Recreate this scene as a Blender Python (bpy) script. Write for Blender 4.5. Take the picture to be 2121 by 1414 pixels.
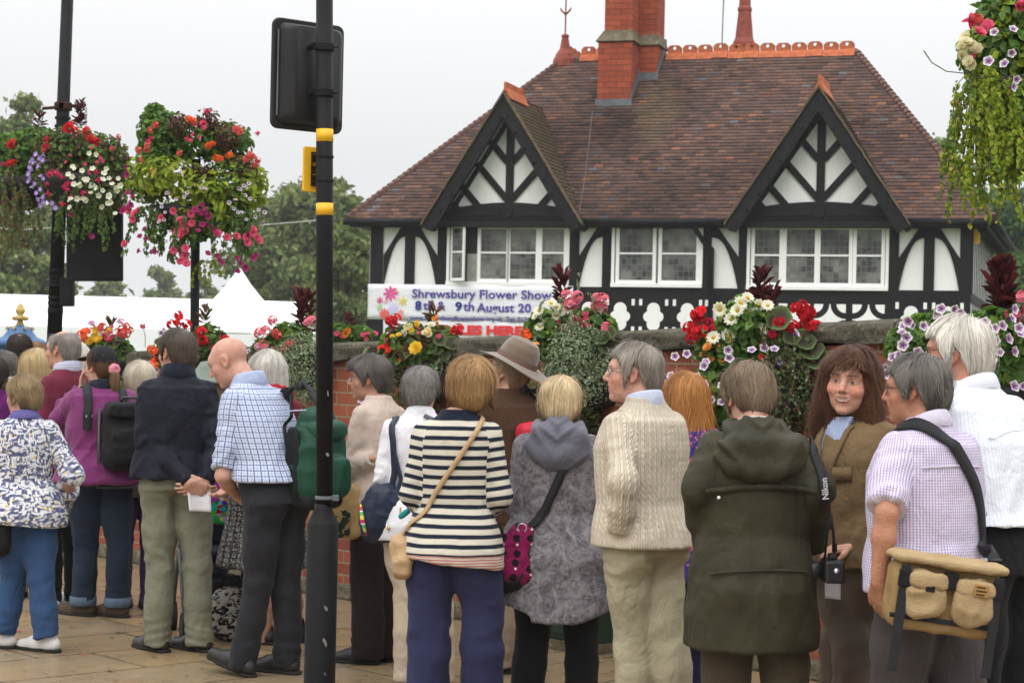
import bpy, math, random
import numpy as np
from mathutils import Vector, Matrix
random.seed(11); rng = np.random.default_rng(11)
sc = bpy.context.scene; COL = sc.collection
for o in list(bpy.data.objects): bpy.data.objects.remove(o)
# ---------------------------------------------------------------- camera
FPX, ROLL, EYE = 4000.0, 0.022, 1.6
cam = bpy.data.cameras.new('camera'); camo = bpy.data.objects.new('camera', cam); COL.objects.link(camo)
cam.sensor_fit = 'HORIZONTAL'; cam.sensor_width = 36; cam.lens = FPX / 2121 * 36
cam.shift_y = 38 / 2121; cam.clip_end = 3000; cam.clip_start = 0.1
CR, CU = Vector((math.cos(ROLL), 0, math.sin(ROLL))), Vector((-math.sin(ROLL), 0, math.cos(ROLL)))
camo.matrix_world = Matrix(((CR.x, CU.x, 0, 0), (0, 0, -1, 0), (CR.z, CU.z, 0, EYE), (0, 0, 0, 1)))
cam.dof.use_dof = True; cam.dof.focus_distance = 7.6; cam.dof.aperture_fstop = 11
sc.camera = camo
def ray(px, py): return Vector((0, 1, 0)) + CR * ((px - 1060.5) / FPX) + CU * ((745 - py) / FPX)
def P(px, py, d): return Vector((0, 0, EYE)) + ray(px, py) * d           # photo pixel + distance -> the real place it shows
def G(px, py, z=0.0):
    a = ray(px, py); return P(px, py, (z - EYE) / a.z)
# ---------------------------------------------------------------- light: overcast sky, soft sun behind the photographer
sc.view_settings.view_transform = 'Standard'; sc.view_settings.look = 'None'
sc.view_settings.gamma = 1; sc.view_settings.exposure = 0.06
SUN_EL, SUN_AZ = math.radians(50), math.radians(205)
w = bpy.data.worlds.new('World'); sc.world = w; w.use_nodes = True
nt = w.node_tree; nt.nodes.clear()
def wn(t, **k):
    n = nt.nodes.new(t)
    for a, b in k.items(): setattr(n, a, b)
    return n
bg = wn('ShaderNodeBackground'); out = wn('ShaderNodeOutputWorld'); nt.links.new(bg.outputs[0], out.inputs[0])
sky = wn('ShaderNodeTexSky', sky_type='NISHITA', sun_disc=False, sun_elevation=SUN_EL, sun_rotation=SUN_AZ, dust_density=8.0, air_density=2.0)
tc = wn('ShaderNodeTexCoord'); sep = wn('ShaderNodeSeparateXYZ'); nt.links.new(tc.outputs['Generated'], sep.inputs[0])
mr = wn('ShaderNodeMapRange'); mr.inputs[1].default_value = 0.10; mr.inputs[2].default_value = 1.0
nt.links.new(sep.outputs[2], mr.inputs[0])
rmp = wn('ShaderNodeValToRGB'); rmp.color_ramp.elements[0].color = (8.2, 8.32, 8.45, 1); rmp.color_ramp.elements[1].color = (26, 26, 26.5, 1)   # cloud deck: brightest overhead
nt.links.new(mr.outputs[0], rmp.inputs[0])
mx = wn('ShaderNodeMix', data_type='RGBA'); mx.inputs[0].default_value = 0.03
nt.links.new(rmp.outputs[0], mx.inputs[6]); nt.links.new(sky.outputs[0], mx.inputs[7]); nt.links.new(mx.outputs[2], bg.inputs[0])
bg.inputs[1].default_value = 0.1
sl = bpy.data.lights.new('sun', 'SUN'); sl.energy = 1.0; sl.angle = math.radians(50); sl.color = (1, .96, .9)
so = bpy.data.objects.new('sun', sl); COL.objects.link(so)
sd = Vector((math.sin(SUN_AZ) * math.cos(SUN_EL), math.cos(SUN_AZ) * math.cos(SUN_EL), math.sin(SUN_EL)))
so.rotation_euler = (-sd).to_track_quat('-Z', 'Y').to_euler()
# ---------------------------------------------------------------- node helper
class NB:
    def __init__(s, name):
        s.m = bpy.data.materials.new(name); s.m.use_nodes = True; s.t = s.m.node_tree
        s.b = s.t.nodes['Principled BSDF']
    def n(s, t, ins=(), **k):
        n = s.t.nodes.new('ShaderNode' + t)
        for a, b in k.items(): setattr(n, a, b)
        for i, v in (ins.items() if isinstance(ins, dict) else enumerate(ins)): s.put(n, i, v)
        return n
    def put(s, n, i, v):
        if v is None: return
        if hasattr(v, 'links') and hasattr(v, 'is_output'): s.t.links.new(v, n.inputs[i])
        elif isinstance(v, bpy.types.Node): s.t.links.new(v.outputs[0], n.inputs[i])
        else:
            q = n.inputs[i]
            if isinstance(v, (tuple, list)) and q.type == 'RGBA' and len(v) == 3: v = (*v, 1)
            q.default_value = v
    def math(s, op, a, b=None, c=None): return s.n('Math', (a, b, c), operation=op).outputs[0]
    def mix(s, f, a, b, bt='MIX'): return s.n('Mix', {0: f, 6: a, 7: b}, data_type='RGBA', blend_type=bt).outputs[2]
    def obj(s): return s.n('TexCoord').outputs['Object']
    def attr(s, nm): return s.n('Attribute', attribute_name=nm)
    def map(s, v, sc_=(1, 1, 1), rot=(0, 0, 0), loc=(0, 0, 0)): return s.n('Mapping', {0: v, 1: loc, 2: rot, 3: sc_}).outputs[0]
    def noise(s, v, scale, det=3, rough=.55, dist=0): return s.n('TexNoise', {'Vector': v, 'Scale': scale, 'Detail': det, 'Roughness': rough, 'Distortion': dist}).outputs[0]
    def vor(s, v, scale, feat='F1', out=0, rnd=1): return s.n('TexVoronoi', {'Vector': v, 'Scale': scale, 'Randomness': rnd}, feature=feat).outputs[out]
    def ramp(s, f, *st, interp='LINEAR'):
        n = s.n('ValToRGB', (f,)); r = n.color_ramp; r.interpolation = interp
        while len(r.elements) < len(st): r.elements.new(.5)
        for e, (p, c) in zip(r.elements, st): e.position = p; e.color = (*c, 1) if len(c) == 3 else c
        return n.outputs[0]
    def step(s, x, a, b): return s.n('MapRange', {0: x, 1: a, 2: b}).outputs[0]
    def sep(s, v): return s.n('SeparateXYZ', (v,)).outputs
    def comb(s, x=0, y=0, z=0): return s.n('CombineXYZ', (x, y, z)).outputs[0]
    def bump(s, h, d=.01, st=1, nrm=None): return s.n('Bump', {'Height': h, 'Distance': d, 'Strength': st, 'Normal': nrm}).outputs[0]
    def set(s, col=None, rough=None, nrm=None, spec=None, **k):
        for key, v in {'Base Color': col, 'Roughness': rough, 'Normal': nrm, 'Specular IOR Level': spec, **k}.items():
            if v is not None: s.put(s.b, key, v)
        return s.m
MATS = {}
def simple(name, c, rough=.6, spec=.3, var=.18, nscale=6, bump=.0, bscale=40, metal=0, **k):
    if name in MATS: return MATS[name]
    b = NB(name); v = b.obj()
    n1 = b.noise(v, nscale, 4)
    col = b.mix(b.step(n1, .3, .7), tuple(x * (1 - var) for x in c), tuple(min(1, x * (1 + var)) for x in c))
    nr = b.bump(b.noise(v, bscale, 4), bump, 1) if bump else None
    MATS[name] = b.set(col, rough, nr, spec, Metallic=metal, **k); return MATS[name]
# ---------------------------------------------------------------- mesh helper
class MB:
    def __init__(s): s.v = []; s.f = []; s.c = None
    def add(s, vs, fs):
        o = len(s.v); s.v += [tuple(v) for v in vs]; s.f += [tuple(i + o for i in f) for f in fs]; return s
    def box(s, x0, x1, y0, y1, z0, z1, M=None):
        vs = [Vector((x, y, z)) for z in (z0, z1) for y in (y0, y1) for x in (x0, x1)]
        if M: vs = [M @ v for v in vs]
        return s.add(vs, [(0, 2, 3, 1), (4, 5, 7, 6), (0, 1, 5, 4), (2, 6, 7, 3), (0, 4, 6, 2), (1, 3, 7, 5)])
    def prism(s, pts, y0, y1, M=None):                                  # polygon in x,z extruded along y
        n = len(pts); ar = sum(pts[i][0] * pts[(i + 1) % n][1] - pts[(i + 1) % n][0] * pts[i][1] for i in range(n))
        if ar < 0: pts = pts[::-1]
        vs = [Vector((p[0], y0, p[1])) for p in pts] + [Vector((p[0], y1, p[1])) for p in pts]
        if M: vs = [M @ v for v in vs]
        return s.add(vs, [tuple(range(n)), tuple(range(2 * n - 1, n - 1, -1))] + [(i, i + n, (i + 1) % n + n, (i + 1) % n) for i in range(n)])
    def tube(s, pts, rad, n=8, cap=True, sq=(1, 1)):
        pts = [Vector(p) for p in pts]; rad = rad if hasattr(rad, '__len__') else [rad] * len(pts); vs = []; fs = []
        up = None
        for i, p in enumerate(pts):
            t = (pts[min(i + 1, len(pts) - 1)] - pts[max(i - 1, 0)]).normalized()
            if up is None: up = t.orthogonal().normalized()
            up = (up - t * up.dot(t)).normalized(); q = t.cross(up)
            for k in range(n):
                a = 2 * math.pi * k / n; vs.append(p + (up * math.cos(a) * sq[0] + q * math.sin(a) * sq[1]) * rad[i])
        for i in range(len(pts) - 1):
            for k in range(n): fs.append((i * n + k, i * n + (k + 1) % n, (i + 1) * n + (k + 1) % n, (i + 1) * n + k))
        if cap: fs += [tuple(range(n - 1, -1, -1)), tuple((len(pts) - 1) * n + k for k in range(n))]
        return s.add(vs, fs)
    def lathe(s, prof, n=16, c=(0, 0, 0), sq=1):
        vs = []; fs = []
        for r, z in prof:
            for k in range(n):
                a = 2 * math.pi * (k + .5) / n; vs.append((c[0] + r * math.cos(a), c[1] + r * math.sin(a) * sq, c[2] + z))
        for i in range(len(prof) - 1):
            for k in range(n): fs.append((i * n + k, i * n + (k + 1) % n, (i + 1) * n + (k + 1) % n, (i + 1) * n + k))
        fs += [tuple(range(n - 1, -1, -1)), tuple((len(prof) - 1) * n + k for k in range(n))]
        return s.add(vs, fs)
    def build(s, name, m, parent=None, smooth=False, bevel=0, seg=2):
        me = bpy.data.meshes.new(name); me.from_pydata(s.v, [], s.f); me.materials.append(m)
        o = bpy.data.objects.new(name, me); COL.objects.link(o)
        if parent is not None: o.parent = parent
        if smooth: me.polygons.foreach_set('use_smooth', [True] * len(me.polygons))
        if bevel:
            q = o.modifiers.new('bevel', 'BEVEL'); q.width = bevel; q.segments = seg; q.limit_method = 'ANGLE'; q.angle_limit = .6
            q.harden_normals = False
        return o
def arrmesh(name, V, F, m, parent=None, smooth=False, fcol=None, pcol=None, attrs=None):    # big numpy mesh; F all quads or all tris
    V = np.ascontiguousarray(V, np.float32); F = np.ascontiguousarray(F, np.int32); me = bpy.data.meshes.new(name); k = F.shape[1]
    me.vertices.add(len(V)); me.vertices.foreach_set('co', V.ravel()); me.loops.add(F.size); me.loops.foreach_set('vertex_index', F.ravel())
    me.polygons.add(len(F)); me.polygons.foreach_set('loop_start', np.arange(0, F.size, k, dtype=np.int32))
    if smooth: me.polygons.foreach_set('use_smooth', np.ones(len(F), bool))
    for nm, dom, a in [('tint', 'FACE', fcol), ('tint', 'POINT', pcol)]:
        if a is not None:
            at = me.attributes.new(nm, 'FLOAT_COLOR', dom); c = np.ones((len(a), 4), np.float32); c[:, :3] = a; at.data.foreach_set('color', c.ravel())
    for nm, a in (attrs or {}).items():
        at = me.attributes.new(nm, 'FLOAT_VECTOR', 'POINT' if len(a) == len(V) else 'CORNER'); at.data.foreach_set('vector', np.ascontiguousarray(a, np.float32).ravel())
    me.update(calc_edges=True); me.materials.append(m) if m else None
    o = bpy.data.objects.new(name, me); COL.objects.link(o)
    if parent is not None: o.parent = parent
    return o
def tag(o, label=None, cat=None, group=None, kind=None):
    for k, v in dict(label=label, category=cat, group=group, kind=kind).items():
        if v: o[k] = v
    return o
def thing(name, label, cat, loc=(0, 0, 0), rz=0, group=None):
    o = bpy.data.objects.new(name, None); COL.objects.link(o); o.location = loc; o.rotation_euler = (0, 0, rz); o.empty_display_size = .1
    return tag(o, label, cat, group)
def text(s, size, m, parent, loc, rot, name='lettering', ext=.002, bold=0, sx=1.0, space=1.0):
    c = bpy.data.curves.new(name, 'FONT'); c.body = s; c.size = size; c.extrude = ext; c.offset = bold; c.space_character = space; c.resolution_u = 3
    t = bpy.data.objects.new('t', c); COL.objects.link(t); bpy.context.view_layer.update()
    me = bpy.data.meshes.new_from_object(t.evaluated_get(bpy.context.evaluated_depsgraph_get())); bpy.data.objects.remove(t)
    me.name = name; me.materials.clear(); me.materials.append(m); o = bpy.data.objects.new(name, me); COL.objects.link(o); o.parent = parent
    o.location = loc; o.rotation_euler = rot; o.scale = (sx, 1, 1); return o
# ================================================================ materials of the setting
def m_brick(name, c1, c2, mort, scale=(1, 1, 1), bw=.225, rh=.08, msz=.006, dark=.35):
    b = NB(name); v = b.obj(); x, y, z = b.sep(v)[:3]
    uv = b.comb(b.math('ADD', x, b.math('MULTIPLY', y, 1.0)), z, 0)
    t = b.n('TexBrick', {'Vector': uv, 'Scale': 1, 'Mortar Size': msz, 'Mortar Smooth': .2, 'Bias': 0, 'Brick Width': bw, 'Row Height': rh, 'Color1': c1, 'Color2': c2, 'Mortar': mort})
    col = b.mix(b.math('MULTIPLY', b.step(b.noise(v, 2.2, 5), .45, .75), dark), t.outputs[0], (.05, .035, .03))
    col = b.mix(b.step(b.noise(v, 45, 4), .3, .8), b.mix(1, col, (.8, .8, .8), 'MULTIPLY'), b.mix(1, col, (1.25, 1.2, 1.15), 'MULTIPLY'))
    hgt = b.math('ADD', b.math('MULTIPLY', t.outputs[1], -1), b.math('MULTIPLY', b.noise(v, 90, 4), .25))
    return b.set(col, .85, b.bump(hgt, .006), .25)
M_brick = m_brick('red_brick', (.33, .098, .05), (.215, .058, .035), (.29, .24, .165))
M_chim = m_brick('orange_brick', (.39, .085, .038), (.27, .055, .028), (.16, .05, .035), rh=.115, bw=.27, msz=.007, dark=.2)
def m_stone(name, c1, c2, rough=.9):
    b = NB(name); v = b.obj()
    col = b.mix(b.step(b.noise(v, 5, 6, .65), .35, .65), c1, c2)
    col = b.mix(b.step(b.noise(v, 14, 5, .7), .55, .72), col, tuple(x * 1.9 for x in c2))
    col = b.mix(b.step(b.noise(v, 70, 3), .5, .75), col, tuple(x * .5 for x in c1))
    return b.set(col, rough, b.bump(b.math('ADD', b.noise(v, 25, 5), b.math('MULTIPLY', b.noise(v, 6, 2), 1.5)), .015), .2)
M_cope = m_stone('weathered_coping', (.045, .042, .03), (.105, .095, .068))
M_stonem = m_stone('mossy_stone', (.10, .085, .055), (.17, .15, .10))
def m_timber():
    b = NB('black_timber'); v = b.obj(); g_ = b.noise(b.map(v, (30, 30, 5)), 1.5, 5, .6, .6); col = b.mix(b.step(g_, .45, .75), (.006, .006, .007), (.016, .015, .015)); return b.set(col, b.step(g_, -.2, 1.0), b.bump(g_, .004), .2)
M_black = m_timber()
def m_render():
    b = NB('white_render'); v = b.obj(); st = b.noise(b.map(v, (3, 3, .35)), 2.2, 5, .6, .4); col = b.mix(b.step(b.noise(v, 1.6, 5, .6), .35, .75), (.88, .88, .87), (.80, .80, .78)); col = b.mix(b.math('MULTIPLY', b.step(st, .58, .75), .35), col, (.50, .49, .45))
    return b.set(col, .85, b.bump(b.noise(v, 18, 5), .006), .2)
M_white = m_render()
M_wframe = simple('white_gloss_paint', (.86, .86, .85), .35, .4, .03)
M_ridge = simple('terracotta', (.42, .115, .045), .75, .25, .3, 9, .004, 50)
M_terr = simple('dark_terracotta', (.26, .065, .045), .75, .25, .25, 9, .004, 50)
M_lead = simple('lead_flashing', (.12, .13, .14), .6, .3, .25)
M_iron = simple('black_painted_iron', (.008, .008, .009), .6, .18, .3, 12, .002, 60)
M_gold = simple('gold_paint', (.42, .29, .08), .5, .4, .25)
M_blue = simple('blue_paint', (.045, .12, .26), .5, .4, .2)
M_pvc = simple('white_marquee_fabric', (.82, .83, .84), .6, .3, .02, 2)
def m_tint(name, rough=.75, spec=.25, bump=0, bscale=40, tr=0, var=.2):
    b = NB(name); v = b.obj(); a = b.attr('tint').outputs[0]
    col = b.mix(b.step(b.noise(v, 22, 4), .3, .75), b.mix(1, a, (1 - var,) * 3, 'MULTIPLY'), b.mix(1, a, (1 + var,) * 3, 'MULTIPLY'))
    if tr: b.put(b.b, 'Subsurface Weight', 0); 
    m = b.set(col, rough, b.bump(b.noise(v, bscale, 4), bump) if bump else None, spec)
    if tr:
        d = b.n('BsdfTranslucent', {0: b.mix(1, col, (1.3, 1.35, .7), 'MULTIPLY')}); mxs = b.n('MixShader', {0: tr, 1: b.b.outputs[0], 2: d.outputs[0]})
        b.t.links.new(mxs.outputs[0], b.t.nodes['Material Output'].inputs[0])
    return m
M_tile = m_tint('clay_roof_tile', .85, .2, .004, 60)
M_leaf = m_tint('leaf', .5, .3, 0, 40, .36)
M_petal = m_tint('petal', .6, .25, 0, 40, .25, .06)
M_tree = m_tint('tree_leaf', .6, .2, 0, 40, .25)
M_bark = simple('bark', (.06, .045, .03), .9, .1, .3, 8, .01, 30)
# ================================================================ ground: sandstone flags laid square to the wall
W0, W1 = G(710, 1240), G(1580, 1390)
wd = (W1 - W0).normalized(); WALLANG = math.atan2(wd.y, wd.x)
def m_flags():
    b = NB('sandstone_flags'); v = b.obj(); x, y, z = b.sep(v)[:3]
    vw = b.n('Mapping', {0: v, 2: (0, 0, -WALLANG + math.radians(90))}).outputs[0]
    wx = b.noise(vw, 3, 3); vv = b.n('VectorMath', {0: vw, 1: b.comb(b.math('MULTIPLY', wx, .05), b.math('MULTIPLY', b.noise(b.map(vw, loc=(9, 3, 0)), 3, 3), .05), 0)}, operation='ADD').outputs[0]
    def fl(bw, rh, ms): return b.n('TexBrick', {'Vector': vv, 'Scale': 1, 'Mortar Size': ms, 'Mortar Smooth': .3, 'Brick Width': bw, 'Row Height': rh, 'Color1': (0, 0, 0), 'Color2': (1, 1, 1), 'Mortar': (.5, .5, .5)}, offset=.37, squash=1.35, squash_frequency=3)
    t = fl(.83, .56, .008)
    fill = b.ramp(t.outputs[0], (0, (.24, .165, .085)), (.3, (.29, .21, .115)), (.6, (.22, .17, .11)), (1, (.32, .22, .11)))
    fill = b.mix(b.step(b.noise(vv, 1.3, 5, .6, 1.2), .35, .7), fill, (.22, .17, .11))
    band = b.noise(b.map(vv, (2, 9, 1)), 2, 4, .6, 1.0)
    fill = b.mix(b.math('MULTIPLY', b.step(band, .45, .7), .5), fill, (.34, .235, .11))
    fill = b.mix(b.math('MULTIPLY', b.step(b.noise(v, 60, 4), .5, .8), .35), fill, (.1, .085, .06))
    spot = b.step(b.vor(v, 9, 'F1'), .09, .05); spot = b.math('MULTIPLY', spot, b.step(b.noise(v, 3, 2), .55, .62))
    fill = b.mix(b.math('MULTIPLY', spot, .5), fill, (.5, .48, .44))
    jn = b.math('MULTIPLY', t.outputs[1], b.step(b.noise(v, 7, 3), .25, .5))
    col = b.mix(jn, fill, (.06, .05, .028))
    h = b.math('ADD', b.math('MULTIPLY', t.outputs[1], -1.2), b.math('ADD', b.math('MULTIPLY', b.noise(vv, 6, 6, .6), .9), b.math('MULTIPLY', b.noise(v, 80, 3), .12)))
    return b.set(col, b.step(b.noise(v, 2.5, 3), 0, 1.6), b.bump(h, .012), .35)
g = MB(); N = 40
g.add([(-1500, -200, 0), (1500, -200, 0), (1500, 2500, 0), (-1500, 2500, 0)], [(0, 1, 2, 3)])
tag(g.build('ground', simple('grass_ground', (.07, .10, .03), .95, .1, .3, .5)), kind='structure')
# pavement is a sheet in front of the wall
nrm = Vector((wd.y, -wd.x, 0))      # towards the street
pv = MB(); a0, a1 = W0 - wd * 30, W0 + wd * 30
pv.add([(a0 - nrm * .2).to_tuple(), (a1 - nrm * .2).to_tuple(), (a1 + nrm * 30).to_tuple(), (a0 + nrm * 30).to_tuple()], [(3, 2, 1, 0)])
pv.v = [(x, y, .004) for x, y, z in pv.v]
tag(pv.build('pavement', m_flags()), kind='structure')
# ================================================================ brick boundary wall with stone coping
wall = thing('brick_wall', 'long red brick boundary wall with dark weathered stone coping behind the queue', 'wall', (W0.x, W0.y, 0), WALLANG)
def wtop(t): return 1.572 + .034 * t           # underside of the coping, t metres along the wall
T0, T1 = -10.0, 7.0
m = MB(); n = 40
for i in range(n):
    t0, t1 = T0 + (T1 - T0) * i / n, T0 + (T1 - T0) * (i + 1) / n
    m.add([(t0, 0, 0), (t1, 0, 0), (t1, 0, wtop(t1)), (t0, 0, wtop(t0)), (t0, .34, 0), (t1, .34, 0), (t1, .34, wtop(t1)), (t0, .34, wtop(t0))], [(0, 1, 2, 3), (5, 4, 7, 6), (3, 2, 6, 7)])
m.build('brickwork', M_brick, wall)
m = MB(); m.box(T0, T1, -.05, 0, 0, .11); m.build('plinth', M_stonem, wall, bevel=.02)
t = T0
while t < T1:
    L = random.uniform(.9, 1.5); k = 14; prof = [(-.055, .0), (-.06, .03), (-.062, .075), (-.05, .102), (-.015, .118), (.17, .13), (.35, .118), (.39, .1), (.395, 0)]
    m = MB(); vs = []; fs = []
    for i in range(k + 1):
        tt = t + .004 + (L - .008) * i / k
        for j, (y, z) in enumerate(prof):
            wv = .004 * math.sin(tt * 5.1 + j) + .004 * math.sin(tt * 13 + 2 * j) + (.012 * max(0, math.sin(tt * 3.7)) ** 6 if j < 2 else 0)
            vs.append((tt, y + wv * (j < 5), wtop(tt) + z * 1.0 + (wv * 1.3 if j < 2 else wv * .35)))
    q = len(prof)
    for i in range(k):
        for j in range(q): fs.append((i * q + j, (i + 1) * q + j, (i + 1) * q + (j + 1) % q, i * q + (j + 1) % q))
    fs += [tuple(range(q)), tuple(k * q + j for j in range(q - 1, -1, -1))]
    m.add(vs, fs); m.build('coping_stone', M_cope, wall, bevel=.006); t += L
# ================================================================ lodge: half-timbered, hipped tile roof, two gabled dormers
A_, B_ = P(768, 455, 4000 / 105), P(2016, 455, 4000 / 115.1)
TH = math.atan2(A_.y - B_.y, B_.x - A_.x)
house = thing('timbered_house', 'black and white half timbered lodge with brown tiled roof and two gables', 'house', (A_.x, A_.y, 0), -TH)
HW, HD, EZ, RY, RZ = 11.57, 7.2, 4.3, 3.5, 7.95
SL = (RZ - EZ) / (RY + .35)
def fac(px, py, off=0.0):
    a = ray(px, py); nx, ny = math.sin(TH), math.cos(TH); d = (off + A_.x * nx + A_.y * ny) / (a.x * nx + ny); p = P(px, py, d)
    return (p.x - A_.x) * math.cos(TH) - (p.y - A_.y) * math.sin(TH), p.z
FA = lambda px, off=0: fac(px, 520, off)[0]
m = MB(); m.box(0, HW, 0, HD, 0, EZ + .1); m.build('wall', M_white, house)
tim = MB(); PR = -.045
def post(p0, p1, z0=2.95, z1=4.35, y=PR): tim.box(FA(p0), FA(p1), y, .05, z0, z1)
for p0, p1 in ((769, 794), (840, 860), (908, 925), (1181, 1200), (1249, 1268), (1457, 1474), (1531, 1548), (1842, 1862), (1914, 1936), (1989, 2016)): post(p0, p1, y=PR - .004 * (p0 % 3))
tim.box(0, HW, PR + .008, .04, 2.80, 3.02)              # sill rail
tim.box(0, HW, PR + .011, .04, 4.24, 4.42)              # wall plate
def brace(px0, px1, side):    # curved brace from head of the post at px0 down to the post at px1
    a0, a1 = FA(px0), FA(px1); o = []; i_ = []
    for k in range(9):
        u = k / 8; x = a0 + (a1 - a0) * u
        o.append((x, 4.32 - .72 * u)); i_.append((x, 3.97 - .99 * u ** 2.6))
    tim.prism(o + i_[::-1], PR + .005, .03)
brace(842, 796, -1); brace(858, 906, 1); brace(1249, 1200, -1); brace(1473, 1531, 1); brace(1916, 1862, -1); brace(1934, 1989, 1)
ob = tim.build('timber_frame', M_black, house)
# right side wall studs
m = MB()
for k in range(13): m.box(HW - .03, HW + .012, .25 + k * .54, .25 + k * .54 + .17, 0, EZ)
m.box(HW - .03, HW + .010, .06, HD, 2.8, 2.98); m.build('side_timber', M_black, house)
m = MB(); m.box(HW + .02, HW + .13, .05, .14, 3.88, 4.2); m.build('alarm_box', simple('yellow_plastic', (.75, .42, .02), .4), house)
# frieze: boards with pierced patterns
m = MB(); m.box(0, HW, -.03, .02, 1.2, 2.8); m.build('frieze_board', M_black, house)
def quatre(cx, cz, w, h):
    pts = []; L_ = [(.095, 0, .10), (-.095, 0, .10), (0, .14, .125), (0, -.14, .125), (0, 0, .13)]
    for k in range(56):
        t = 2 * math.pi * k / 56; dx, dz = math.cos(t), math.sin(t); r_ = 0
        for a, b_, rr in L_:
            bq = a * dx + b_ * dz; ds = bq * bq - (a * a + b_ * b_ - rr * rr)
            if ds > 0: r_ = max(r_, bq + math.sqrt(ds))
        pts.append((cx + dx * r_, cz + dz * r_))
    return pts
pan = MB(); cz = 2.47
for px in (1154, 1222, 1288, 1357, 1427, 1494, 1890, 1966):
    a = FA(px); pan.prism(quatre(a, cz, .185, .255), -.036, -.01)
    for s in (-.25, .25):
        for zz in (2.70, 2.16): pan.box(a + s - .03, a + s + .03, -.036, -.01, zz - .02, zz + .12)
for px in (1574, 1648, 1722, 1802):
    a = FA(px); w_, h_ = .29, .28
    pts = []
    for q in range(4):
        c = [(1, 1), (-1, 1), (-1, -1), (1, -1)][q]
        for k in range(7):
            t = math.pi * 1.5 - math.pi / 2 * k / 6 + q * math.pi / 2
            pts.append((a + c[0] * w_ + math.cos(t - math.pi * .0) * w_ * .97, cz + c[1] * h_ + math.sin(t) * h_ * .97))
    pan.prism(pts, -.036, -.01)
    for sx in (-1, 1):
        for sz in (-1, 1):
            c = (a + sx * w_, cz + sz * h_); p2 = [c]
            for k in range(6):
                t = math.pi / 2 * k / 5; p2.append((c[0] - sx * math.cos(t) * w_ * .58, c[1] - sz * math.sin(t) * h_ * .58))
            pan.prism(p2, -.036, -.01)
pan.build('frieze_panel', M_white, house)
# windows
def m_glass():
    b = NB('leaded_glass'); v = b.obj(); x, y, z = b.sep(v)[:3]; uv = b.comb(x, z, 0)
    t = b.n('TexBrick', {'Vector': uv, 'Scale': 1, 'Mortar Size': .0055, 'Mortar Smooth': 0, 'Brick Width': .10, 'Row Height': .115, 'Color1': (0, 0, 0), 'Color2': (1, 1, 1), 'Mortar': (.5, .5, .5)}, offset=0)
    big = b.noise(uv, 1.4, 2)  # broad light and dark of sky reflections put into the pane colour
    cell = b.ramp(b.math('ADD', b.math('MULTIPLY', t.outputs[0], .16), b.math('MULTIPLY', big, 1.0)), (.40, (.018, .02, .019)), (.5, (.05, .053, .05)), (.6, (.12, .12, .11)), (.75, (.21, .21, .19)))
    cell = b.mix(b.math('MULTIPLY', b.step(b.noise(uv, 5, 2), .62, .66), .6), cell, (.13, .12, .05))
    col = b.mix(t.outputs[1], cell, (.11, .115, .11))
    return b.set(col, b.mix(t.outputs[1], (.08,) * 3, (.5,) * 3), b.bump(b.noise(b.comb(b.math('MULTIPLY', x, 9.5), 0, b.math('MULTIPLY', z, 9.5)), 1.0, 1), .02, .25), .5)
M_glass = m_glass()
M_dark = simple('dark_interior', (.03, .028, .026), .9, .1)
def window(px0, px1, z0, z1, lights, tz, opened=False):
    a0, a1 = FA(px0), FA(px1); m = MB(); fy = -.06
    m.box(a0, a1, fy, .02, z1 - .07, z1); m.box(a0, a1, fy - .04, .02, z0, z0 + .075)
    m.box(a0, a0 + .06, fy, .02, z0 + .075, z1 - .07); m.box(a1 - .06, a1, fy, .02, z0 + .075, z1 - .07)
    fr = m.build('window', M_wframe, house, bevel=.006)
    gl = MB(); gl.box(a0 + .05, a1 - .05, -.012, .01, z0 + .06, z1 - .05)
    if not opened: gl.build('pane', M_glass, fr)
    else:
        gl = MB(); gl.box(FA(992), a1 - .05, -.012, .01, z0 + .06, z1 - .05); gl.build('pane', M_glass, fr)
        dk = MB(); dk.box(a0 + .05, FA(992), -.010, .011, z0 + .06, z1 - .05); dk.build('opening', M_dark, fr)
        bl = MB(); bl.box(FA(969), FA(991), -.03, -.012, z0 + .06, z0 + .62); bl.build('blind', simple('grey_blind', (.3, .3, .27), .8), fr)
    s = MB()
    for (l0, l1) in lights:
        x0, x1 = FA(l0), FA(l1); t = .068
        za, zb = z0 + .075, z1 - .07
        s.box(x0 - t, x0, fy + .012, .012, za, zb); s.box(x1, x1 + t, fy + .012, .012, za, zb)
        s.box(x0, x1, fy + .012, .012, zb - .05, zb); s.box(x0, x1, fy + .012, .012, za, za + .06)
        s.box(x0, x1, fy + .017, .012, tz - .018, tz + .018)
    s.build('sash', M_wframe, fr, bevel=.005)
    return fr
w1 = window(927, 1181, 3.02, 4.24, ((997, 1050), (1058, 1111), (1124, 1169)), 3.66, True)
cs = bpy.data.objects.new('casement', None); cs = MB(); Lc = .40; z0, z1 = 3.1, 4.17       # open casement, hinged on the left
for q in ((0, .045, z0, z1), (Lc - .045, Lc, z0, z1), (.045, Lc - .045, z0, z0 + .06), (.045, Lc - .045, z1 - .05, z1), (.045, Lc - .045, 3.645, 3.68)): cs.box(q[0], q[1], -.02, .02, q[2], q[3])
cs = cs.build('casement', M_wframe, w1, bevel=.004); cs.location = (FA(937), -.07, 0); cs.rotation_euler = (0, 0, -.55)
q = MB(); q.box(.04, Lc - .04, -.004, .004, z0 + .05, z1 - .04); q.build('pane', M_glass, cs)
window(1268, 1457, 3.02, 4.26, ((1284, 1353), (1372, 1443)), 3.66)
window(1548, 1842, 3.0, 4.24, ((1564, 1615), (1630, 1688), (1700, 1759), (1775, 1826)), 3.64)
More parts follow.
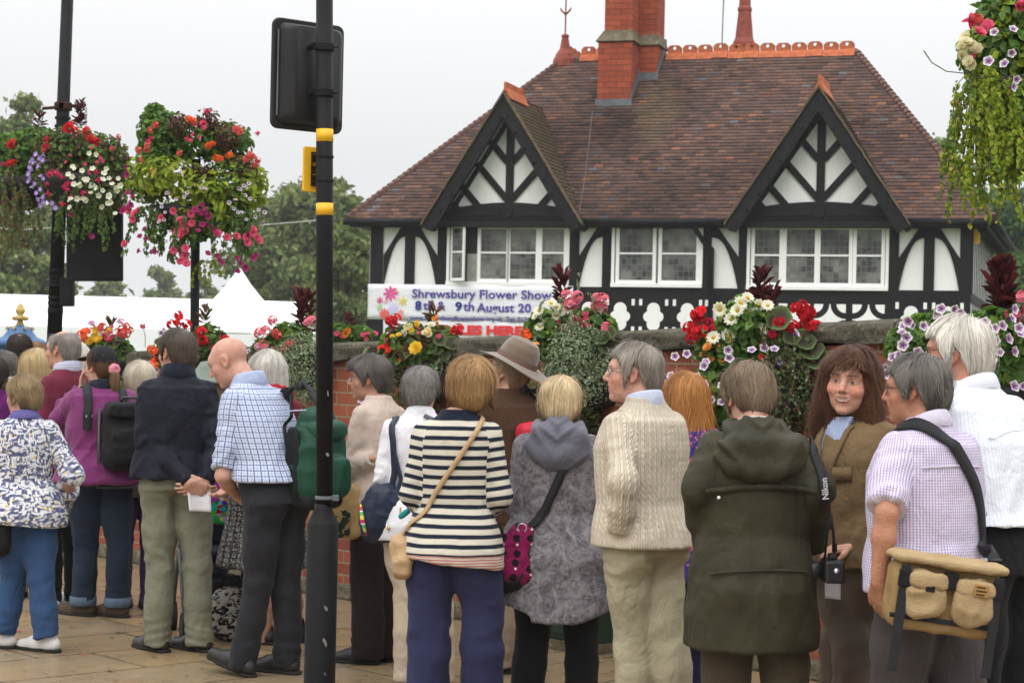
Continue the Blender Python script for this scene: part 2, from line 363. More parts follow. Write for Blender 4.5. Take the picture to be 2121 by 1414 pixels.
# main roof -- every tile is its own little slab inside one roof mesh
def vn1(w_): return math.sin(w_[0] * .9 + 2.1 * math.sin(w_[2] * .7)) * math.sin(w_[2] * 1.3 - w_[0] * .35 + 1.2)
TV, TF, TC = [], [], []
def tile_slope(o, u, v, poly, rowh=.105, tw=.17, lift=.026, lichen=None, skip=None):
    o, u, v = np.array(o, float), np.array(u, float), np.array(v, float); u /= np.linalg.norm(u); v /= np.linalg.norm(v); nn = np.cross(u, v)
    if nn[2] < 0: nn = -nn
    pts = np.array([((np.array(p) - o) @ u, (np.array(p) - o) @ v) for p in poly]); lo, hi = pts.min(0), pts.max(0)
    def inside(x, y):
        c = False; j = len(pts) - 1
        for i in range(len(pts)):
            if (pts[i][1] > y) != (pts[j][1] > y) and x < (pts[j][0] - pts[i][0]) * (y - pts[i][1]) / (pts[j][1] - pts[i][1] + 1e-9) + pts[i][0]: c = not c
            j = i
        return c
    r = 0; y = lo[1]
    while y < hi[1]:
        x = lo[0] - (r % 2) * tw / 2
        while x < hi[0]:
            wq = o + u * (x + tw / 2) + v * (y + rowh * .5)
            if inside(x + tw / 2, y + rowh * .5) and not (skip and skip(wq)):
                dz = random.gauss(0, .003); y0 = y - rowh * .25 + random.gauss(0, .003); y1 = y + rowh * 1.05; g_ = .004; x0, x1 = x + g_, x + tw - g_ * .3; tl = random.gauss(0, .003)
                b_ = len(TV); L = lift + dz
                for (xx, yy, h) in ((x0, y0, L), (x1, y0, L + tl), (x1, y1, .004), (x0, y1, .004), (x0, y0, -.005), (x1, y0, -.005)): TV.append(o + u * xx + v * yy + nn * h)
                TF.append((b_, b_ + 1, b_ + 2, b_ + 3)); TF.append((b_ + 4, b_ + 5, b_ + 1, b_))
                w_ = o + u * x + v * y
                pn = math.sin(w_[0] * 1.7 + 1.3 * math.sin(w_[2] * 1.1)) * math.sin(w_[2] * 1.9 + w_[0] * .6) + .5 * math.sin(w_[0] * 4.1 + w_[2] * 3.3)
                k = random.random()
                c = np.array((.145, .084, .064)) if k < .50 else np.array((.105, .067, .056)) if k < .80 else np.array((.19, .100, .068)) if k < .962 else np.array((.27, .12, .065)) if k < .978 else np.array((.14, .125, .125))
                pn2 = vn1(w_); c = c * random.uniform(.78, 1.18) * (1 - .22 * max(0, pn)) * (1 - .45 * max(0, pn2)) * np.array((.94, .97, 1.04))
                if lichen: c = c * (1 - (f_ := lichen(w_))) + np.array((.16, .13, .06)) * f_
                TC.extend((c, c * .5))
            x += tw
        y += rowh; r += 1
EX0, EX1, EY0, EY1 = -.36, 11.95, -.35, HD + .35
RA0, RA1 = 2.95, 9.0
lich = lambda w_: max(0, min(.30, .9 - abs(w_[0] - 5.2) * 1.6 - abs(w_[2] - 6.6) * .8))
E0, E1, E2, E3 = (EX0, EY0, EZ), (EX1, EY0, EZ), (EX1, EY1, EZ), (EX0, EY1, EZ); R0, R1 = (RA0, RY, RZ), (RA1, RY, RZ)
DG = ((2.87, 1.58), (8.84, 1.66)); DZ, DB = 6.66, 4.16
tile_slope(E0, (1, 0, 0), (0, 1, SL), (E0, E1, R1, R0), lichen=lich, skip=lambda q: any(q[2] < DZ - .12 - abs(q[0] - ac) * (DZ - DB) / hw for ac, hw in DG))
tile_slope(E1, (0, 1, 0), (-(EX1 - RA1), 0, RZ - EZ), (E1, E2, R1))
tile_slope(E0, (0, 1, 0), (RA0 - EX0, 0, RZ - EZ), (E0, E3, R0))
DG = ((2.87, 1.58), (8.84, 1.66)); DZ, DB = 6.66, 4.16
for ac, hw in DG:
    yb = (DZ - EZ) / SL - .35
    for s in (-1, 1):
        f0, f1, b1, b0 = (ac + s * hw, -.55, DB), (ac, -.55, DZ), (ac, yb, DZ), (ac + s * hw, -.42, DB)
        tile_slope(f0, (0, 1, 0), (-s * hw, 0, DZ - DB), (f0, f1, b1, b0), .10, .16, lichen=lambda w_: .45 if s > 0 else .1)
TV = np.array(TV); roof = arrmesh('roof', TV, np.array(TF), M_tile, house, fcol=np.array(TC))
m = MB(); m.add([E0, E1, E2, E3, R0, R1], [(0, 1, 5, 4), (1, 2, 5), (2, 3, 4, 5), (3, 0, 4), (3, 2, 1, 0)])
m.v = [(x, y, z - .03) for x, y, z in m.v]; m.v[0] = (EX0 + .3, .02, EZ + SL * .36 - .03); m.v[1] = (EX1 - .3, .02, EZ + SL * .36 - .03)
for ac, hw in DG:
    yb = (DZ - EZ) / SL - .35
    for s in (-1, 1): m.add([(ac + s * hw, -.53, DB - .02), (ac, -.53, DZ - .02), (ac, yb, DZ - .02), (ac + s * hw, -.40, DB - .02)], [(0, 1, 2, 3)])
m.build('roof_deck', simple('dark_batten', (.03, .025, .022), .9), house)
# hip tiles
for a, b_ in ((E0, R0), (E1, R1)):
    m = MB(); a, b_ = Vector(a), Vector(b_); n = 44
    for k in range(n):
        p, q = a.lerp(b_, k / n), a.lerp(b_, (k + 1.25) / n); m.tube([p + Vector((0, 0, .015)), q + Vector((0, 0, .0))], [.075, .055], 7)
    m.build('hip', simple('hip_clay', (.13, .07, .058), .85, .2, .3, 9), roof)
# ridge crest tiles with a hole
def crest(x0, n, L, y0, z0, par, step=(1, 0)):
    for k in range(n):
        m = MB(); h = .215; c = L / 2; o_ = []
        outer = [(.012, 0), (L - .006, 0), (L - .006, h * .72), (L - .07, h), (.07, h), (.012, h * .72)]
        hole = [(c + .036 * math.cos(t), h * .72 + .036 * math.sin(t)) for t in [2 * math.pi * j / 12 for j in range(12)]]
        # ring of quads between the outline and the hole
        op = []
        for j in range(12):
            t = 2 * math.pi * j / 12; d = (math.cos(t), math.sin(t)); best = 9
            for i in range(6):
                p, q = outer[i], outer[(i + 1) % 6]; ex, ez = q[0] - p[0], q[1] - p[1]; det = d[0] * -ez + ex * d[1]
                if abs(det) > 1e-9:
                    bx, bz = p[0] - c, p[1] - h * .72; s_ = (bx * -ez + ex * bz) / det; u_ = (d[0] * bz - d[1] * bx) / det
                    if s_ > 0 and -.01 <= u_ <= 1.01: best = min(best, s_)
            op.append((c + d[0] * best, h * .72 + d[1] * best))
        vs = [(p[0], y, p[1]) for y in (-.018, .018) for p in op + hole]
        fs = []
        for j in range(12):
            j2 = (j + 1) % 12; fs += [(j, j2, 12 + j2, 12 + j), (24 + j2, 24 + j, 36 + j, 36 + j2), (j2, j, 24 + j, 24 + j2), (12 + j, 12 + j2, 36 + j2, 36 + j)]
        m.add(vs, fs); m.prism([(0.004, -.10), (L - .004, -.10), (L - .004, .05), (.004, .05)], -.10, .10)
        v2 = []
        for (x, y, z) in m.v[48:]: v2.append((x, y * (1.5 if z < 0 else .35), z))
        m.v[48:] = v2
        o = m.build('ridge_tile', M_ridge, par); o.location = (x0 + k * L * step[0], y0 + k * L * step[1], z0 + random.gauss(0, .006)); o.rotation_euler = (0, random.gauss(0, .012), math.atan2(step[1], step[0]))
crest(5.12, 12, .322, RY, RZ + .0, roof); crest(3.28, 3, .34, RY, RZ + .03, roof)
crest(2.95, 4, .33, RY + .2, RZ + .10, roof, (0, 1))
for ac, hw in DG:
    m = MB(); n = 8
    m.prism([(-.13, -.12), (.13, -.12), (.03, .09), (.03, .21), (-.03, .21), (-.03, .09)], -.5, .72); o = m.build('dormer_ridge', M_ridge, roof, bevel=.01); o.location = (ac, 0, DZ + .02)
# gables
for ac, hw in DG:
    sl = (DZ - DB) / hw; ins = .30
    m = MB(); m.prism([(ac - hw + .12, DB + .1), (ac + hw - .12, DB + .1), (ac, DZ - .12)], -.052, .6); gw = m.build('gable', M_white, house)
    bb = MB(); th = .335 / math.cos(math.atan(sl)) * .64
    for s in (-1, 1):
        bb.prism([(ac + s * (hw - .0), DB - .03), (ac, DZ - .05), (ac, DZ - .05 - th), (ac + s * (hw - .20), DB - .03 - .11)], -.60 - .004 * s, -.55)
        for k in range(8):
            u = .05 + k * .128; x = ac + s * (hw - .13) * (1 - u); z = DB - .03 + (DZ - .2 - DB) * u - .1
            q = MB(); q.lathe([(.0, 0), (.03, .0), (.028, .02), (.012, .034), (0, .036)], 8); q.v = [(x + vx, -.60 - vz, z + vy) for vx, vy, vz in q.v]; bb.add(q.v, q.f)
    bb.build('bargeboard', M_black, gw, bevel=.006)
    vg = MB()
    for s in (-1, 1):
        n_ = 34
        for k in range(n_):
            u0, u1 = k / n_, (k + 1.15) / n_; j_ = random.uniform(-.006, .006); f3 = lambda u, dz: (ac + s * hw * (1 - u) * 1.01, DB - .015 + (DZ - DB) * u + dz + j_)
            vg.prism([f3(u0, 0), f3(min(1, u1), 0), f3(min(1, u1), .052), f3(u0, .058)], -.645 + j_, -.5)
    vg.build('verge', simple('mossy_verge_tile', (.115, .085, .055), .9, .15, .35, 9), gw)
    sf = MB()
    for s in (-1, 1): sf.prism([(ac + s * hw, DB - .04), (ac, DZ - .06), (ac, DZ - .16), (ac + s * (hw - .08), DB - .10)], -.548, -.05)
    sf.build('soffit', M_black, gw)
    t_ = MB(); y0, y1 = -.10, -.04
    t_.box(ac - .075, ac + .075, y0 - .005, y1, 4.6, 6.2)
    iz = lambda x: DZ - .12 - abs(x - ac) * sl
    for s in (-1, 1):
        for (bx, bz, tx) in ((.05, 5.40, .62), (.05, 4.68, 1.02), (.62, 4.55, 1.25), (1.05, 4.50, 1.5)):
            p = Vector((ac + s * bx, 0, bz)); d = Vector((s * .66, 0, .75)).normalized(); q = p + d * 1.05; nrm_ = Vector((-d.z, 0, d.x)) * .062
            k = 1.05
            while q.z > iz(q.x) - .06 and k > .05: k -= .03; q = p + d * k
            t_.prism([(v.x, v.z) for v in (p - nrm_, p + nrm_, q + nrm_, q - nrm_)], y0, y1)
        t_.prism([(ac + s * (hw - .2), DB + .05), (ac, DZ - .30), (ac, DZ - .46), (ac + s * (hw - .30), DB + .05)], y0 - .011, y1)  # thin black inner strip stands in for the bargeboard's shadow
    # cambered tie beam with carving
    up = [(ac - hw + .2 + (2 * hw - .4) * k / 10, 4.47 + .15 * math.sin(math.pi * k / 10)) for k in range(11)]
    t_.prism([(ac - hw + .2, 4.22)] + up + [(ac + hw - .2, 4.22)], y0 - .06, y1)
    for s in (-1, 1):
        t_.prism([(ac + s * .16, 4.36), (ac + s * (hw - .45), 4.34), (ac + s * .16, 4.50)], y0 - .085, y0 - .05)
        t_.prism([(ac + s * .16, 4.29), (ac + s * (hw - .4), 4.29), (ac + s * (hw - .4), 4.31), (ac + s * .16, 4.32)], y0 - .085, y0 - .05)
    t_.prism([(ac + .11 * math.cos(j * math.pi / 6), 4.42 + .11 * math.sin(j * math.pi / 6)) for j in range(12)], y0 - .1, y0 - .05)
    t_.build('gable_timber', M_black, gw, bevel=.004)
# gutter, pipes
m = MB(); m.tube([(EX0 - .05, EY0 - .03, EZ - .07), (DG[0][0] - DG[0][1], EY0 - .03, EZ - .07)], .065, 8); m.build('gutter', M_iron, house, True); m = MB(); m.tube([(DG[0][0] + DG[0][1], EY0 - .03, EZ - .07), (DG[1][0] - DG[1][1], EY0 - .03, EZ - .07)], .065, 8); m.build('gutter', M_iron, house, True); m = MB()
m.tube([(DG[1][0] + DG[1][1], EY0 - .03, EZ - .07), (EX1 + .04, EY0 - .03, EZ - .07), (EX1 + .04, EY1, EZ - .07)], .065, 8); m.build('gutter', M_iron, house, True); m = MB()
a = FA(1447); m.tube([(a, EY0, EZ - .09), (a, EY0, EZ - .2), (a + .12, -.16, EZ - .42), (a + .27, -.1, EZ - .55), (a + .27, -.1, 1)], .05, 8); m.build('downpipe', M_iron, house, True)
m = MB(); m.box(EX0 + .05, EX1 - .05, EY0 + .03, EY1, EZ - .16, EZ - .045)
for k in range(16): m.box(HW + .1, EX1 - .1, k * .45, k * .45 + .09, EZ - .22, EZ - .165)
m.build('eave_board', M_black, house)
# chimneys
def stack(a0, a1, y0, y1, zb, zm, nm='chimney', il=.10):
    m = MB(); t = .05
    m.box(a0, a1, y0, y1, zb, zm); m.box(a0 + il, a1 - .02, y0 + .09, y1 - .09, zm, zm + 3.2); c = m.build(nm, M_chim, roof)
    q = MB(); w = .055
    q.add([(a0 - w, y0 - w, zm), (a1 + w, y0 - w, zm), (a1 + w, y1 + w, zm), (a0 - w, y1 + w, zm), (a0 + .09, y0 + .08, zm + .24), (a1 - .01, y0 + .08, zm + .24), (a1 - .01, y1 - .08, zm + .24), (a0 + .09, y1 - .08, zm + .24)],
          [(3, 2, 1, 0), (4, 5, 6, 7), (0, 1, 5, 4), (1, 2, 6, 5), (2, 3, 7, 6), (3, 0, 4, 7)]); q.build('weathering', M_stonem, c, bevel=.01)
    q = MB(); q.box(a0 - .03, a1 + .03, y0 - .035, y0 - .004, EZ + SL * (y0 + .35) - .02, EZ + SL * (y0 + .35) + .14); q.build('flashing', M_lead, c)
    q = MB()
    for k in range(6):
        yy = y0 + (y1 - y0) * k / 6; zz = EZ + SL * (yy + .35); q.box(a1 + .004, a1 + .016, yy, yy + (y1 - y0) / 6 + .01, zz - .02, zz + .3)
    q.build('step_flashing', M_lead, c)
    return c
za = fac(1270, 86, 2.25)[1]; zb_ = fac(1340, 96, 3.0)[1]
ca0, ca1, cb1 = fac(1237, 200, 2.25)[0], fac(1306, 200, 2.25)[0], fac(1358, 150, 3.0)[0]
c1 = stack(ca0, ca1, 2.25, 3.1, 5.9, za); c2 = stack(ca1 - .03, cb1 + .05, 2.9, 3.7, 6.6, zb_, il=-.02)
q = MB(); q.box(ca0 - .02, ca1 + .02, 2.08, 2.25, 6.50, 6.56); o = q.build('mortar_fillet', simple('pale_mortar', (.5, .5, .5), .9), c1)
# chimney pot behind the ridge, aerial, finial, roof cable
a, z = fac(1541, 100, 4.4); m = MB(); m.lathe([(.20, -1.2), (.20, .0), (.235, .02), (.235, .1), (.21, .16), (.19, .2), (.135, .75), (.15, .78), (.15, .83), (.125, .87), (.105, 1.25), (.13, 1.3), (.13, 1.36), (.11, 1.4), (.11, 2.0)], 10, (a, 4.4, z)); m.build('chimney_pot', M_terr, roof)
m = MB(); m.box(a - .28, a + .28, 4.2, 4.8, z - 1.4, z - .03); m.build('pot_base', M_stonem, roof)
a, z = fac(1494, 105, 4.2); m = MB(); m.tube([(a, 4.2, z - .8), (a + .04, 4.2, z + 2.2)], .014, 6); m.build('aerial', M_lead, roof)
fn = MB(); x, y, z = RA0 - .02, RY, RZ + .02
fn.lathe([(.26, -.2), (.24, -.05), (.20, .02), (.19, .06), (.11, .18), (.07, .42), (.085, .44), (.08, .47), (.02, .5), (.016, .5), (.016, .9), (.035, .93), (.016, .97), (.014, 1.35)], 10, (x, y, z)); f_ = fn.build('finial', M_terr, roof)
q = MB()
for s in (-1, 1): q.tube([(x, y, z + .9), (x + s * .1, y, z + 1.0), (x + s * .12, y, z + 1.06)], [.02, .022, .004], 6)
for k in range(6): q.tube([(x, y, z + 1.32), (x + .11 * math.cos(k * 1.05), y, z + 1.38 + .1 * math.sin(k * 1.05))], [.03, .008], 6)
q.build('finial_flower', M_terr, f_)
m = MB(); pts = []
for k in range(16):
    u = k / 15; yy = 2.1 - (2.1 + .33) * u; pts.append((ca0 - .05 + .18 * math.sin(u * 2.2) * 1.0 + .25 * u * u, yy, EZ + SL * (yy + .35) + .035))
m.tube(pts, .006, 5); m.build('cable', simple('grey_cable', (.14, .12, .11), .7), roof)
# moss tufts on the tiles
ms = MB()
for k in range(34):
    a = random.gauss(4.9, 1.0); yy = random.uniform(-.2, 1.0); ms.lathe([(.001, 0), (.03, .004), (.022, .025), (.004, .032)], 6, (a, yy, EZ + SL * (yy + .35) + .012))
tag(ms.build('moss', simple('moss', (.05, .05, .015), .95, .1, .4), roof), kind='stuff')
# ================================================================ banner
def banner():
    x0, x1 = fac(762, 620, -.09)[0], fac(1160, 640, -.09)[0]; zt, zm, zb = 3.03, 2.34, 1.75
    th = thing('banner', 'white flower show banner with purple lettering hung on the lodge front', 'banner', house.matrix_world @ Vector((0, 0, 0)) if False else (A_.x, A_.y, 0), -TH)
    b = NB('banner_vinyl'); v = b.obj(); M = b.set((.74, .75, .79), .5, b.bump(b.noise(b.map(v, (1, 1, 3)), 2.5, 3, .5, .4), .02), .35)
    n = 40; m = MB()
    for (za, zb2, xa, xb, yo) in ((zm, zt, x0, x1 + .25, -.10), (zb, zm + .005, x0 + .33, x1 + .1, -.085)):
        vs = []; fs = []
        for i in range(n + 1):
            for j in range(7):
                u, w_ = i / n, j / 6; sag = .02 * math.sin(u * 9) * (1 - w_); vs.append((xa + (xb - xa) * u, yo + .008 * math.sin(u * 23 + w_ * 4), za + (zb2 - za) * w_ - sag * .5))
        for i in range(n):
            for j in range(6): fs.append((i * 7 + j, (i + 1) * 7 + j, (i + 1) * 7 + j + 1, i * 7 + j + 1))
        mm = MB(); mm.add(vs, fs); o = mm.build('sheet' , M, th, True); o.modifiers.new('s', 'SOLIDIFY').thickness = .004
    pur = simple('purple_print', (.075, .06, .30), .5, .3, .05); nav = simple('navy_print', (.02, .035, .22), .5, .3, .05); red = simple('red_print', (.68, .03, .03), .5, .3, .05)
    R_ = (math.pi / 2, 0, 0); fx = lambda px, py: fac(px, py, -.11)
    def put(s, pxl, pxr, pyb, ch, M_, bold=.0, space=1.0):
        a0, z = fx(pxl, pyb); a1 = fx(pxr, pyb)[0]; o = text(s, ch, M_, th, (a0, -.118, z), R_, bold=bold, space=space); bpy.context.view_layer.update()
        o.scale = ((a1 - a0) / max(.01, max(v.co.x for v in o.data.vertices)), 1, 1); return o
    put('Shrewsbury Flower Show', 853, 1143, 616, .235, pur, .004); put('8', 860, 873, 641, .235, nav, .010)
    put('th &', 877, 923, 641, .235, pur, .005); put('9', 943, 957, 643, .235, nav, .010); put('th', 960, 982, 643, .235, pur, .005); put('August 20', 988, 1100, 645, .235, pur, .005)
    put('www.shrewsburyflowershow.org.uk  Tel: 01743', 849, 1104, 662, .125, pur, .001); put('SALES HERE', 916, 1083, 691, .235, red, .014)
    # printed flowers
    for (px, py, r_, n_, c) in ((809, 608, .15, 8, (.75, .06, .30)), (787, 622, .07, 6, (.7, .04, .22)), (834, 624, .095, 6, (.75, .62, .05)), (786, 636, .07, 6, (.45, .66, .28)), (815, 638, .12, 9, (.62, .60, .82)), (796, 650, .11, 9, (.75, .12, .10)), (829, 648, .085, 7, (.8, .28, .28)), (800, 624, .05, 6, (.85, .45, .6)), (821, 618, .06, 6, (.9, .8, .75)), (818, 603, .08, 5, (.85, .45, .15))):
        a, z = fx(px, py); m = MB(); d_ = random.uniform(0, .003)
        for k in range(n_):
            t = 2 * math.pi * k / n_ + px; u = Vector((math.cos(t), math.sin(t))); pp = Vector((-u.y, u.x)); pts = [(a + (u * r_ * s + pp * r_ * .17 * w2).x, z + (u * r_ * s + pp * r_ * .17 * w2).y) for s, w2 in ((.12, .3), (.6, 1), (.95, .7), (1, 0), (.95, -.7), (.6, -1), (.12, -.3))]
            m.prism(pts, -.1175 - d_, -.112)
        m.build('printed_flower', simple('print_%d' % px, c, .5, .3, .1), th)
banner()
# ================================================================ background: marquees, gate pier, trees
def marquee():
    d = 62; p = lambda x, y, dd=d: P(x, y, dd)
    t = thing('marquee', 'long white marquee with low pitched roof beyond the wall at left', 'marquee', p(200, 740))
    m = MB(); L = [p(-120, 597), p(450, 611), p(660, 618)]; Bk = Vector((0, 9, 0))
    vs = []
    for v in L: vs += [v + Vector((0, 5, 0)), v + Vector((0, -1, -1.15)), Vector((v.x, v.y - 1, 0)), v + Vector((0, 11, -1.15)), Vector((v.x, v.y + 11, 0))]
    fs = []
    for i in (0, 5): fs += [(i, i + 1, i + 6, i + 5), (i + 1, i + 2, i + 7, i + 6), (i + 3, i, i + 5, i + 8), (i + 4, i + 3, i + 8, i + 9)]
    fs += [(0, 3, 4, 2, 1), (10, 11, 12, 14, 13)]
    m.add([v - t.location for v in vs], fs); m.build('canopy', M_pvc, t)
    t2 = thing('pagoda_tent', 'white pagoda tent with tall pointed peak beyond the wall', 'tent', P(492, 745, 50))
    b = P(492, 690, 50) - t2.location; pk = (P(492, 556, 50) - t2.location).z; bz = b.z; hw = 1.22; m = MB(); prof = [(hw, bz), (hw * .72, bz + (pk - bz) * .20), (hw * .42, bz + (pk - bz) * .48), (hw * .19, bz + (pk - bz) * .75), (.025, pk)]
    n = 4; vs = []; fs = []; sub = 5
    for r_, z in prof:
        for k in range(4):
            a0, a1 = [math.radians(20 + 90 * (k + q)) for q in (0, 1)]
            for s in range(sub): u = s / sub; vs.append((1.41 * r_ * (math.cos(a0) * (1 - u) + math.cos(a1) * u), 1.41 * r_ * (math.sin(a0) * (1 - u) + math.sin(a1) * u), z))
    k4 = 4 * sub
    for i in range(len(prof) - 1):
        for k in range(k4): fs.append((i * k4 + k, i * k4 + (k + 1) % k4, (i + 1) * k4 + (k + 1) % k4, (i + 1) * k4 + k))
    fs.append(tuple(len(prof) * k4 - k4 + k for k in range(k4))); m.add(vs, fs); m.build('canopy', M_pvc, t2)
    for k in range(4):
        a0 = math.radians(20 + 90 * k); m = MB(); m.tube([(1.41 * hw * math.cos(a0), 1.41 * hw * math.sin(a0), 0), (1.41 * hw * math.cos(a0), 1.41 * hw * math.sin(a0), bz)], .05, 6); m.build('leg', M_pvc, t2)
marquee()
pb = P(40, 745, 21); pier = thing('gate_pier', 'blue painted gate pier with domed cap and gold finial', 'gate pier', (pb.x, pb.y, 0)); s_ = 1 / 190
zz = lambda y: P(40, y, 21).z
m = MB(); m.box(-.19, .19, -.19, .19, 0, zz(720)); m.build('post', M_blue, pier, bevel=.02)
m = MB(); m.lathe([(.20, zz(724)), (.29, zz(716)), (.29, zz(708)), (.255, zz(703)), (.18, zz(697)), (.145, zz(688)), (.12, zz(679)), (.06, zz(674)), (0, zz(673))], 20); m.build('dome', M_blue, pier, True)
m = MB(); m.lathe([(.05, zz(676)), (.035, zz(668)), (.03, zz(664)), (.05, zz(661)), (.045, zz(655)), (.03, zz(652)), (.045, zz(648)), (.055, zz(642)), (.045, zz(640)), (.03, zz(633)), (.0, zz(626))], 12)
for k in range(4):
    a = k * math.pi / 2; m.lathe([(0, zz(664)), (.035, zz(662)), (.04, zz(658)), (.02, zz(655)), (0, zz(654))], 8, (.055 * math.cos(a), .055 * math.sin(a), 0))
for k in range(7):
    a = k * 2 * math.pi / 7; m.tube([(.13 * math.cos(a), .13 * math.sin(a), zz(676) - .01), (.155 * math.cos(a), .155 * math.sin(a), zz(684))], [.022, .003], 6)
m.build('finial', M_gold, pier, True)
for (y0, y1, xa, xb, dd) in ((467, 471, -40, 112, 33), (466, 455, 545, 672, 33)):
    a, b_ = P(xa, y0, dd), P(xb, y1, dd); m = MB(); m.tube([a.lerp(b_, k / 10) - Vector((0, 0, (.05 if xa < 0 else .0) * math.sin(math.pi * k / 10))) for k in range(11)], .006, 6)
    tag(m.build('overhead_wire', simple('pale_wire', (.6, .6, .6), .5)), 'pale overhead wire strung %s' % ('from the left edge to the lamp post' if xa < 0 else 'between the tall flower tower and the signal pole'), 'wire')
def leafcloud(cent, n, size, cols, up=.35, squash=.5):
    """n leaf quads round the points cent (n,3); returns V,F,C"""
    N_ = len(cent); d = rng.normal(size=(N_, 3)); d[:, 2] = d[:, 2] * .6 + up; d /= np.linalg.norm(d, axis=1)[:, None]
    a = np.cross(d, rng.normal(size=(N_, 3))); a /= np.linalg.norm(a, axis=1)[:, None]; b_ = np.cross(d, a)
    s = size * rng.uniform(.6, 1.35, (N_, 1)); a, b_ = a * s, b_ * s * squash
    fold = d * s * .15
    V = np.stack([cent - a, cent - a * .1 + b_ + fold, cent + a, cent - a * .1 - b_ + fold], 1).reshape(-1, 3)
    F = np.arange(N_ * 4).reshape(-1, 4); k = rng.integers(0, len(cols), N_); C = np.array(cols)[k] * rng.uniform(.7, 1.3, (N_, 1)); return V, F, C
def tree(px, pytop, pybase, wpx, d, label, cols, n=9000, size=.22, blobs=26, group='trees beyond the marquees', conifer=False):
    top = P(px, pytop, d); base = P(px, pybase, d); w_ = wpx / FPX * d / 2; hgt = top.z
    t = thing('leafy_tree', label, 'tree', (top.x, d, 0), 0, group)
    cz0 = max(1.5, min(hgt * .3, hgt - 2 * w_)); pts = []; mid = (cz0 + hgt) / 2; hh = (hgt - cz0) / 2 * 1.2; w_ = w_ * 1.12
    r0 = np.random.default_rng(int(px * 7 + d)); bl = []
    for k in range(int(blobs * 1.9)):
        u = r0.normal(size=3); u /= np.linalg.norm(u); rr = r0.uniform(.35, .88); ww = w_ * (1 - .75 * (u[2] * rr * .5 + .5)) if conifer else w_
        bl.append((np.array((u[0] * ww * rr, u[1] * ww * rr, mid + u[2] * hh * rr)), r0.uniform(.10, .30) * min(w_, hh)))
    for c, r_ in bl:
        k = int(n * 1.9 / len(bl)); q = r0.normal(size=(k, 3)); q /= np.linalg.norm(q, axis=1)[:, None]; pts.append(c + q * r_ * (np.abs(r0.normal(0, .42, (k, 1))) + .45) * np.array((1.15, 1.15, .75)))
    pts = np.concatenate(pts); V, F, C = leafcloud(pts, n, size * .62, cols); arrmesh('crown', V, F, M_tree, t, fcol=C)
    m = MB(); m.tube([(0, 0, 0), (.05 * w_, 0, cz0), (0, .1, mid + hh * .3)], [.06 * hgt * .6, .05 * hgt * .5, .015 * hgt], 8)
    for c, r_ in bl[:14]: m.tube([(0, 0, cz0 + (mid - cz0) * random.random()), tuple(c * .6 + np.array((0, 0, .4 * mid))), tuple(c)], [.016 * hgt * .6, .01 * hgt * .6, .02], 5)
    m.build('trunk', M_bark, t, True)
GR = [(.13, .175, .055), (.17, .215, .07), (.09, .13, .045), (.22, .25, .09)]
tree(20, 185, 640, 150, 90, 'tall olive green tree at the left edge of the photo', GR, 12000, .30, 34)
tree(40, 400, 640, 210, 80, 'broad olive tree low at the left edge behind the lamp post', GR, 9000, .28, 26)
tree(645, 382, 700, 300, 85, 'large round green tree behind the traffic sign pole', GR, 19000, .30, 44)
tree(715, 470, 745, 150, 62, 'dense dark tree beside the left corner of the lodge', GR, 9000, .24, 26)
tree(575, 430, 660, 150, 100, 'medium tree just left of the large round tree', GR, 7000, .32, 22)
tree(345, 543, 640, 100, 170, 'pale far tree seen above the marquee roof', GR, 3500, .6, 14)
tree(215, 570, 620, 130, 150, 'low far tree row left of the flower tower', GR, 3500, .6, 14)
tree(430, 580, 640, 90, 150, 'small far bush above the pagoda tent', GR, 2500, .6, 10)
tree(1945, 205, 700, 270, 75, 'olive tree showing above the right hip of the roof', GR, 11000, .26, 22, 'trees behind the lodge')
tree(2070, 350, 760, 190, 66, 'dense bright green tree right of the lodge side wall', [(.05, .10, .03), (.07, .14, .035)], 9000, .24, 24, 'trees behind the lodge')
tree(2130, 520, 760, 170, 60, 'low bushy green tree at the right edge', [(.06, .12, .03), (.09, .16, .04)], 8000, .2, 24, 'trees behind the lodge')

# ================================================================ the damp air of an overcast morning
hz = NB('haze'); hz.t.nodes.remove(hz.b); pv_ = hz.t.nodes.new('ShaderNodeVolumePrincipled'); pv_.inputs['Color'].default_value = (.93, .95, .97, 1); pv_.inputs['Density'].default_value = .0006
hz.t.links.new(pv_.outputs[0], hz.t.nodes['Material Output'].inputs['Volume'])
m = MB(); m.box(-70, 70, -6, 190, -1, 24); tag(m.build('haze', hz.m), kind='stuff')
# ================================================================ figures: signed-distance bodies and clothes, polygonised with surface nets
f32 = np.float32
def vnoise(p, seed=0):
    p = np.asarray(p, np.float64); i = np.floor(p).astype(np.int64); f = p - i; f = f * f * (3 - 2 * f); r = 0
    for dx in (0, 1):
        for dy in (0, 1):
            for dz in (0, 1):
                h = (i[:, 0] + dx) * 374761393 + (i[:, 1] + dy) * 668265263 + (i[:, 2] + dz) * 1440662683 + seed * 974711
                h = (h ^ (h >> 13)) * 1274126177 & 0xffffffff; h = (h ^ (h >> 16)) & 0xffff
                r = r + (h / 32767.5 - 1) * (f[:, 0] if dx else 1 - f[:, 0]) * (f[:, 1] if dy else 1 - f[:, 1]) * (f[:, 2] if dz else 1 - f[:, 2])
    return r
def axis(lo, hi, st, zones=()):
    xs = [lo]
    while xs[-1] < hi:
        s = st
        for a, b, z in zones:
            if a - z <= xs[-1] <= b: s = min(s, z)
        xs.append(xs[-1] + s)
    return np.array(xs, f32)
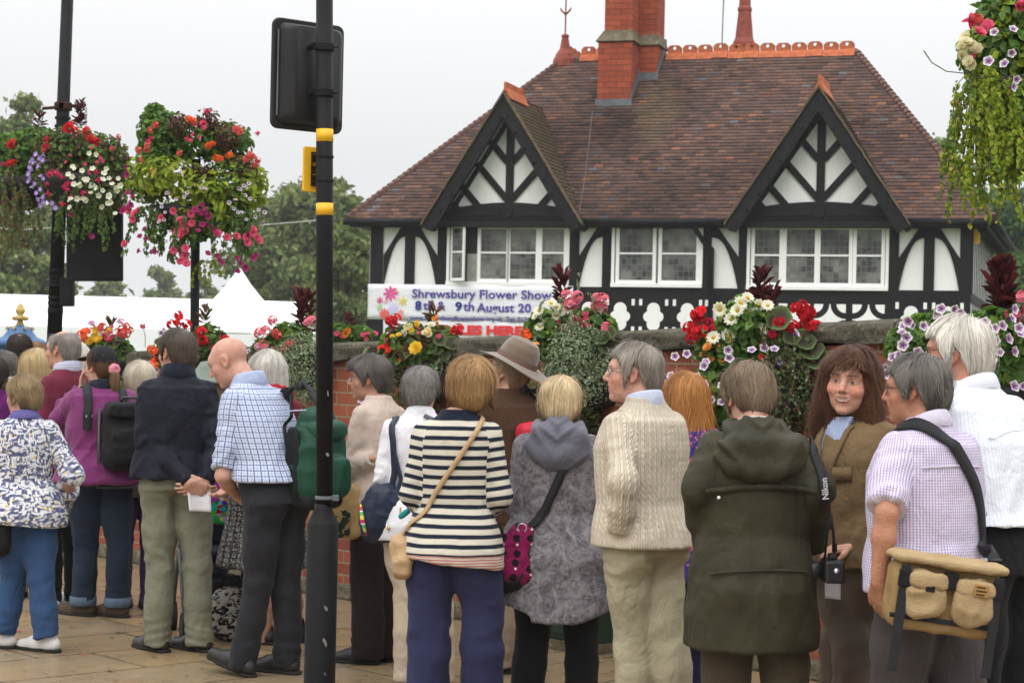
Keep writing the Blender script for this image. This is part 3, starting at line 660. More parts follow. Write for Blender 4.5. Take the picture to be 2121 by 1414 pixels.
class Field:
    def __init__(s, lo, hi, st, zz=()):
        s.x, s.y, s.z = axis(lo[0], hi[0], st), axis(lo[1], hi[1], st), axis(lo[2], hi[2], st, zz)
        s.F = np.full((len(s.x), len(s.y), len(s.z)), .5, f32)
    def win(s, lo, hi, m):
        sl = tuple(slice(max(0, int(np.searchsorted(a, l - m))), min(len(a), int(np.searchsorted(a, h + m)) + 1)) for a, l, h in zip((s.x, s.y, s.z), lo, hi))
        return sl, (s.x[sl[0]][:, None, None], s.y[sl[1]][None, :, None], s.z[sl[2]][None, None, :])
    def _u(s, sl, d, k):
        A = s.F[sl]
        if A.size == 0: return
        h = np.clip(.5 + .5 * (A - d) / k, 0, 1); s.F[sl] = A * (1 - h) + d * h - k * h * (1 - h)
    def _s(s, sl, d, k):
        A = s.F[sl]
        if A.size == 0: return
        h = np.clip(.5 - .5 * (A + d) / k, 0, 1); s.F[sl] = A * (1 - h) - d * h + k * h * (1 - h)
    def cap(s, a, b, ra, rb, k=.02, sub=False, mg=.045):
        a, b = np.array(a, f32), np.array(b, f32); r = max(ra, rb)
        sl, (X, Y, Z) = s.win(np.minimum(a, b) - r, np.maximum(a, b) + r, k + mg); ab = b - a; q = max(float(ab @ ab), 1e-9)
        t = np.clip(((X - a[0]) * ab[0] + (Y - a[1]) * ab[1] + (Z - a[2]) * ab[2]) / q, 0, 1)
        d = np.sqrt((X - a[0] - t * ab[0]) ** 2 + (Y - a[1] - t * ab[1]) ** 2 + (Z - a[2] - t * ab[2]) ** 2) - (ra + (rb - ra) * t)
        (s._s if sub else s._u)(sl, d, k)
    def chain(s, pts, rad, k=.02, **kw):
        for i in range(len(pts) - 1): s.cap(pts[i], pts[i + 1], rad[i], rad[i + 1], k, **kw)
    def ell(s, c, r, Rm=None, k=.02, sub=False, mg=.045, p=2.0):
        c = np.array(c, f32); r = np.array(r, f32); ex = np.abs(Rm) @ r if Rm is not None else r
        sl, (X, Y, Z) = s.win(c - ex, c + ex, k + mg); X, Y, Z = X - c[0], Y - c[1], Z - c[2]
        if Rm is not None: X, Y, Z = (Rm[0, i] * X + Rm[1, i] * Y + Rm[2, i] * Z for i in range(3))
        if p == 2.0:
            k0 = np.sqrt((X / r[0]) ** 2 + (Y / r[1]) ** 2 + (Z / r[2]) ** 2); k1 = np.sqrt((X / r[0] ** 2) ** 2 + (Y / r[1] ** 2) ** 2 + (Z / r[2] ** 2) ** 2)
            d = k0 * (k0 - 1) / np.maximum(k1, 1e-6)
        else:
            d = (((np.abs(X) / r[0]) ** p + (np.abs(Y) / r[1]) ** p + (np.abs(Z) / r[2]) ** p) ** (1 / p) - 1) * float(r.min())
        (s._s if sub else s._u)(sl, d, k)
    def loft(s, sec, k=.02, Rm=None, c=(0, 0, 0), p=2.3, mg=.045, sub=False, yaw=None):
        sec = np.array(sorted(sec), f32); c = np.array(c, f32); zc = sec[:, 0]
        ex = np.array((np.abs(sec[:, 1]).max() + np.abs(sec[:, 3]).max() * 1.0 + .02, np.abs(sec[:, 2]).max() + np.abs(sec[:, 4] if sec.shape[1] > 4 else 0).max() + .02, 0))
        ex[:2] = ex[:2].max() if (yaw is not None or Rm is not None) else ex[:2]
        lo, hi = np.array((-ex[0], -ex[1], zc[0])), np.array((ex[0], ex[1], zc[-1]))
        if Rm is not None:
            cs = np.array([Rm @ np.array((x, y, z)) for x in (lo[0], hi[0]) for y in (lo[1], hi[1]) for z in (lo[2], hi[2])]); lo, hi = cs.min(0), cs.max(0)
        sl, (X, Y, Z) = s.win(lo + c, hi + c, k + mg); X, Y, Z = X - c[0], Y - c[1], Z - c[2]
        if Rm is not None: X, Y, Z = (Rm[0, i] * X + Rm[1, i] * Y + Rm[2, i] * Z for i in range(3))
        sh = np.broadcast_shapes(X.shape, Y.shape, Z.shape); zi = Z
        g = lambda j: np.interp(zi, zc, sec[:, j]).astype(f32)
        w, dp = g(1), g(2); cx = g(3); cy = g(4) if sec.shape[1] > 4 else 0; X, Y = X - cx, Y - cy
        if yaw is not None:
            a = np.interp(zi, zc, yaw).astype(f32); ca, sa = np.cos(a), np.sin(a); X, Y = X * ca + Y * sa, -X * sa + Y * ca
        d = (((np.abs(X) / w) ** p + (np.abs(Y) / dp) ** p) ** (1 / p) - 1) * np.minimum(w, dp)
        d = np.maximum(np.maximum(d, Z - zc[-1]), zc[0] - Z); d = np.broadcast_to(d, sh)
        (s._s if sub else s._u)(sl, d.astype(f32), k)
    def cut(s, fn, k=.004):                                              # keep fn(X,Y,Z) < 0
        d = np.broadcast_to(fn(s.x[:, None, None], s.y[None, :, None], s.z[None, None, :]), s.F.shape).astype(f32); h = np.clip(.5 - .5 * (s.F - d) / k, 0, 1)
        s.F = s.F * (1 - h) + d * h + k * h * (1 - h)
    def at(s, p):
        r = []; fr = []
        for a, ax in zip(p.T, (s.x, s.y, s.z)):
            i = np.clip(np.searchsorted(ax, a) - 1, 0, len(ax) - 2); r.append(i); fr.append(np.clip((a - ax[i]) / (ax[i + 1] - ax[i]), 0, 1))
        v = 0
        for dx in (0, 1):
            for dy in (0, 1):
                for dz in (0, 1): v = v + s.F[r[0] + dx, r[1] + dy, r[2] + dz] * (fr[0] if dx else 1 - fr[0]) * (fr[1] if dy else 1 - fr[1]) * (fr[2] if dz else 1 - fr[2])
        return v
    def grad(s, p, e=.006):
        g = np.stack([s.at(p + np.eye(3)[i] * e) - s.at(p - np.eye(3)[i] * e) for i in range(3)], 1); return g / np.maximum(np.linalg.norm(g, axis=1), 1e-6)[:, None]
    def proj(s, p, off=0.0, it=4):
        for _ in range(it): p = p - s.grad(p) * np.clip(s.at(p) - off, -.02, .02)[:, None] * .9
        return p
    def mesh(s):
        F = s.F; B = F < 0; sh = np.array(F.shape) - 1; cnt = np.zeros(sh, np.int8)
        cor = [(i, j, k) for i in (0, 1) for j in (0, 1) for k in (0, 1)]
        for i, j, k in cor: cnt += B[i:sh[0] + i, j:sh[1] + j, k:sh[2] + k]
        I, J, K = np.nonzero((cnt > 0) & (cnt < 8)); n = len(I); idx = np.full(sh, -1, np.int32); idx[I, J, K] = np.arange(n)
        acc = np.zeros((n, 3)); w = np.zeros(n)
        for a in range(3):
            for u in (0, 1):
                for v in (0, 1):
                    o = [0, 0, 0]; b_, c_ = [q for q in range(3) if q != a]; o[b_] = u; o[c_] = v; p0 = (I + o[0], J + o[1], K + o[2]); o[a] = 1; p1 = (I + o[0], J + o[1], K + o[2])
                    f0, f1 = F[p0], F[p1]; m = (f0 < 0) != (f1 < 0); t = np.where(m, f0 / np.where(m, f0 - f1, 1), 0)
                    q0 = np.stack([ax[i] for ax, i in zip((s.x, s.y, s.z), p0)], 1); q1 = np.stack([ax[i] for ax, i in zip((s.x, s.y, s.z), p1)], 1)
                    acc += np.where(m[:, None], q0 + (q1 - q0) * t[:, None], 0); w += m
        V = acc / w[:, None]; Q = []
        for a in range(3):
            b_, c_ = (a + 1) % 3, (a + 2) % 3; sl0 = [slice(None)] * 3; sl1 = [slice(None)] * 3; sl0[a] = slice(0, -1); sl1[a] = slice(1, None)
            for q in (b_, c_): sl0[q] = slice(1, -1); sl1[q] = slice(1, -1)
            b0, b1 = B[tuple(sl0)], B[tuple(sl1)]; e = np.argwhere(b0 != b1); fl = b0[tuple(e.T)]
            e = e.copy(); e[:, b_] += 1; e[:, c_] += 1
            def cell(db, dc): q = e.copy(); q[:, b_] -= db; q[:, c_] -= dc; return idx[tuple(q.T)]
            f = np.stack([cell(1, 1), cell(0, 1), cell(0, 0), cell(1, 0)], 1); f[~fl] = f[~fl][:, ::-1]; Q.append(f)
        Q = np.concatenate(Q); Q = Q[(Q >= 0).all(1)]
        return V, Q
def vnormals(V, Q):
    n = np.cross(V[Q[:, 2]] - V[Q[:, 0]], V[Q[:, 3]] - V[Q[:, 1]]); N_ = np.zeros_like(V)
    for i in range(4): np.add.at(N_, Q[:, i], n)
    return N_ / np.maximum(np.linalg.norm(N_, axis=1), 1e-9)[:, None]
def smoothv(V, Q, it=1, lam=.5):
    E = np.concatenate([Q[:, [0, 1]], Q[:, [1, 2]], Q[:, [2, 3]], Q[:, [3, 0]]]); cnt = np.bincount(E.ravel(), minlength=len(V))[:, None].astype(float)
    for _ in range(it):
        a = np.zeros_like(V)
        for i in range(V.shape[1]): a[:, i] = np.bincount(E[:, 0], V[E[:, 1], i], len(V)) + np.bincount(E[:, 1], V[E[:, 0], i], len(V))
        V = V + (a / np.maximum(cnt, 1) - V) * lam
    return V
def rot(yaw=0, pitch=0, roll=0):
    return np.array((Matrix.Rotation(math.radians(yaw), 3, 'Z') @ Matrix.Rotation(math.radians(pitch), 3, 'X') @ Matrix.Rotation(math.radians(roll), 3, 'Y')))
# ---------------------------------------------------------------- skin and hair materials
def m_skin():
    b = NB('skin'); v = b.obj(); a = b.attr('tint').outputs[0]; n1 = b.noise(v, 30, 5); n2 = b.noise(v, 120, 3)
    c = b.mix(b.step(n1, .3, .75), b.mix(1, a, (.88, .77, .73), 'MULTIPLY'), b.mix(1, a, (1.07, 1.07, 1.06), 'MULTIPLY')); c = b.mix(b.math('MULTIPLY', b.step(n2, .5, .8), .3), c, b.mix(1, c, (.82, .62, .55), 'MULTIPLY'))
    return b.set(c, .48, b.bump(b.math('ADD', n2, n1), .0025), .35, **{'Subsurface Weight': .12, 'Subsurface Scale': .01, 'Subsurface Radius': (1, .35, .2)})
M_skin = m_skin()
def m_hair():
    b = NB('hair'); a = b.attr('tint').outputs[0]; return b.set(a, .5, None, .22)
M_hair = m_hair()
SK = (.53, .31, .235)
class Fig:
    """one person: joints in a 1.72 m frame scaled by k, local +y is the way the hips face"""
    def __init__(s, label, px, ytop, sc_, yaw=0, H=None, head=0, pitch=0, roll=0, lean=0, side=0, wide=1, hip=1, belly=1, hx=0, hs=1.02, sex='f', skin=SK, arms=('down', 'down'), legs=None, zmin=0, hy=0, sh=1, twist=0, group='people queuing along the wall'):
        d = FPX / sc_; p = P(px, ytop, d); s.H = H or p.z; s.k = s.H / 1.72; s.sex, s.skin, s.sc = sex, skin, sc_
        s.root = thing('person', label, 'person', (p.x, p.y, 0.0), math.radians(yaw), group); s.yaw = yaw
        s.lean, s.side, s.wide, s.hip, s.belly, s.hs, s.sh, s.twist = lean, side, wide, hip, belly, hs, sh, math.radians(twist); s.zmin = zmin / s.k
        o = s.off(1.5); s.nb = np.array((o[0], o[1] - .018, 1.475)); s.R = rot(head, pitch, roll)
        s.hc = np.array((o[0] + hx, o[1] + .012 + hy, 1.487)) + s.R @ np.array((0, .012, .106))
        hw = .088 * hip
        s.legs = [s.local(*q) for q in legs[:4]] if legs and abs(legs[0][0]) > 3 else legs or ((hw, .0, .49), (hw, -.02, .09), (-hw, .0, .49), (-hw, -.02, .09)); s.hj = [(hw * .98, 0, .86), (-hw * .98, 0, .86)]
        s.arm = []
        for sg, a in zip((1, -1), arms):
            if len(a) == 3 and a[2] == 'px':
                o2 = s.off(1.40); S_ = np.array((.141 * sh * wide ** .5 * sg, -.015, 1.39)); S_ = np.array((S_[0] * math.cos(s.twist) - S_[1] * math.sin(s.twist) + o2[0], S_[0] * math.sin(s.twist) + S_[1] * math.cos(s.twist) + o2[1], 1.39))
                s.arm.append((S_, np.array(s.local(*a[0])), np.array(s.local(*a[1])))); continue
            if isinstance(a, str):
                e, w_ = {'down': ((.200, -.03, 1.13), (.235, .04, .89)), 'pocket': ((.235, -.09, 1.12), (.20, .03, .93)), 'behind': ((.245, -.10, 1.13), (.05, -.195, .93)),
                         'front': ((.190, -.02, 1.12), (.12, .19, 1.04)), 'folded': ((.232, .02, 1.12), (-.02, .20, 1.13))}[a]
            else: e, w_ = a
            o2 = s.off(1.40); sh_ = np.array((.141 * sh * wide ** .5, -.015, 1.39)); ct, st_ = math.cos(s.twist), math.sin(s.twist)
            f_ = lambda q, z: np.array((q[0] * sg * ct - q[1] * st_, q[0] * sg * st_ + q[1] * ct, q[2]))
            S_ = f_(sh_, 0) + np.array((*o2, 0)); E_ = f_(e, 0) + np.array((*s.off(e[2] + .12), 0)); W_ = f_(w_, 0) + np.array((*s.off(w_[2] + .1), 0))
            s.arm.append((S_, E_, W_))
        s.F = {}
    def off(s, z):
        u = min(1.15, max(0, (z - .9) / .55)); return np.array((s.side * u, s.lean * u ** 1.2))
    def torso(s, t=0.0, z0=.78, z1=1.52, flare=0.0, neck=True):
        wd, hp, bl = s.wide, s.hip * s.wide, s.belly; f = s.sex == 'f'; sw = s.sh * (wd ** .5)
        T = [(.60, .175 * hp, .12 * hp, -.005), (.78, .170 * hp, .12 * hp, -.01), (.88, (.172 if f else .160) * hp, .124 * hp, -.018), (.98, .158 * hp, .118 * hp * bl ** .5, -.004), (1.08, (.136 if f else .148) * wd, .106 * wd * bl, .006), (1.20, (.142 if f else .158) * wd, .112 * wd * bl ** .7, .006),
             (1.30, (.150 if f else .168) * sw, .118 * wd, .004), (1.37, .154 * sw, .104, -.008), (1.415, .138 * sw, .088, -.016), (1.45, .104 * sw, .07, -.02), (1.478, .074, .06, -.02), (1.53, .058, .058, -.012)]
        zs = np.array([q[0] for q in T]); out = []
        for z in sorted(set([z for z in zs if z0 < z < z1] + [z0, z1])):
            w, d, y = (np.interp(z, zs, [q[i] for q in T]) for i in (1, 2, 3)); o = s.off(z); tt = t * np.interp(z, (1.40, 1.50), (1, .45)); fl = flare * max(0, (1.0 - z) / .4) + (.024 * min(1, max(0, (1.08 - z) / .15)) if t > .016 else 0)
            out.append((z * s.k, (w + tt + fl) * s.k, (d + tt + fl) * s.k, o[0] * s.k, (o[1] + y) * s.k))
        return out
    def bounds(s, zlo, zhi, m=.1):
        pts = np.array([q for a in s.arm for q in a] + [(.3 * s.wide, .22 * s.belly, 1), (-.3 * s.wide, -.22, 1), tuple(s.hc + .14), tuple(s.hc - .14)]); 
        if zlo < .6: pts = np.concatenate([pts, np.array(s.legs)])
        lo, hi = pts.min(0) - m, pts.max(0) + m; lo[2], hi[2] = zlo, zhi; return lo * s.k, hi * s.k
    # -- the naked figure: head with a face, neck, trunk, arms with hands, legs: one continuous surface
    def body(s, st=.007, hst=.0045, hands=(1, 1), paint=None, legs=False, curl=(.35, .35), hdir=(None, None), smile=False, xtra=None, hlen=1):
        k = s.k; zb = 0.0 if legs else max(s.zmin, .62 if s.zmin < .7 else s.zmin); lo, hi = s.bounds(zb, 1.80, .16 if any(hands) else .08); zz = [((s.hc[2] - .16) * k, (s.hc[2] + .15) * k, hst)]
        Fd = Field(lo, hi, min(st, .006 if any(hands) else st), zz); s.F['body'] = Fd
        c = s.hc * k; R_ = s.R; h = s.hs * k; T = lambda x, y, z: c + R_ @ (np.array((x, y, z)) * h)
        Fd.loft(s.torso(-.022, (.80 if legs else .93) if s.zmin < .7 else s.zmin + .02, 1.50), .03)
        for j, (S_, E_, W_) in enumerate(s.arm):
            S_, E_, W_ = S_ * k, E_ * k, W_ * k; ml = 1.0 if s.sex == 'm' else .9
            Fd.cap(S_, E_, .047 * ml * k, .038 * ml * k, .03); m_ = E_ + (W_ - E_) * .35; Fd.chain([E_, m_, W_], [.038 * ml * k, .040 * ml * k, .026 * ml * k], .02)
            if hands[j]: s.hand(Fd, E_, W_, j, curl[j], hdir[j], hlen)
        if legs:
            for j in (0, 1):
                K_, A_2 = np.array(s.legs[2 * j]) * k, np.array(s.legs[2 * j + 1]) * k; Hj = np.array(s.hj[j]) * k
                Fd.cap(Hj, K_, .078 * k, .05 * k, .03); m_ = K_ + (A_2 - K_) * .3 + np.array((0, -.015, 0)); Fd.chain([K_, m_, A_2], [.048 * k, .052 * k, .034 * k], .02)
        Fd.cap(s.nb * k - np.array((0, 0, .02)), T(0, -.022, -.03), (.060 if s.sex == 'm' else .052) * k, (.056 if s.sex == 'm' else .049) * k, .025)
        E = lambda x, y, z, a, b, cc, kk=.02, **kw: Fd.ell(T(x, y, z), (a * h, b * h, cc * h), R_, kk, **kw)
        E(0, -.012, .035, .0745, .096, .083); E(0, .03, -.02, .062, .066, .088, .03); E(0, .028, -.062, .052, .056, .048, .03)
        E(0, .078, -.098, .021, .016, .014, .025); E(0, .070, .035, .052, .026, .030, .025)
        for q in (-1, 1):
            E(q * .042, .058, -.022, .023, .022, .02, .025); E(q * .031, .098, .006, .014, .012, .011, .014, sub=True); E(q * .031, .0795, .005, .0135, .0125, .0125, .003)
            Fd.cap(T(q * .012, .096, .030), T(q * .050, .074, .026), .008 * h, .006 * h, .012)
            E(q * .0765, -.006, .002, .007, .021, .031, .008); E(q * .0815, .002, .004, .004, .011, .018, .006, sub=True); E(q * .078, .0, -.026, .006, .010, .010, .006)
            E(q * .012, .098, -.027, .008, .011, .008, .006)
        Fd.chain([T(0, .090, .030), T(0, .106, -.004), T(0, .116, -.022)], [.008 * h, .009 * h, .011 * h], .010)
        E(0, .082, -.052, .026, .018, .02, .02)
        Fd.cap(T(-.018, .090, -.052), T(.018, .090, -.052), .005 * h, .005 * h, .006); Fd.cap(T(-.015, .088, -.064), T(.015, .088, -.064), .0065 * h, .0065 * h, .006)
        Fd.cap(T(-.022, .097, -.0578), T(.022, .097, -.0578), .0028 * h, .0028 * h, .004, sub=True)
        if xtra: xtra(Fd, T)
        V, Q = Fd.mesh(); V = smoothv(V, Q, 1, .4)
        q = ((V - c) @ R_) / h; x, y, z = q.T; C = np.tile(np.array(s.skin), (len(V), 1))
        def blend(mask, col): nonlocal C; C = C * (1 - mask[:, None]) + np.array(col) * mask[:, None]
        hd = (np.abs(z) < .14) & (np.linalg.norm(q, axis=1) < .16); G_ = lambda cx, cy, cz, r_: np.exp(-((np.abs(x) - cx) ** 2 + (y - cy) ** 2 + (z - cz) ** 2) / r_ ** 2) * hd
        red = np.array(s.skin) * (1.08, .66, .62)
        blend(.5 * G_(.042, .07, -.025, .024), red); blend(.5 * G_(0, .116, -.024, .014), red); blend(.45 * G_(.078, -.008, 0, .03), red)
        blend(.75 * ((np.abs(x) < .024) & (np.abs(z + .058) < .0115) & (y > .07)), np.array(s.skin) * (.82, .42, .42))
        blend(.85 * ((np.abs(x) < .021) & (np.abs(z + .0578) < .0022) & (y > .07)), (.10, .03, .03))
        hc_ = getattr(s, 'browcol', (.12, .08, .06))
        blend(.65 * ((np.abs(np.abs(x) - .031) < .020) & (np.abs(z - .027 - .12 * (.031 - np.abs(np.abs(x) - .034))) < .0045) & (y > .06)), hc_)
        ey = ((np.abs(x) - .031) / .0135) ** 2 + ((z - .005) / .0050) ** 2
        blend(1.0 * ((ey < 1) & (y > .06)), (.55, .52, .5)); blend(1.0 * ((np.hypot(np.abs(x) - .031, z - .005) < .0058) & (ey < 1) & (y > .06)), (.03, .025, .02)); blend(.8 * ((ey > .75) & (ey < 1.5) & (z > .005) & (y > .06)), (.06, .035, .03))
        if paint: C = paint(C, q, V)
        hn = np.zeros(len(V))
        arrmesh('body', V, Q, M_skin, s.root, True, pcol=C); return s
    def hand(s, Fd, E_, W_, j, curl, hdir, hlen):
        k = s.k * (.97 if s.sex == 'm' else .9); d = np.array(hdir[0], float) if hdir is not None else W_ - E_; d /= np.linalg.norm(d)
        n = np.array(hdir[1], float) if hdir is not None else np.array((-1 if j == 0 else 1, .15, 0.)); n -= d * (n @ d); n /= np.linalg.norm(n); a = np.cross(n, d) * (1 if j == 0 else -1)   # n: palm faces, a: towards the thumb
        kn = []
        for i, (o, L) in enumerate(((.030, .088), (.010, .093), (-.011, .089), (-.031, .080))):
            p = W_ + (d * L + a * o) * k; kn.append(p); Fd.cap(W_ + a * o * .55 * k + d * .01 * k, p, .0145 * k, .0115 * k, .012)
        for i, L in enumerate((.072, .080, .074, .058)):
            p = kn[i]; dd = d + a * (.06 - .04 * i)
            for sgm, (fr, c_) in enumerate(((.45, .55), (.32, 1.35), (.25, 1.9))):
                an = curl * c_ * 1.05; v = dd * math.cos(an) + n * math.sin(an); v /= np.linalg.norm(v); q = p + v * L * fr * k; Fd.cap(p, q, (.0095 - sgm * .001) * k, (.0088 - sgm * .001) * k, .003); p = q
        b_ = W_ + (d * .025 + a * .024) * k; t1 = b_ + (d * .030 + a * .026 + n * .014) * k; t2 = t1 + (d * .032 + a * .006 + n * .012 * (1 + curl)) * k; Fd.chain([b_, t1, t2], [.0145 * k, .0115 * k, .0085 * k], .006)
    # -- clothes
    def cloth(s, V, kind):
        k = s.k; q = V / k; o = np.array([s.off(z) for z in (0, .9, 1.1, 1.3, 1.45, 1.6)]); zz = (0, .9, 1.1, 1.3, 1.45, 1.6)
        cx, cy = np.interp(q[:, 2], zz, o[:, 0]), np.interp(q[:, 2], zz, o[:, 1]); X, Y = q[:, 0] - cx, q[:, 1] - cy
        u = np.arctan2(X, -Y) * .17; v = q[:, 2].copy(); part = np.zeros(len(V)); alt = [np.stack([u, v, part], 1)]
        def seg(a, b):
            ab = b - a; t = np.clip(((q - a) @ ab) / (ab @ ab), 0, 1); r = q - a - t[:, None] * ab; return t, np.linalg.norm(r, axis=1), r, np.linalg.norm(ab)
        if kind == 'top':
            inside = (((np.abs(X) / (.15 * s.sh * s.wide ** .5)) ** 2.3 + (np.abs(Y + .01) / .13) ** 2.3) < 1) if True else 0
            for j, (S_, E_, W_) in enumerate(s.arm):
                t0, d0, r0, l0 = seg(S_, E_); t1, d1, r1, l1 = seg(E_, W_ + (W_ - E_) * .3); use1 = d1 < d0; dd = np.where(use1, d1, d0); ex_ = np.clip(((q - E_) @ (E_ - S_)) / l0, 0, .09) * (t0 >= 1)
                m = (dd < .075) & ((np.abs(X) > .118 * s.sh * s.wide ** .5) | use1 | ~inside) & (q[:, 2] < 1.49)
                m &= (np.sign(q[:, 0] - S_[0] * .2) == (1 if j == 0 else -1)) | use1
                vv = np.where(use1, 1.40 - l0 - t1 * l1 * 1.0, 1.40 - t0 * l0) - ex_ * np.clip(1 - t1 * 4, 0, 1); r = np.where(use1[:, None], r1, r0); an = np.arctan2(r[:, 0] * (1 if j == 0 else -1) + 1e-6, -r[:, 1])
                up = np.clip((q[:, 2] - 1.37) / .06, 0, 1)
                vv = vv * (1 - up) + q[:, 2] * up
                ua = an * .055 + (.5 if j == 0 else -.5); alt.append(np.stack([ua, vv, 0 * ua + j + 1], 1)); u = np.where(m, ua, u); v = np.where(m, vv, v); part = np.where(m, j + 1, part)
        if kind == 'leg':
            for j in (0, 1):
                K_, A_2, Hj = np.array(s.legs[2 * j]), np.array(s.legs[2 * j + 1]), np.array(s.hj[j]); t0, d0, r0, l0 = seg(Hj, K_); t1, d1, r1, l1 = seg(K_, A_2); use1 = d1 < d0
                other = np.array(s.hj[1 - j]); m = (q[:, 2] < .84) & (np.minimum(d0, d1) <= np.minimum(seg(other, np.array(s.legs[2 - 2 * j]))[1], seg(np.array(s.legs[2 - 2 * j]), np.array(s.legs[3 - 2 * j]))[1]))
                r = np.where(use1[:, None], r1, r0); an = np.arctan2(r[:, 0] * (1 if j == 0 else -1), -r[:, 1]); ua = an * .075 + (.5 if j == 0 else -.5); alt.append(np.stack([ua, v, 0 * ua + j + 1], 1)); u = np.where(m, ua, u); part = np.where(m, j + 1, part)
        s.alt = alt; return np.stack([u, v, part], 1), X, Y, q
    def folds(s, V, Q, kind, amp, seed, style='cloth'):
        N_ = vnormals(V, Q); C, X, Y, q = s.cloth(V, kind); u, v, part = C.T; one = np.ones(len(V)) * seed; rid = lambda n: np.clip(1 - np.abs(n) * 2.8, -.55, 1) ** 1.0
        wz = vnoise(np.stack([u * 4, v * 4, part * 7 + one], 1), seed + 5) * .35
        if kind == 'top':
            sg = np.sign(u)
            b1 = rid(vnoise(np.stack([u * 10 + sg * v * 4.5 + wz * 2, v * 2.6 - np.abs(u) * 2 + wz, one], 1), seed)); b2 = rid(vnoise(np.stack([u * 7 + wz, v * 9 + np.abs(u) * 6 + wz * 2, one + 3], 1), seed + 1))
            low = np.clip((1.36 - v) / .25, .15, 1); d = (b1 * .75 * low + b2 * .35 * np.clip((1.15 - v) / .2, 0.1, 1))
            sl = rid(vnoise(np.stack([u * 11 + v * 6, v * 15 + wz * 2, one + part * 9], 1), seed + 2)) * .9 + .4 * rid(vnoise(np.stack([u * 16, v * 8, one + 2], 1), seed + 3))
            elb = np.exp(-((v - 1.13) / .13) ** 2) * .7 + .6; d = np.where(part > 0, sl * elb, d)
        else:
            z = q[:, 2]; kn = np.exp(-((z - .50) / .11) ** 2); hm = np.exp(-((z - .10) / .10) ** 2); bt = np.exp(-((z - .80) / .08) ** 2)
            dg = rid(vnoise(np.stack([u * 9 + v * 3, v * 13 - u * 8 + wz * 2, one + part * 5], 1), seed)); ln = rid(vnoise(np.stack([u * 12 + wz, v * 2.0, one + part * 3], 1), seed + 1)); rg = rid(vnoise(np.stack([u * 4, v * 22 + u * 5, one + part * 3], 1), seed + 2))
            d = dg * (.12 + .75 * kn + .6 * bt) + ln * .35 + rg * hm * .9
        fine = vnoise(V * 38 + seed, seed + 8) * .18
        d = smoothv((d + fine)[:, None], Q, 3, .5)[:, 0]
        pq = np.sort(part[Q], axis=1)[:, 1].astype(int); A_ = np.stack(s.alt, 0); Cc = A_[pq[:, None], Q].reshape(-1, 3); cu = Cc[:, 0].reshape(-1, 4); lim = np.where(pq == 0, 1.068, .3456)[:, None]; ref = cu[:, :1]; Cc[:, 0] = (cu - np.round((cu - ref) / lim) * lim).ravel()
        return V + N_ * (d * amp * .8 * s.k)[:, None], Cc
    def top(s, mat, name='jacket', t=.022, hem=.85, sl=1.0, rs=(.058, .050, .044), st=.009, amp=.006, seed=1, flare=0., hemfn=None, neck=1.505, extra=None, loose=0.0, k_=.075, zb=None, parts=True, smooth=1, sleeve_cut=True):
        rs = tuple(q * .89 for q in rs); t = t * .8; loose = loose * .8; k = s.k; zlo = max(hem, s.zmin) - .05; lo, hi = s.bounds(zlo, 1.58, .09); Fd = Field(lo, hi, st)
        Fd.loft(s.torso(t, max(.60, hem - .06, s.zmin), neck, flare), .03, yaw=None)
        if hem < .60: 
            sec = s.torso(t, .60, .70, flare); b_ = list(sec[0]); Fd.loft([(hem * k - .05 * k, b_[1] + flare * .55 * k, b_[2] + flare * .5 * k, b_[3], b_[4]), tuple(b_)], .03)
        if loose: Fd.loft([(z, w + loose * k * math.sin(max(0, min(1, (1.36 - z / k) / .4)) * 1.57), d + loose * k * math.sin(max(0, min(1, (1.36 - z / k) / .4)) * 1.57), x, y) for z, w, d, x, y in s.torso(t, max(.60, hem - .06, s.zmin), 1.40, flare)], .05)
        # hem cut first, sleeves after
        hf = hemfn or (lambda X, Y: hem)
        Fd.cut(lambda X, Y, Z: hf(X / k, Y / k) * k - Z, .004)
        for j, (S_, E_, W_) in enumerate(s.arm):
            Lu, Lf = np.linalg.norm(E_ - S_), np.linalg.norm(W_ - E_); L = sl if not hasattr(sl, '__len__') else sl[j]
            if L <= 0: continue
            A_3 = Field.__new__(Field); A_3.x, A_3.y, A_3.z = Fd.x, Fd.y, Fd.z; A_3.F = np.full(Fd.F.shape, .5, f32)
            A_3.cap(S_ * k, E_ * k, rs[0] * k, rs[1] * k, .02)
            if L > .5: A_3.chain([E_ * k, (E_ + (W_ - E_) * .5) * k, (W_ + (W_ - E_) * .1) * k], [rs[1] * k, (rs[1] * .6 + rs[2] * .45) * k, rs[2] * k], .03)
            if L < 1.5:
                c_, n_ = (S_ + (E_ - S_) * (L / .5), (E_ - S_) / Lu) if L <= .5 else (E_ + (W_ - E_) * ((L - .5) / .5), (W_ - E_) / Lf)
                c_ = c_ * k; A_3.cut(lambda X, Y, Z: (X - c_[0]) * n_[0] + (Y - c_[1]) * n_[1] + (Z - c_[2]) * n_[2] if L <= .5 else np.where(((X - c_[0]) ** 2 + (Y - c_[1]) ** 2 + (Z - c_[2]) ** 2) < .12 ** 2, (X - c_[0]) * n_[0] + (Y - c_[1]) * n_[1] + (Z - c_[2]) * n_[2], -.3), .004)
            kk = .013; h = np.clip(.5 + .5 * (Fd.F - A_3.F) / kk, 0, 1); Fd.F = Fd.F * (1 - h) + A_3.F * h - kk * h * (1 - h)
        if extra: extra(Fd)
        s.F['top'] = Fd; V, Q = Fd.mesh(); V = smoothv(V, Q, smooth, .45); V, C = s.folds(V, Q, 'top', amp, seed)
        return arrmesh(name, V, Q, mat, s.root, True, attrs={'cloth': C})
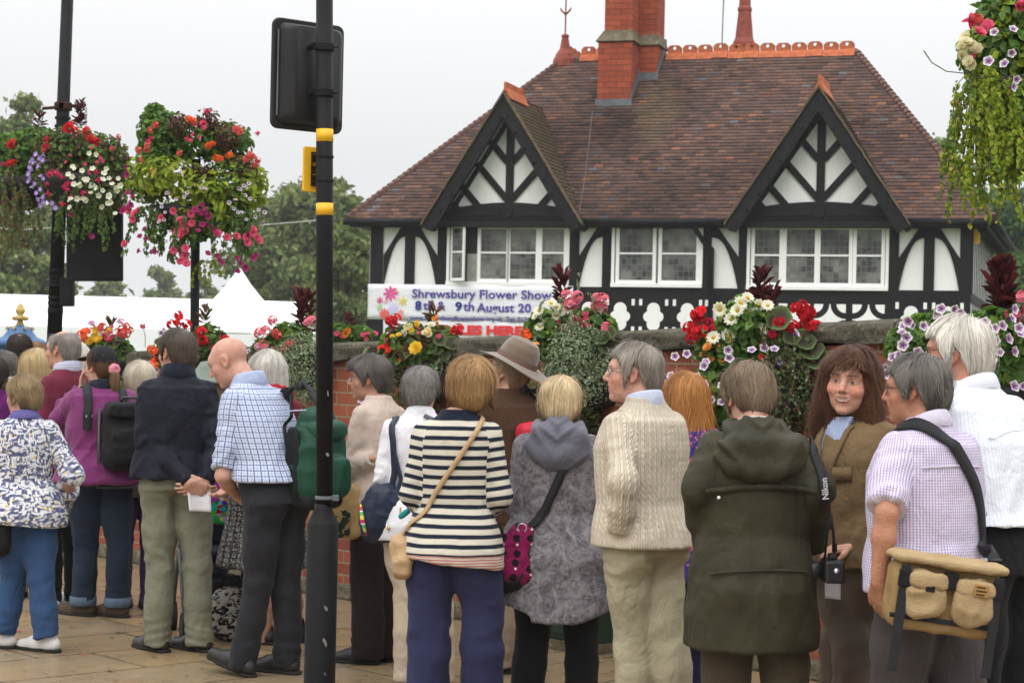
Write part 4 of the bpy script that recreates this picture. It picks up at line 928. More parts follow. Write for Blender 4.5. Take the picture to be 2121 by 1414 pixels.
    def trousers(s, mat, name='trousers', t=.012, r=(.088, .066, .058), top=1.04, st=.010, amp=.006, seed=3, hem=.045, hemr=None):
        k = s.k; lo, hi = s.bounds(0, top, .12); Fd = Field(lo, hi, st); Fd.loft(s.torso(t, .875, top), .045)
        for j in (0, 1):
            K_, A_2, Hj = np.array(s.legs[2 * j]) * k, np.array(s.legs[2 * j + 1]) * k, np.array(s.hj[j]) * k; hp = s.hip * s.wide ** .5
            dn = A_2 - K_; dn = dn / np.linalg.norm(dn); e_ = A_2 + dn * .05 * k
            Fd.chain([Hj, Hj + (K_ - Hj) * .5, K_], [r[0] * hp * k, (r[0] + r[1]) * .52 * hp * k, r[1] * k], .02); Fd.chain([K_, (K_ + A_2) / 2 - np.array((0, .012, 0)), e_], [r[1] * k, (r[1] + r[2]) * .5 * k, (hemr or r[2]) * k], .015)
            Fd.ell(np.array((.085 * (1 if j == 0 else -1) * hp, -.048, .875)) * k, np.array((.086 * hp, .082, .10)) * k, None, .04)
        hz = [(np.array(s.legs[2 * j + 1]), j) for j in (0, 1)]
        def hemcut(X, Y, Z):
            r_ = -1.0
            for a, j in hz:
                K_ = np.array(s.legs[2 * j]); n_ = (a - K_) / np.linalg.norm(a - K_); c_ = (a + n_ * (a[2] - hem) / max(.3, -n_[2])) * k
                near = ((X - c_[0]) ** 2 + (Y - c_[1]) ** 2 + (Z - c_[2]) ** 2) < (.17) ** 2
                r_ = np.maximum(r_, np.where(near, (X - c_[0]) * n_[0] + (Y - c_[1]) * n_[1] + (Z - c_[2]) * n_[2], -1))
            return r_
        Fd.cut(hemcut, .004); s.F['leg'] = Fd; V, Q = Fd.mesh(); V = smoothv(V, Q, 1, .45); V, C = s.folds(V, Q, 'leg', amp, seed); return arrmesh(name, V, Q, mat, s.root, True, attrs={'cloth': C})
    def skirt(s, mat, hem=.5, top=1.0, name='skirt', flare=.06, amp=.008, seed=2, st=.011):
        k = s.k; Fd = Field((-.4, -.4, hem * k - .06), (.4, .4, top * k + .03), st); sec = s.torso(.018, .78, top); b_ = sec[0]; Fd.loft([(hem * k, b_[1] + flare * k, b_[2] + flare * k, b_[3], b_[4])] + sec, .03); V, Q = Fd.mesh(); V = smoothv(V, Q, 1); N_ = vnormals(V, Q); an = np.arctan2(V[:, 0], V[:, 1])
        V = V + N_ * (np.sin(an * 14 + 2 * np.sin(an * 3)) * amp * np.clip((top * k - V[:, 2]) / .4, 0, 1.2))[:, None]; return arrmesh(name, V, Q, mat, s.root, True, attrs={'cloth': np.stack([an * .2, V[:, 2], 0 * an], 1)})
    def shoes(s, mat, yaw=(12, -12), L=.27, sole=None, pit=(0, 0), nm='shoe', high=0):
        for j in (0, 1):
            a = np.array(s.legs[2 * j + 1]) * s.k; Fd = Field((-.09, -.14, -.005), (.09, .26, .17 + high), .006); q = L / .27; w = .040 if s.sex == 'm' else .035
            Fd.cap((0, -.055 * q, .045), (0, .06 * q, .040), w * .92, w * 1.05, .02); Fd.cap((0, .06 * q, .037), (0, .165 * q, .030), w * 1.08, w * .82, .02); Fd.cap((0, -.03 * q, .05), (0, -.02 * q, .12 + high), w * .95, w * .95, .03); Fd.cap((0, -.02, .09), (0, .09, .05), w * .8, w * .7, .03)
            Fd.cut(lambda X, Y, Z: .012 - Z, .006); V, Q = Fd.mesh(); V = smoothv(V, Q, 1); so_ = Field((-.1, -.15, -.02), (.1, .28, .06), .006); so_.cap((0, -.06 * q, .02), (0, .165 * q, .02), w * 1.05, w * .95, .02); so_.cap((0, .05 * q, .02), (0, .10 * q, .02), w * 1.16, w * 1.16, .02); so_.cut(lambda X, Y, Z: np.maximum(Z - .022, 0.0 - Z), .004); V2, Q2 = so_.mesh()
            Rz = np.array(Matrix.Rotation(math.radians(yaw[j]), 3, 'Z') @ Matrix.Rotation(math.radians(pit[j]), 3, 'X')); pos = np.array((a[0], a[1] + .02, max(0, a[2] - .09 * s.k)))
            o = arrmesh(nm, V @ Rz.T + pos, Q, mat, s.root, True); arrmesh('sole', V2 @ Rz.T + pos, Q2, sole or M_sole, o, True)
    # -- hair: shell plus traced locks
    def hair(s, style, col, n=1500, L=.05, t=None, seed=1, wv=.0022, g=.6, jit=.25, grey=None, zl=None, crown=(0, -.05, .11), lift=.004, under=.85, st=.005, cutfn=None, lobes=(), tipflick=0.0, cv=.22, vn=.035, low=None, zb=None):
        k = s.k; h = s.hs * k; c = s.hc * k; R_ = s.R; r0 = np.random.default_rng(seed * 31 + 7); n = int(n * 2.3); wv = wv * .5
        t = t if t is not None else {'short_m': .009, 'short_f': .022, 'bob': .022, 'long': .02, 'pony': .01}[style]; zbot = zb or {'bob': -.13, 'long': -.27}.get(style, -.12)
        Fd = Field(c - np.array((.17, .19, .15 - zbot)), c + np.array((.17, .19, .20)), st); T = lambda x, y, z: c + R_ @ (np.array((x, y, z)) * h)
        Fd.ell(T(0, -.012, .035), np.array((.0745 + t, .096 + t, .083 + t * 1.05)) * h, R_, .02); Fd.ell(T(0, -.035, -.03), np.array((.064 + t * .8, .062 + t * .8, .06)) * h, R_, .03)
        if style in ('bob', 'long'):
            zs = [(-.02, .082 + t, .092, 0, -.016), (-.08, .084 + t, .085, 0, -.03), (zbot * .8, .086 + t, .078, 0, -.035), (zbot, .07 + t, .060, 0, -.04)]; Fd.loft([(z * h, w * h, d * h, x * h, y * h) for z, w, d, x, y in zs] + [(.04 * h, (.07 + t) * h, .09 * h, 0, -.012 * h)], .03, R_, c)
        for (p, r) in lobes: Fd.ell(T(*p), np.array(r) * h, R_, .03)
        zl = zl or {'short_m': ((-.12, -.085), (-.06, -.072), (-.035, -.03), (-.02, .018), (.012, .022), (.022, -.012), (.034, -.012), (.046, .045), (.07, .078), (.12, .09)), 'short_f': ((-.12, -.105), (-.05, -.085), (-.02, -.03), (.02, -.02), (.045, .02), (.06, .058), (.12, .075)),
                   'bob': ((-.15, -.5), (.02, -.5), (.035, -.1), (.05, .03), (.07, .055), (.15, .07)), 'long': ((-.15, -.6), (.02, -.6), (.035, -.2), (.05, .02), (.07, .055), (.15, .07)), 'pony': ((-.12, -.08), (-.05, -.06), (-.02, .01), (.03, .0), (.05, .06), (.12, .08))}[style]
        zy, zv = np.array(zl).T
        def cut(X, Y, Z):
            X, Y, Z = X - c[0], Y - c[1], Z - c[2]; x, y, z = ((R_[0, i] * X + R_[1, i] * Y + R_[2, i] * Z) / h for i in range(3)); d = (np.interp(y, zy, zv) + vn * np.minimum(1.5, (x / .085) ** 2) * (y < .0) * (style in ('short_f', 'short_m')) - z) * .75 * h
            if style in ('short_f', 'short_m'): d = np.maximum(d, (np.abs(x) - (.064 + t * .35 + np.maximum(0, z + .12) * (.30 if style == 'short_f' else .42)) - 2.0 * np.maximum(0, y) ) * .9 * h)
            if cutfn is not None: d = np.maximum(d, cutfn(x, y, z) * h)
            return d
        Fd.cut(cut, .010); s.F['hair'] = Fd; V, Q = Fd.mesh(); V = smoothv(V, Q, 1); q = ((V - c) @ R_) / h; N_ = vnormals(V, Q); V2 = V + N_ * (vnoise(q * np.array((60, 60, 14)) + seed, seed) * .0025 + vnoise(q * np.array((26, 26, 12)), seed + 21) * .005)[:, None]
        base = np.array(col); gcol = np.array(grey) if grey is not None else base
        def cmix(p, rr):
            w_ = np.clip(.5 + 1.4 * vnoise(p * np.array((14, 14, 6)) + seed * 3.1, seed + 2) + rr, 0, 1)[:, None]; r_ = base * (1 - w_) + gcol * w_
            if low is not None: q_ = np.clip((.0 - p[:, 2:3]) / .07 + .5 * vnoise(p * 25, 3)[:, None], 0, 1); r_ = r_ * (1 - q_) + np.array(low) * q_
            return r_
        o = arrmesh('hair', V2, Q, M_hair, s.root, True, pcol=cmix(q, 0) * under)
        fa = Q[:, 0]; ok = np.nonzero(Fd.at(V + N_ * .01) > .004)[0]; roots = V[r0.choice(ok, n)]
        p = roots.copy(); steps = 8; rq = ((roots - c) @ R_) / h; ln = L * r0.uniform(.55, 1.3, n)[:, None] * k * np.where((rq[:, 1] > .045) & (np.abs(rq[:, 0]) < .062) & (rq[:, 2] < .125), min(1, .045 / L), 1)[:, None]; fly = (r0.uniform(0, 1, n) < .035); dprev = None; path = []; off = (lift * r0.uniform(.1, 1.2, n) * k); off = np.where(fly, off * 3.2 + .004, off) + np.maximum(0, vnoise(rq * np.array((26, 26, 12)), seed + 21)) * .011 * k; nl = vnoise(((roots - c) @ R_) / h * 28, seed + 4)
        cw = np.array(crown) * h
        for i in range(steps):
            ql = (p - c) @ R_; rad = ql - cw; rad /= np.maximum(np.linalg.norm(rad, axis=1), 1e-4)[:, None]; d = (rad @ R_.T) * (1 - g * .5) + np.array((0, 0, -g)) ; d = d + r0.normal(size=(n, 3)) * min(jit, .5) * .22 + np.stack([vnoise(ql / h * 11, seed + 11 + a) for a in range(3)], 1) * jit * 1.3
            gn = Fd.grad(p); d = d - gn * (d * gn).sum(1)[:, None]; d /= np.maximum(np.linalg.norm(d, axis=1), 1e-5)[:, None]
            if dprev is not None: d = d * .6 + dprev * .4
            dprev = d; path.append((p.copy(), gn, d)); p = p + d * ln / (steps - 1); lim = np.where(gn[:, 2] < -.25, 0, 1) * np.clip(Fd.at(p) - (off + tipflick * (i / steps) ** 2 * k), -.015, .015); p = p - gn * lim[:, None]
        Vs, Cs = [], []; wd = np.array((.55, .9, 1, 1, .95, .8, .55, .12)) * wv * k; sh_ = r0.uniform(1 - cv * .5, 1 + cv * .5, n)[:, None] * (1 + .30 * nl[:, None]); bc = cmix(((roots - c) @ R_) / h, r0.normal(0, .25, n))
        for i, (pp, gn, d) in enumerate(path):
            sd_ = np.cross(gn, d); sd_ /= np.maximum(np.linalg.norm(sd_, axis=1), 1e-5)[:, None]; tw = gn * (r0.normal(0, .4, (n, 1)) if i == 0 else 0)
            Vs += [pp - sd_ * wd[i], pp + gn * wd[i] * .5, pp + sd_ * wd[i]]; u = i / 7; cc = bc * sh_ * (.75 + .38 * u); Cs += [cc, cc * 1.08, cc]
        Vs = np.stack(Vs, 1).reshape(-1, 3); Cs = np.stack(Cs, 1).reshape(-1, 3); m = steps * 3; b_ = np.arange(n)[:, None] * m
        qs = [(3 * i + a, 3 * i + a + 1, 3 * i + a + 4, 3 * i + a + 3) for i in range(steps - 1) for a in (0, 1)]; Fq = (b_[:, :, None] + np.array(qs)[None]).reshape(-1, 4)
        arrmesh('hair_locks', Vs, Fq, M_hair, o, True, pcol=np.clip(Cs, 0, 1)); return o
    def strap(s, pts, mat, w=.03, th=.004, fld='top', name='strap', parent=None, n=40, off=.004, free=None):
        """ribbon laid on the garment through pts (1.72 frame)"""
        P_ = np.array(pts, float) * s.k; tt = np.linspace(0, 1, n); seg = np.concatenate([[0], np.cumsum(np.linalg.norm(np.diff(P_, axis=0), axis=1))]); seg /= seg[-1]; p = np.stack([np.interp(tt, seg, P_[:, i]) for i in range(3)], 1); Fd = s.F[fld]
        for _ in range(3):
            q = Fd.proj(p, off * s.k + .004, 3); near = np.linalg.norm(q - p, axis=1) < .09; p = np.where((near & (Fd.at(p) < .06))[:, None], q, p); p[1:-1] = (p[:-2] + 2 * p[1:-1] + p[2:]) / 4
        p = np.where((Fd.at(p) < off * s.k)[:, None], Fd.proj(p, off * s.k + .003, 3), p)
        g_ = Fd.grad(p); t_ = np.gradient(p, axis=0); t_ /= np.linalg.norm(t_, axis=1)[:, None]; sd_ = np.cross(g_, t_); sd_ /= np.maximum(np.linalg.norm(sd_, axis=1), 1e-5)[:, None]; g_ = np.cross(t_, sd_); h = w / 2
        V = np.stack([p - sd_ * h, p + sd_ * h, p + sd_ * h + g_ * th, p - sd_ * h + g_ * th], 1).reshape(-1, 3); F_ = []
        for i in range(n - 1): F_ += [(i * 4 + a, i * 4 + (a + 1) % 4, i * 4 + 4 + (a + 1) % 4, i * 4 + 4 + a) for a in range(4)]
        M_ = np.array(s.root.matrix_basis if False else Matrix.Translation(s.root.location) @ Matrix.Rotation(s.root.rotation_euler.z, 4, 'Z')); V = V @ M_[:3, :3].T + M_[:3, 3]
        if parent is not None: V = V - np.array(parent.location)
        return arrmesh(name, V, np.array(F_), mat, parent)
    def ring(s, mat, r=(.070, .068), z=(1.455, 1.515), tilt=.25, name='collar', th=.006, gap=0.0, yo=-.012, flop=0.012):
        """collar band round the neck, open at the front when gap > 0"""
        m = MB(); k = s.k; n = 36; vs = []; o = s.off(1.48); ct = s.twist
        prof = [(0.0, z[0]), (.002, (z[0] + z[1]) / 2), (-.002, z[1]), (.004, z[1] + .004), (.010, z[1] - .004), (flop + .006, z[0] + .012), (flop + .002, z[0] - .002)]
        for i in range(n + 1):
            a = math.pi / 2 + gap + (2 * math.pi - 2 * gap) * i / n
            for dr, zz in prof:
                vs.append(Vector(((r[0] + dr) * math.cos(a) + o[0], (r[1] + dr) * math.sin(a) + o[1] + yo, zz - tilt * math.sin(a) * .07)) * k)
        q = len(prof); fs = [(i * q + j, (i + 1) * q + j, (i + 1) * q + j + 1, i * q + j + 1) for i in range(n) for j in range(q - 1)]; m.add(vs, fs); return m.build(name, mat, s.root, True)
    def world(s, p):
        M_ = Matrix.Translation(s.root.location) @ Matrix.Rotation(s.root.rotation_euler.z, 4, 'Z'); return M_ @ (Vector(p) * s.k)
    def local(s, px, py, dd=0.0):                                        # photo pixel at this person's distance -> local 1.72 frame
        w_ = P(px, py, s.root.location.y + dd); M_ = (Matrix.Translation(s.root.location) @ Matrix.Rotation(s.root.rotation_euler.z, 4, 'Z')).inverted(); return tuple((M_ @ w_) / s.k)
M_sole = simple('rubber_sole', (.02, .018, .016), .8, .2)
# ================================================================ cloth materials
def crease(b, v):                                                       # sharp little creases between softer folds
    n = b.n('TexNoise', {'Vector': b.map(v, (1, 1, .55), (.3, .2, 0)), 'Scale': 7, 'Detail': 3, 'Roughness': .5, 'Distortion': 1.1}).outputs[0]
    return b.math('MINIMUM', b.math('MULTIPLY', b.math('ABSOLUTE', b.math('SUBTRACT', n, .5)), 9), 1)
def m_cloth(name, c, rough=.9, var=.12, sc_=5, weave=500, bump=.0015, spec=.08, sheen=.06, big=None, cr=.0026):
    if name in MATS: return MATS[name]
    b = NB(name); v = b.obj(); col = b.mix(b.step(b.noise(v, sc_, 4), .3, .7), tuple(x * (1 - var) for x in c), tuple(min(1, x * (1 + var)) for x in c))
    if big: col = b.mix(b.step(b.noise(v, 40, 4), .45, .7), col, big)
    h = b.math('ADD', b.noise(v, 160, 3), b.math('MULTIPLY', b.noise(v, 14, 4, .6, .6), 5))
    MATS[name] = b.set(col, rough, b.bump(crease(b, v), cr, 1, b.bump(h, bump)), spec, **{'Sheen Weight': sheen}); return MATS[name]
def patt(name, fn, rough=.85, bump=.0015, sheen=.05, cr=.0022):
    b = NB(name); a = b.attr('cloth').outputs[1]; u, v, w_ = b.sep(a)[:3]; col, h = fn(b, u, v, w_); o = b.obj(); hh = b.math('ADD', b.noise(o, 160, 3), b.math('MULTIPLY', b.noise(o, 14, 4, .6, .6), 5))
    n = b.bump(crease(b, o), cr, 1, b.bump(hh, bump))
    if h is not None: n = b.bump(h[0], h[1], 1, n)
    return b.set(col, rough, n, .08, **{'Sheen Weight': sheen})
def saw(b, x, per, off=0.0): return b.math('FRACT', b.math('ADD', b.math('DIVIDE', x, per), off + 100))
def line(b, x, per, wd, off=0.0):                                       # 1 on a line of relative width wd
    d = b.math('ABSOLUTE', b.math('SUBTRACT', saw(b, x, per, off), .5)); return b.step(d, wd / 2 + .05, wd / 2 - .05)
def f_stripe(b, u, v, w_):
    n = b.noise(b.obj(), 6, 2); vv = b.math('ADD', v, b.math('MULTIPLY', n, .010)); s_ = line(b, vv, .0425, .44); r_ = line(b, vv, .0125, .32)
    low = b.math('LESS_THAN', vv, .872); c = b.mix(b.math('MULTIPLY', s_, b.math('SUBTRACT', 1, low)), (.60, .57, .48), (.012, .017, .032)); neck = b.math('GREATER_THAN', v, 1.455)
    c = b.mix(b.math('MULTIPLY', b.math('MULTIPLY', r_, low), b.math('GREATER_THAN', vv, .80)), c, (.55, .09, .11)); return b.mix(neck, c, (.012, .017, .032)), (saw(b, u, .004), .0006)
def f_check(b, u, v, w_):
    g1 = b.math('MAXIMUM', line(b, u, .027, .16), line(b, v, .027, .16)); g2 = b.math('MAXIMUM', line(b, u, .027, .16, .5), line(b, v, .027, .16, .5))
    c = b.mix(g2, (.54, .59, .71), (.36, .42, .59)); return b.mix(g1, c, (.085, .11, .23)), None
def f_lav(b, u, v, w_):
    s_ = line(b, u, .0098, .45); h = line(b, v, .0098, .35); c = b.mix(s_, (.56, .52, .63), (.31, .24, .42)); return b.mix(b.math('MULTIPLY', h, .45), c, (.72, .69, .76)), None
def f_white(b, u, v, w_):
    s_ = line(b, u, .011, .3); n = b.noise(b.obj(), 7, 4, .6, 1); c = b.mix(s_, (.70, .73, .79), (.60, .65, .73)); return c, (n, .005)
def f_floral(b, u, v, w_):
    p = b.comb(u, v, w_); n = b.n('TexNoise', {'Vector': p, 'Scale': 14, 'Detail': 2}).outputs[1]; ang = b.math('MULTIPLY', b.noise(p, 9, 1), 9)
    q = b.n('VectorRotate', {'Vector': p, 'Angle': ang}, rotation_type='Z_AXIS').outputs[0]
    q = b.n('VectorMath', {0: p, 1: b.n('VectorMath', {0: n, 1: (.05, .05, 0)}, operation='MULTIPLY').outputs[0]}, operation='ADD').outputs[0]
    d1 = b.vor(b.map(q, (26, 62, 1), (0, 0, .7)), 1); d2 = b.vor(b.map(q, (62, 24, 1), (0, 0, -.5), (3, 5, 0)), 1); d3 = b.vor(b.map(q, (40, 48, 1), (0, 0, .2), (7, 1, 0)), 1)
    c = b.mix(b.step(d3, .40, .3), (.085, .095, .18), (.20, .22, .33)); c = b.mix(b.step(d1, .52, .40), c, (.62, .63, .66)); c = b.mix(b.step(d2, .42, .32), c, (.70, .70, .70))
    d4 = b.vor(b.map(q, (24, 34, 1), (0, 0, 1.1), (2, 8, 0)), 1); return b.mix(b.step(d4, .22, .15), c, (.62, .47, .10)), None
def f_grey(b, u, v, w_):
    o = b.obj(); n1 = b.noise(o, 15, 6, .72, 1.6); n2 = b.noise(o, 55, 5, .7, 1.2); f_ = b.math('ADD', b.math('MULTIPLY', n1, .65), b.math('MULTIPLY', n2, .45))
    return b.ramp(f_, (.40, (.055, .05, .058)), (.52, (.14, .13, .145)), (.64, (.26, .245, .26)), (.75, (.12, .10, .12))), (n1, .006)
def f_knit(b, u, v, w_):
    n = b.noise(b.obj(), 5, 2); uu = b.math('ADD', u, b.math('MULTIPLY', n, .006)); s_ = saw(b, uu, .026); c_ = b.math('ABSOLUTE', b.math('SUBTRACT', s_, .5))
    cab = b.step(c_, .24, .16); ph = b.math('ADD', b.math('DIVIDE', v, .026), b.math('MULTIPLY', s_, 1.6)); tw = b.math('ABSOLUTE', b.math('SINE', b.math('MULTIPLY', ph, 3.1416)))
    rib = b.math('MULTIPLY', line(b, uu, .008, .5), .45); low = b.math('LESS_THAN', v, .945); cab = b.math('MULTIPLY', cab, b.math('SUBTRACT', 1, low))
    h = b.math('ADD', b.math('MULTIPLY', cab, b.math('ADD', .35, b.math('MULTIPLY', tw, .9))), b.math('MULTIPLY', rib, b.math('SUBTRACT', 1, cab)))
    c = b.mix(b.step(h, 0, .6), (.46, .395, .305), (.60, .53, .425)); return c, (h, .0032)
def f_dress(b, u, v, w_):
    p = b.comb(u, v, w_); d1 = b.vor(p, 46); d0 = b.noise(p, 16, 3); m = b.math('MULTIPLY', b.step(d1, .42, .30), b.step(d0, .47, .53)); return b.mix(m, (.045, .035, .17), (.68, .13, .22)), None
def f_tweed(b, u, v, w_):
    n = b.noise(b.obj(), 90, 2); g_ = b.math('MAXIMUM', line(b, u, .028, .3), line(b, v, .028, .3)); c = b.mix(b.step(n, .42, .58), (.03, .03, .032), (.42, .41, .38)); return b.mix(b.math('MULTIPLY', g_, .75), c, (.035, .035, .037)), None
def f_multi(b, u, v, w_):
    n = b.n('TexVoronoi', {'Vector': b.comb(u, v, w_), 'Scale': 30}).outputs[1]; n2 = b.n('HueSaturation', {'Saturation': 1.6, 'Value': .35, 'Color': n}).outputs[0]; return n2, None
def f_jean(b, u, v, w_):
    n = b.noise(b.obj(), 6, 4); return b.mix(b.step(n, .3, .7), (.011, .016, .03), (.022, .032, .055)), None
M_stripe, M_check, M_lav, M_wshirt, M_floral, M_greyj, M_knit, M_dress, M_tweed, M_multi = [patt(n, f) for n, f in (('striped_jersey', f_stripe), ('checked_cotton', f_check), ('lavender_check', f_lav), ('white_linen', f_white), ('floral_cotton', f_floral), ('mottled_nylon', f_grey), ('cable_knit', f_knit), ('blossom_print', f_dress), ('tweed', f_tweed), ('multicolour_print', f_multi))]
M_jean = patt('dark_denim', f_jean)
M_bshoe = simple('black_leather', (.012, .011, .011), .4, .5, .2, 8, .002, 60); M_wshoe = simple('white_trainer', (.62, .60, .57), .6, .3, .1); M_brshoe = simple('brown_suede', (.075, .055, .038), .85, .15, .25, 12)
M_nylon = simple('black_nylon', (.009, .009, .010), .65, .2, .25, 8, .004, 26); M_silver = simple('silver_metal', (.5, .5, .5), .3, .5, .1, metal=.9); M_web = simple('black_webbing', (.013, .014, .017), .7, .3, .15, 40)
M_paper = simple('white_paper', (.74, .74, .78), .7, .3, .03); M_brass = simple('brass', (.5, .36, .1), .35, .5, .1, metal=.8)
def put(fig, name, V, Q, m, parent, smooth=True, attrs=None):            # local metres of a figure -> world, under a top-level thing
    M_ = np.array(Matrix.Translation(fig.root.location) @ Matrix.Rotation(fig.root.rotation_euler.z, 4, 'Z')); V = np.asarray(V, float) @ M_[:3, :3].T + M_[:3, 3]
    return arrmesh(name, V - np.array(parent.location), np.asarray(Q), m, parent, smooth, attrs=attrs)
def putmb(fig, name, mb, m, parent, smooth=False, bevel=0):
    M_ = Matrix.Translation(fig.root.location) @ Matrix.Rotation(fig.root.rotation_euler.z, 4, 'Z'); mb.v = [tuple(M_ @ Vector(v) - parent.location) for v in mb.v]; return mb.build(name, m, parent, smooth, bevel)
def item(fig, name, label, cat, p, group=None): return thing(name, label, cat, fig.world(p), 0, group)
def blob(fig, name, m, parent, prims, cuts=(), st=.008, amp=.004, seed=1, fr=16, k=.012, attr=False):
    """prims: (centre, half sizes, p[, R]) superellipsoids in the 1.72 frame"""
    s = fig.k; c = np.array([q[0] for q in prims]) * s; r = np.array([q[1] for q in prims]) * s; ex = np.array([np.full(3, np.linalg.norm(q)) if len(pr) > 3 else q for q, pr in zip(r, prims)])
    Fd = Field((c - ex).min(0) - .03, (c + ex).max(0) + .03, st)
    for pr, cc, rr in zip(prims, c, r): Fd.ell(cc, rr, pr[3] if len(pr) > 3 else None, k, p=pr[2])
    for q in cuts: Fd.cut(q)
    V, Q = Fd.mesh(); V = smoothv(V, Q, 1, .4); N_ = vnormals(V, Q); d = np.clip(1 - 2.6 * np.abs(vnoise(V * fr + seed, seed)), -.6, 1) + .4 * np.clip(1 - 2.6 * np.abs(vnoise(V * np.array((1, 1, .5)) * fr * 2 + seed, seed + 1)), -.6, 1); V = V + N_ * (d * amp)[:, None]
    return put(fig, name, V, Q, m, parent, attrs={'cloth': np.stack([V[:, 0] - c[0][0], V[:, 2] - c[0][2], V[:, 1] - c[0][1]], 1)} if attr else None)
def sheet(fig, name, m, parent, pts, nx=8, curl=.01, th=.002):           # four corners in the 1.72 frame -> thin curled paper
    a, b_, c, d = [np.array(p, float) * fig.k for p in pts]; nrm_ = np.cross(b_ - a, d - a); nrm_ /= np.linalg.norm(nrm_); V = []; Q = []
    for i in range(nx + 1):
        for j in range(nx + 1):
            u, v = i / nx, j / nx; p = (a * (1 - u) + b_ * u) * (1 - v) + (d * (1 - u) + c * u) * v; V.append(p + nrm_ * curl * math.sin(math.pi * u) * (1 if v < .5 else .7))
    for i in range(nx):
        for j in range(nx): q = i * (nx + 1) + j; Q.append((q, q + nx + 1, q + nx + 2, q + 1))
    o = put(fig, name, V, Q, m, parent); o.modifiers.new('s', 'SOLIDIFY').thickness = th; return o
def glasses(f, m, side=(1, 1), rim=True):
    R_, c, h = f.R, f.hc * f.k, f.hs * f.k; T = lambda x, y, z: Vector(c + R_ @ (np.array((x, y, z)) * h)); g = MB()
    for s in (-1, 1):
        g.tube([T(s * .058, .086, .012), T(s * .075, .06, .014), T(s * .0815, .0, .016), T(s * .080, -.015, .005)], .0016, 5)
        if rim: n = 14; g.tube([T(s * (.033 + .024 * math.cos(t)), .103 - .012 * (abs(math.cos(t)) if True else 0) * (math.cos(t) > 0), .006 + .017 * math.sin(t)) for t in [2 * math.pi * j / n for j in range(n + 1)]], .0016, 5, False)
    g.tube([T(-.010, .104, .012), T(0, .108, .014), T(.010, .104, .012)], .0016, 5); return g.build('glasses', m, f.root, True)
def seam(fig, pts, mat, w_, th, name, fld='top'):
    o = fig.strap(pts, mat, w_, th, fld=fld, parent=None, off=.001); o.name = name; Mi = (Matrix.Translation(fig.root.location) @ Matrix.Rotation(fig.root.rotation_euler.z, 4, 'Z')).inverted(); o.data.transform(Mi); o.parent = fig.root; return o
def tseam(f, mat): seam(f, [(0, -.2, .905), (0, -.18, .87), (0, -.16, .835)], mat, .007, .0022, 'seat_seam', 'leg')
def yoke(f, mat, z=1.345, w=.15): seam(f, [(-w, -.1, z - .012), (-.08, -.16, z), (0, -.17, z + .004), (.08, -.16, z), (w, -.1, z - .012)], mat, .006, .0022, 'yoke_seam')
M_gl1 = simple('purple_frame', (.16, .05, .16), .4, .5, .1); M_gl2 = simple('dark_frame', (.03, .025, .022), .4, .5, .1)
M_navyc = m_cloth('navy_cotton', (.012, .015, .026), .6, .2); M_white = m_cloth('white_cotton', (.70, .70, .74), .9, .06); M_cream = m_cloth('cream_cotton', (.47, .39, .30), .9)
M_dark = m_cloth('dark_cloth', (.02, .018, .02)); M_blackt = m_cloth('black_trouser', (.008, .008, .009), .8, .15)
# ================================================================ far left of the queue: heads behind heads
def back(label, px, ytop, s_, hair, col, cloth, yaw=15, head=0, pitch=0, wide=1, sex='f', hem=.95, tr=None, zmin=1.05, kw={}, hk={}, grey=None, nm='jacket', collar=None, shoes=None, legs=None, arms=('front', 'front'), amp=.010):
    f = Fig(label, px, ytop, s_, yaw, head=head, pitch=pitch, wide=wide, sex=sex, arms=arms, zmin=zmin if tr is None else 0, legs=legs, **kw); f.body(st=.010, hst=.006, hands=(0, 0))
    if tr is None: f.top(cloth, nm, hem=zmin + .02, amp=amp, st=.011)
    else: f.top(cloth, nm, hem=hem, amp=amp, st=.010); f.trousers(tr, amp=.008); f.shoes(shoes or M_bshoe)
    if hair: f.hair(hair, col, grey=grey, **hk)
    if collar: f.ring(collar)
    return f
back('person with short dark hair and small bald patch just before the blue domed pier', 40, 691, 292, 'short_m', (.030, .020, .014), M_dark, 5, sex='m', zmin=1.2, hk=dict(n=1300, cutfn=lambda x, y, z: .022 - np.sqrt(x * x + (y + .03) ** 2 + (z - .115) ** 2)))
back('person with grey hair and a pale striped collar at the left edge', 12, 727, 306, 'short_m', (.12, .11, .10), M_dark, 20, head=30, sex='m', zmin=1.15, collar=m_cloth('pale_collar', (.45, .45, .4)), hk=dict(n=1300))
back('person with thin grey hair and pink scalp squeezed between grey head and blond bob', 51, 723, 290, 'short_m', (.22, .19, .17), M_dark, 30, head=40, sex='m', zmin=1.2, hk=dict(n=500, t=.005))
back('person with straight ginger brown hair behind the blond bob', 74, 712, 288, 'bob', (.20, .095, .035), M_dark, 10, zmin=1.15, hk=dict(n=1200, L=.13))
back('person with very dark hair cut off by the left edge of the photo', -12, 742, 330, 'short_f', (.035, .028, .024), m_cloth('plum_wool', (.10, .012, .11)), 20, zmin=.9, hk=dict(n=1000, L=.08))
f = back('person with pale cream hair half hidden behind the black cap', 158, 711, 305, 'bob', (.60, .52, .40), m_cloth('pale_wool', (.4, .37, .32)), 20, zmin=1.1, grey=(.72, .68, .6), hk=dict(n=1000, L=.12))
f = back('person with smooth blond bob in a magenta fleece', 76, 727, 322, 'bob', (.40, .26, .10), m_cloth('magenta_fleece', (.16, .010, .16)), 15, wide=1.08, tr=m_cloth('beige_chino', (.28, .23, .17)), hem=.88, grey=(.55, .42, .22), hk=dict(n=2600, L=.15, t=.026, g=1.1, jit=.12, cv=.3), shoes=M_navyc)
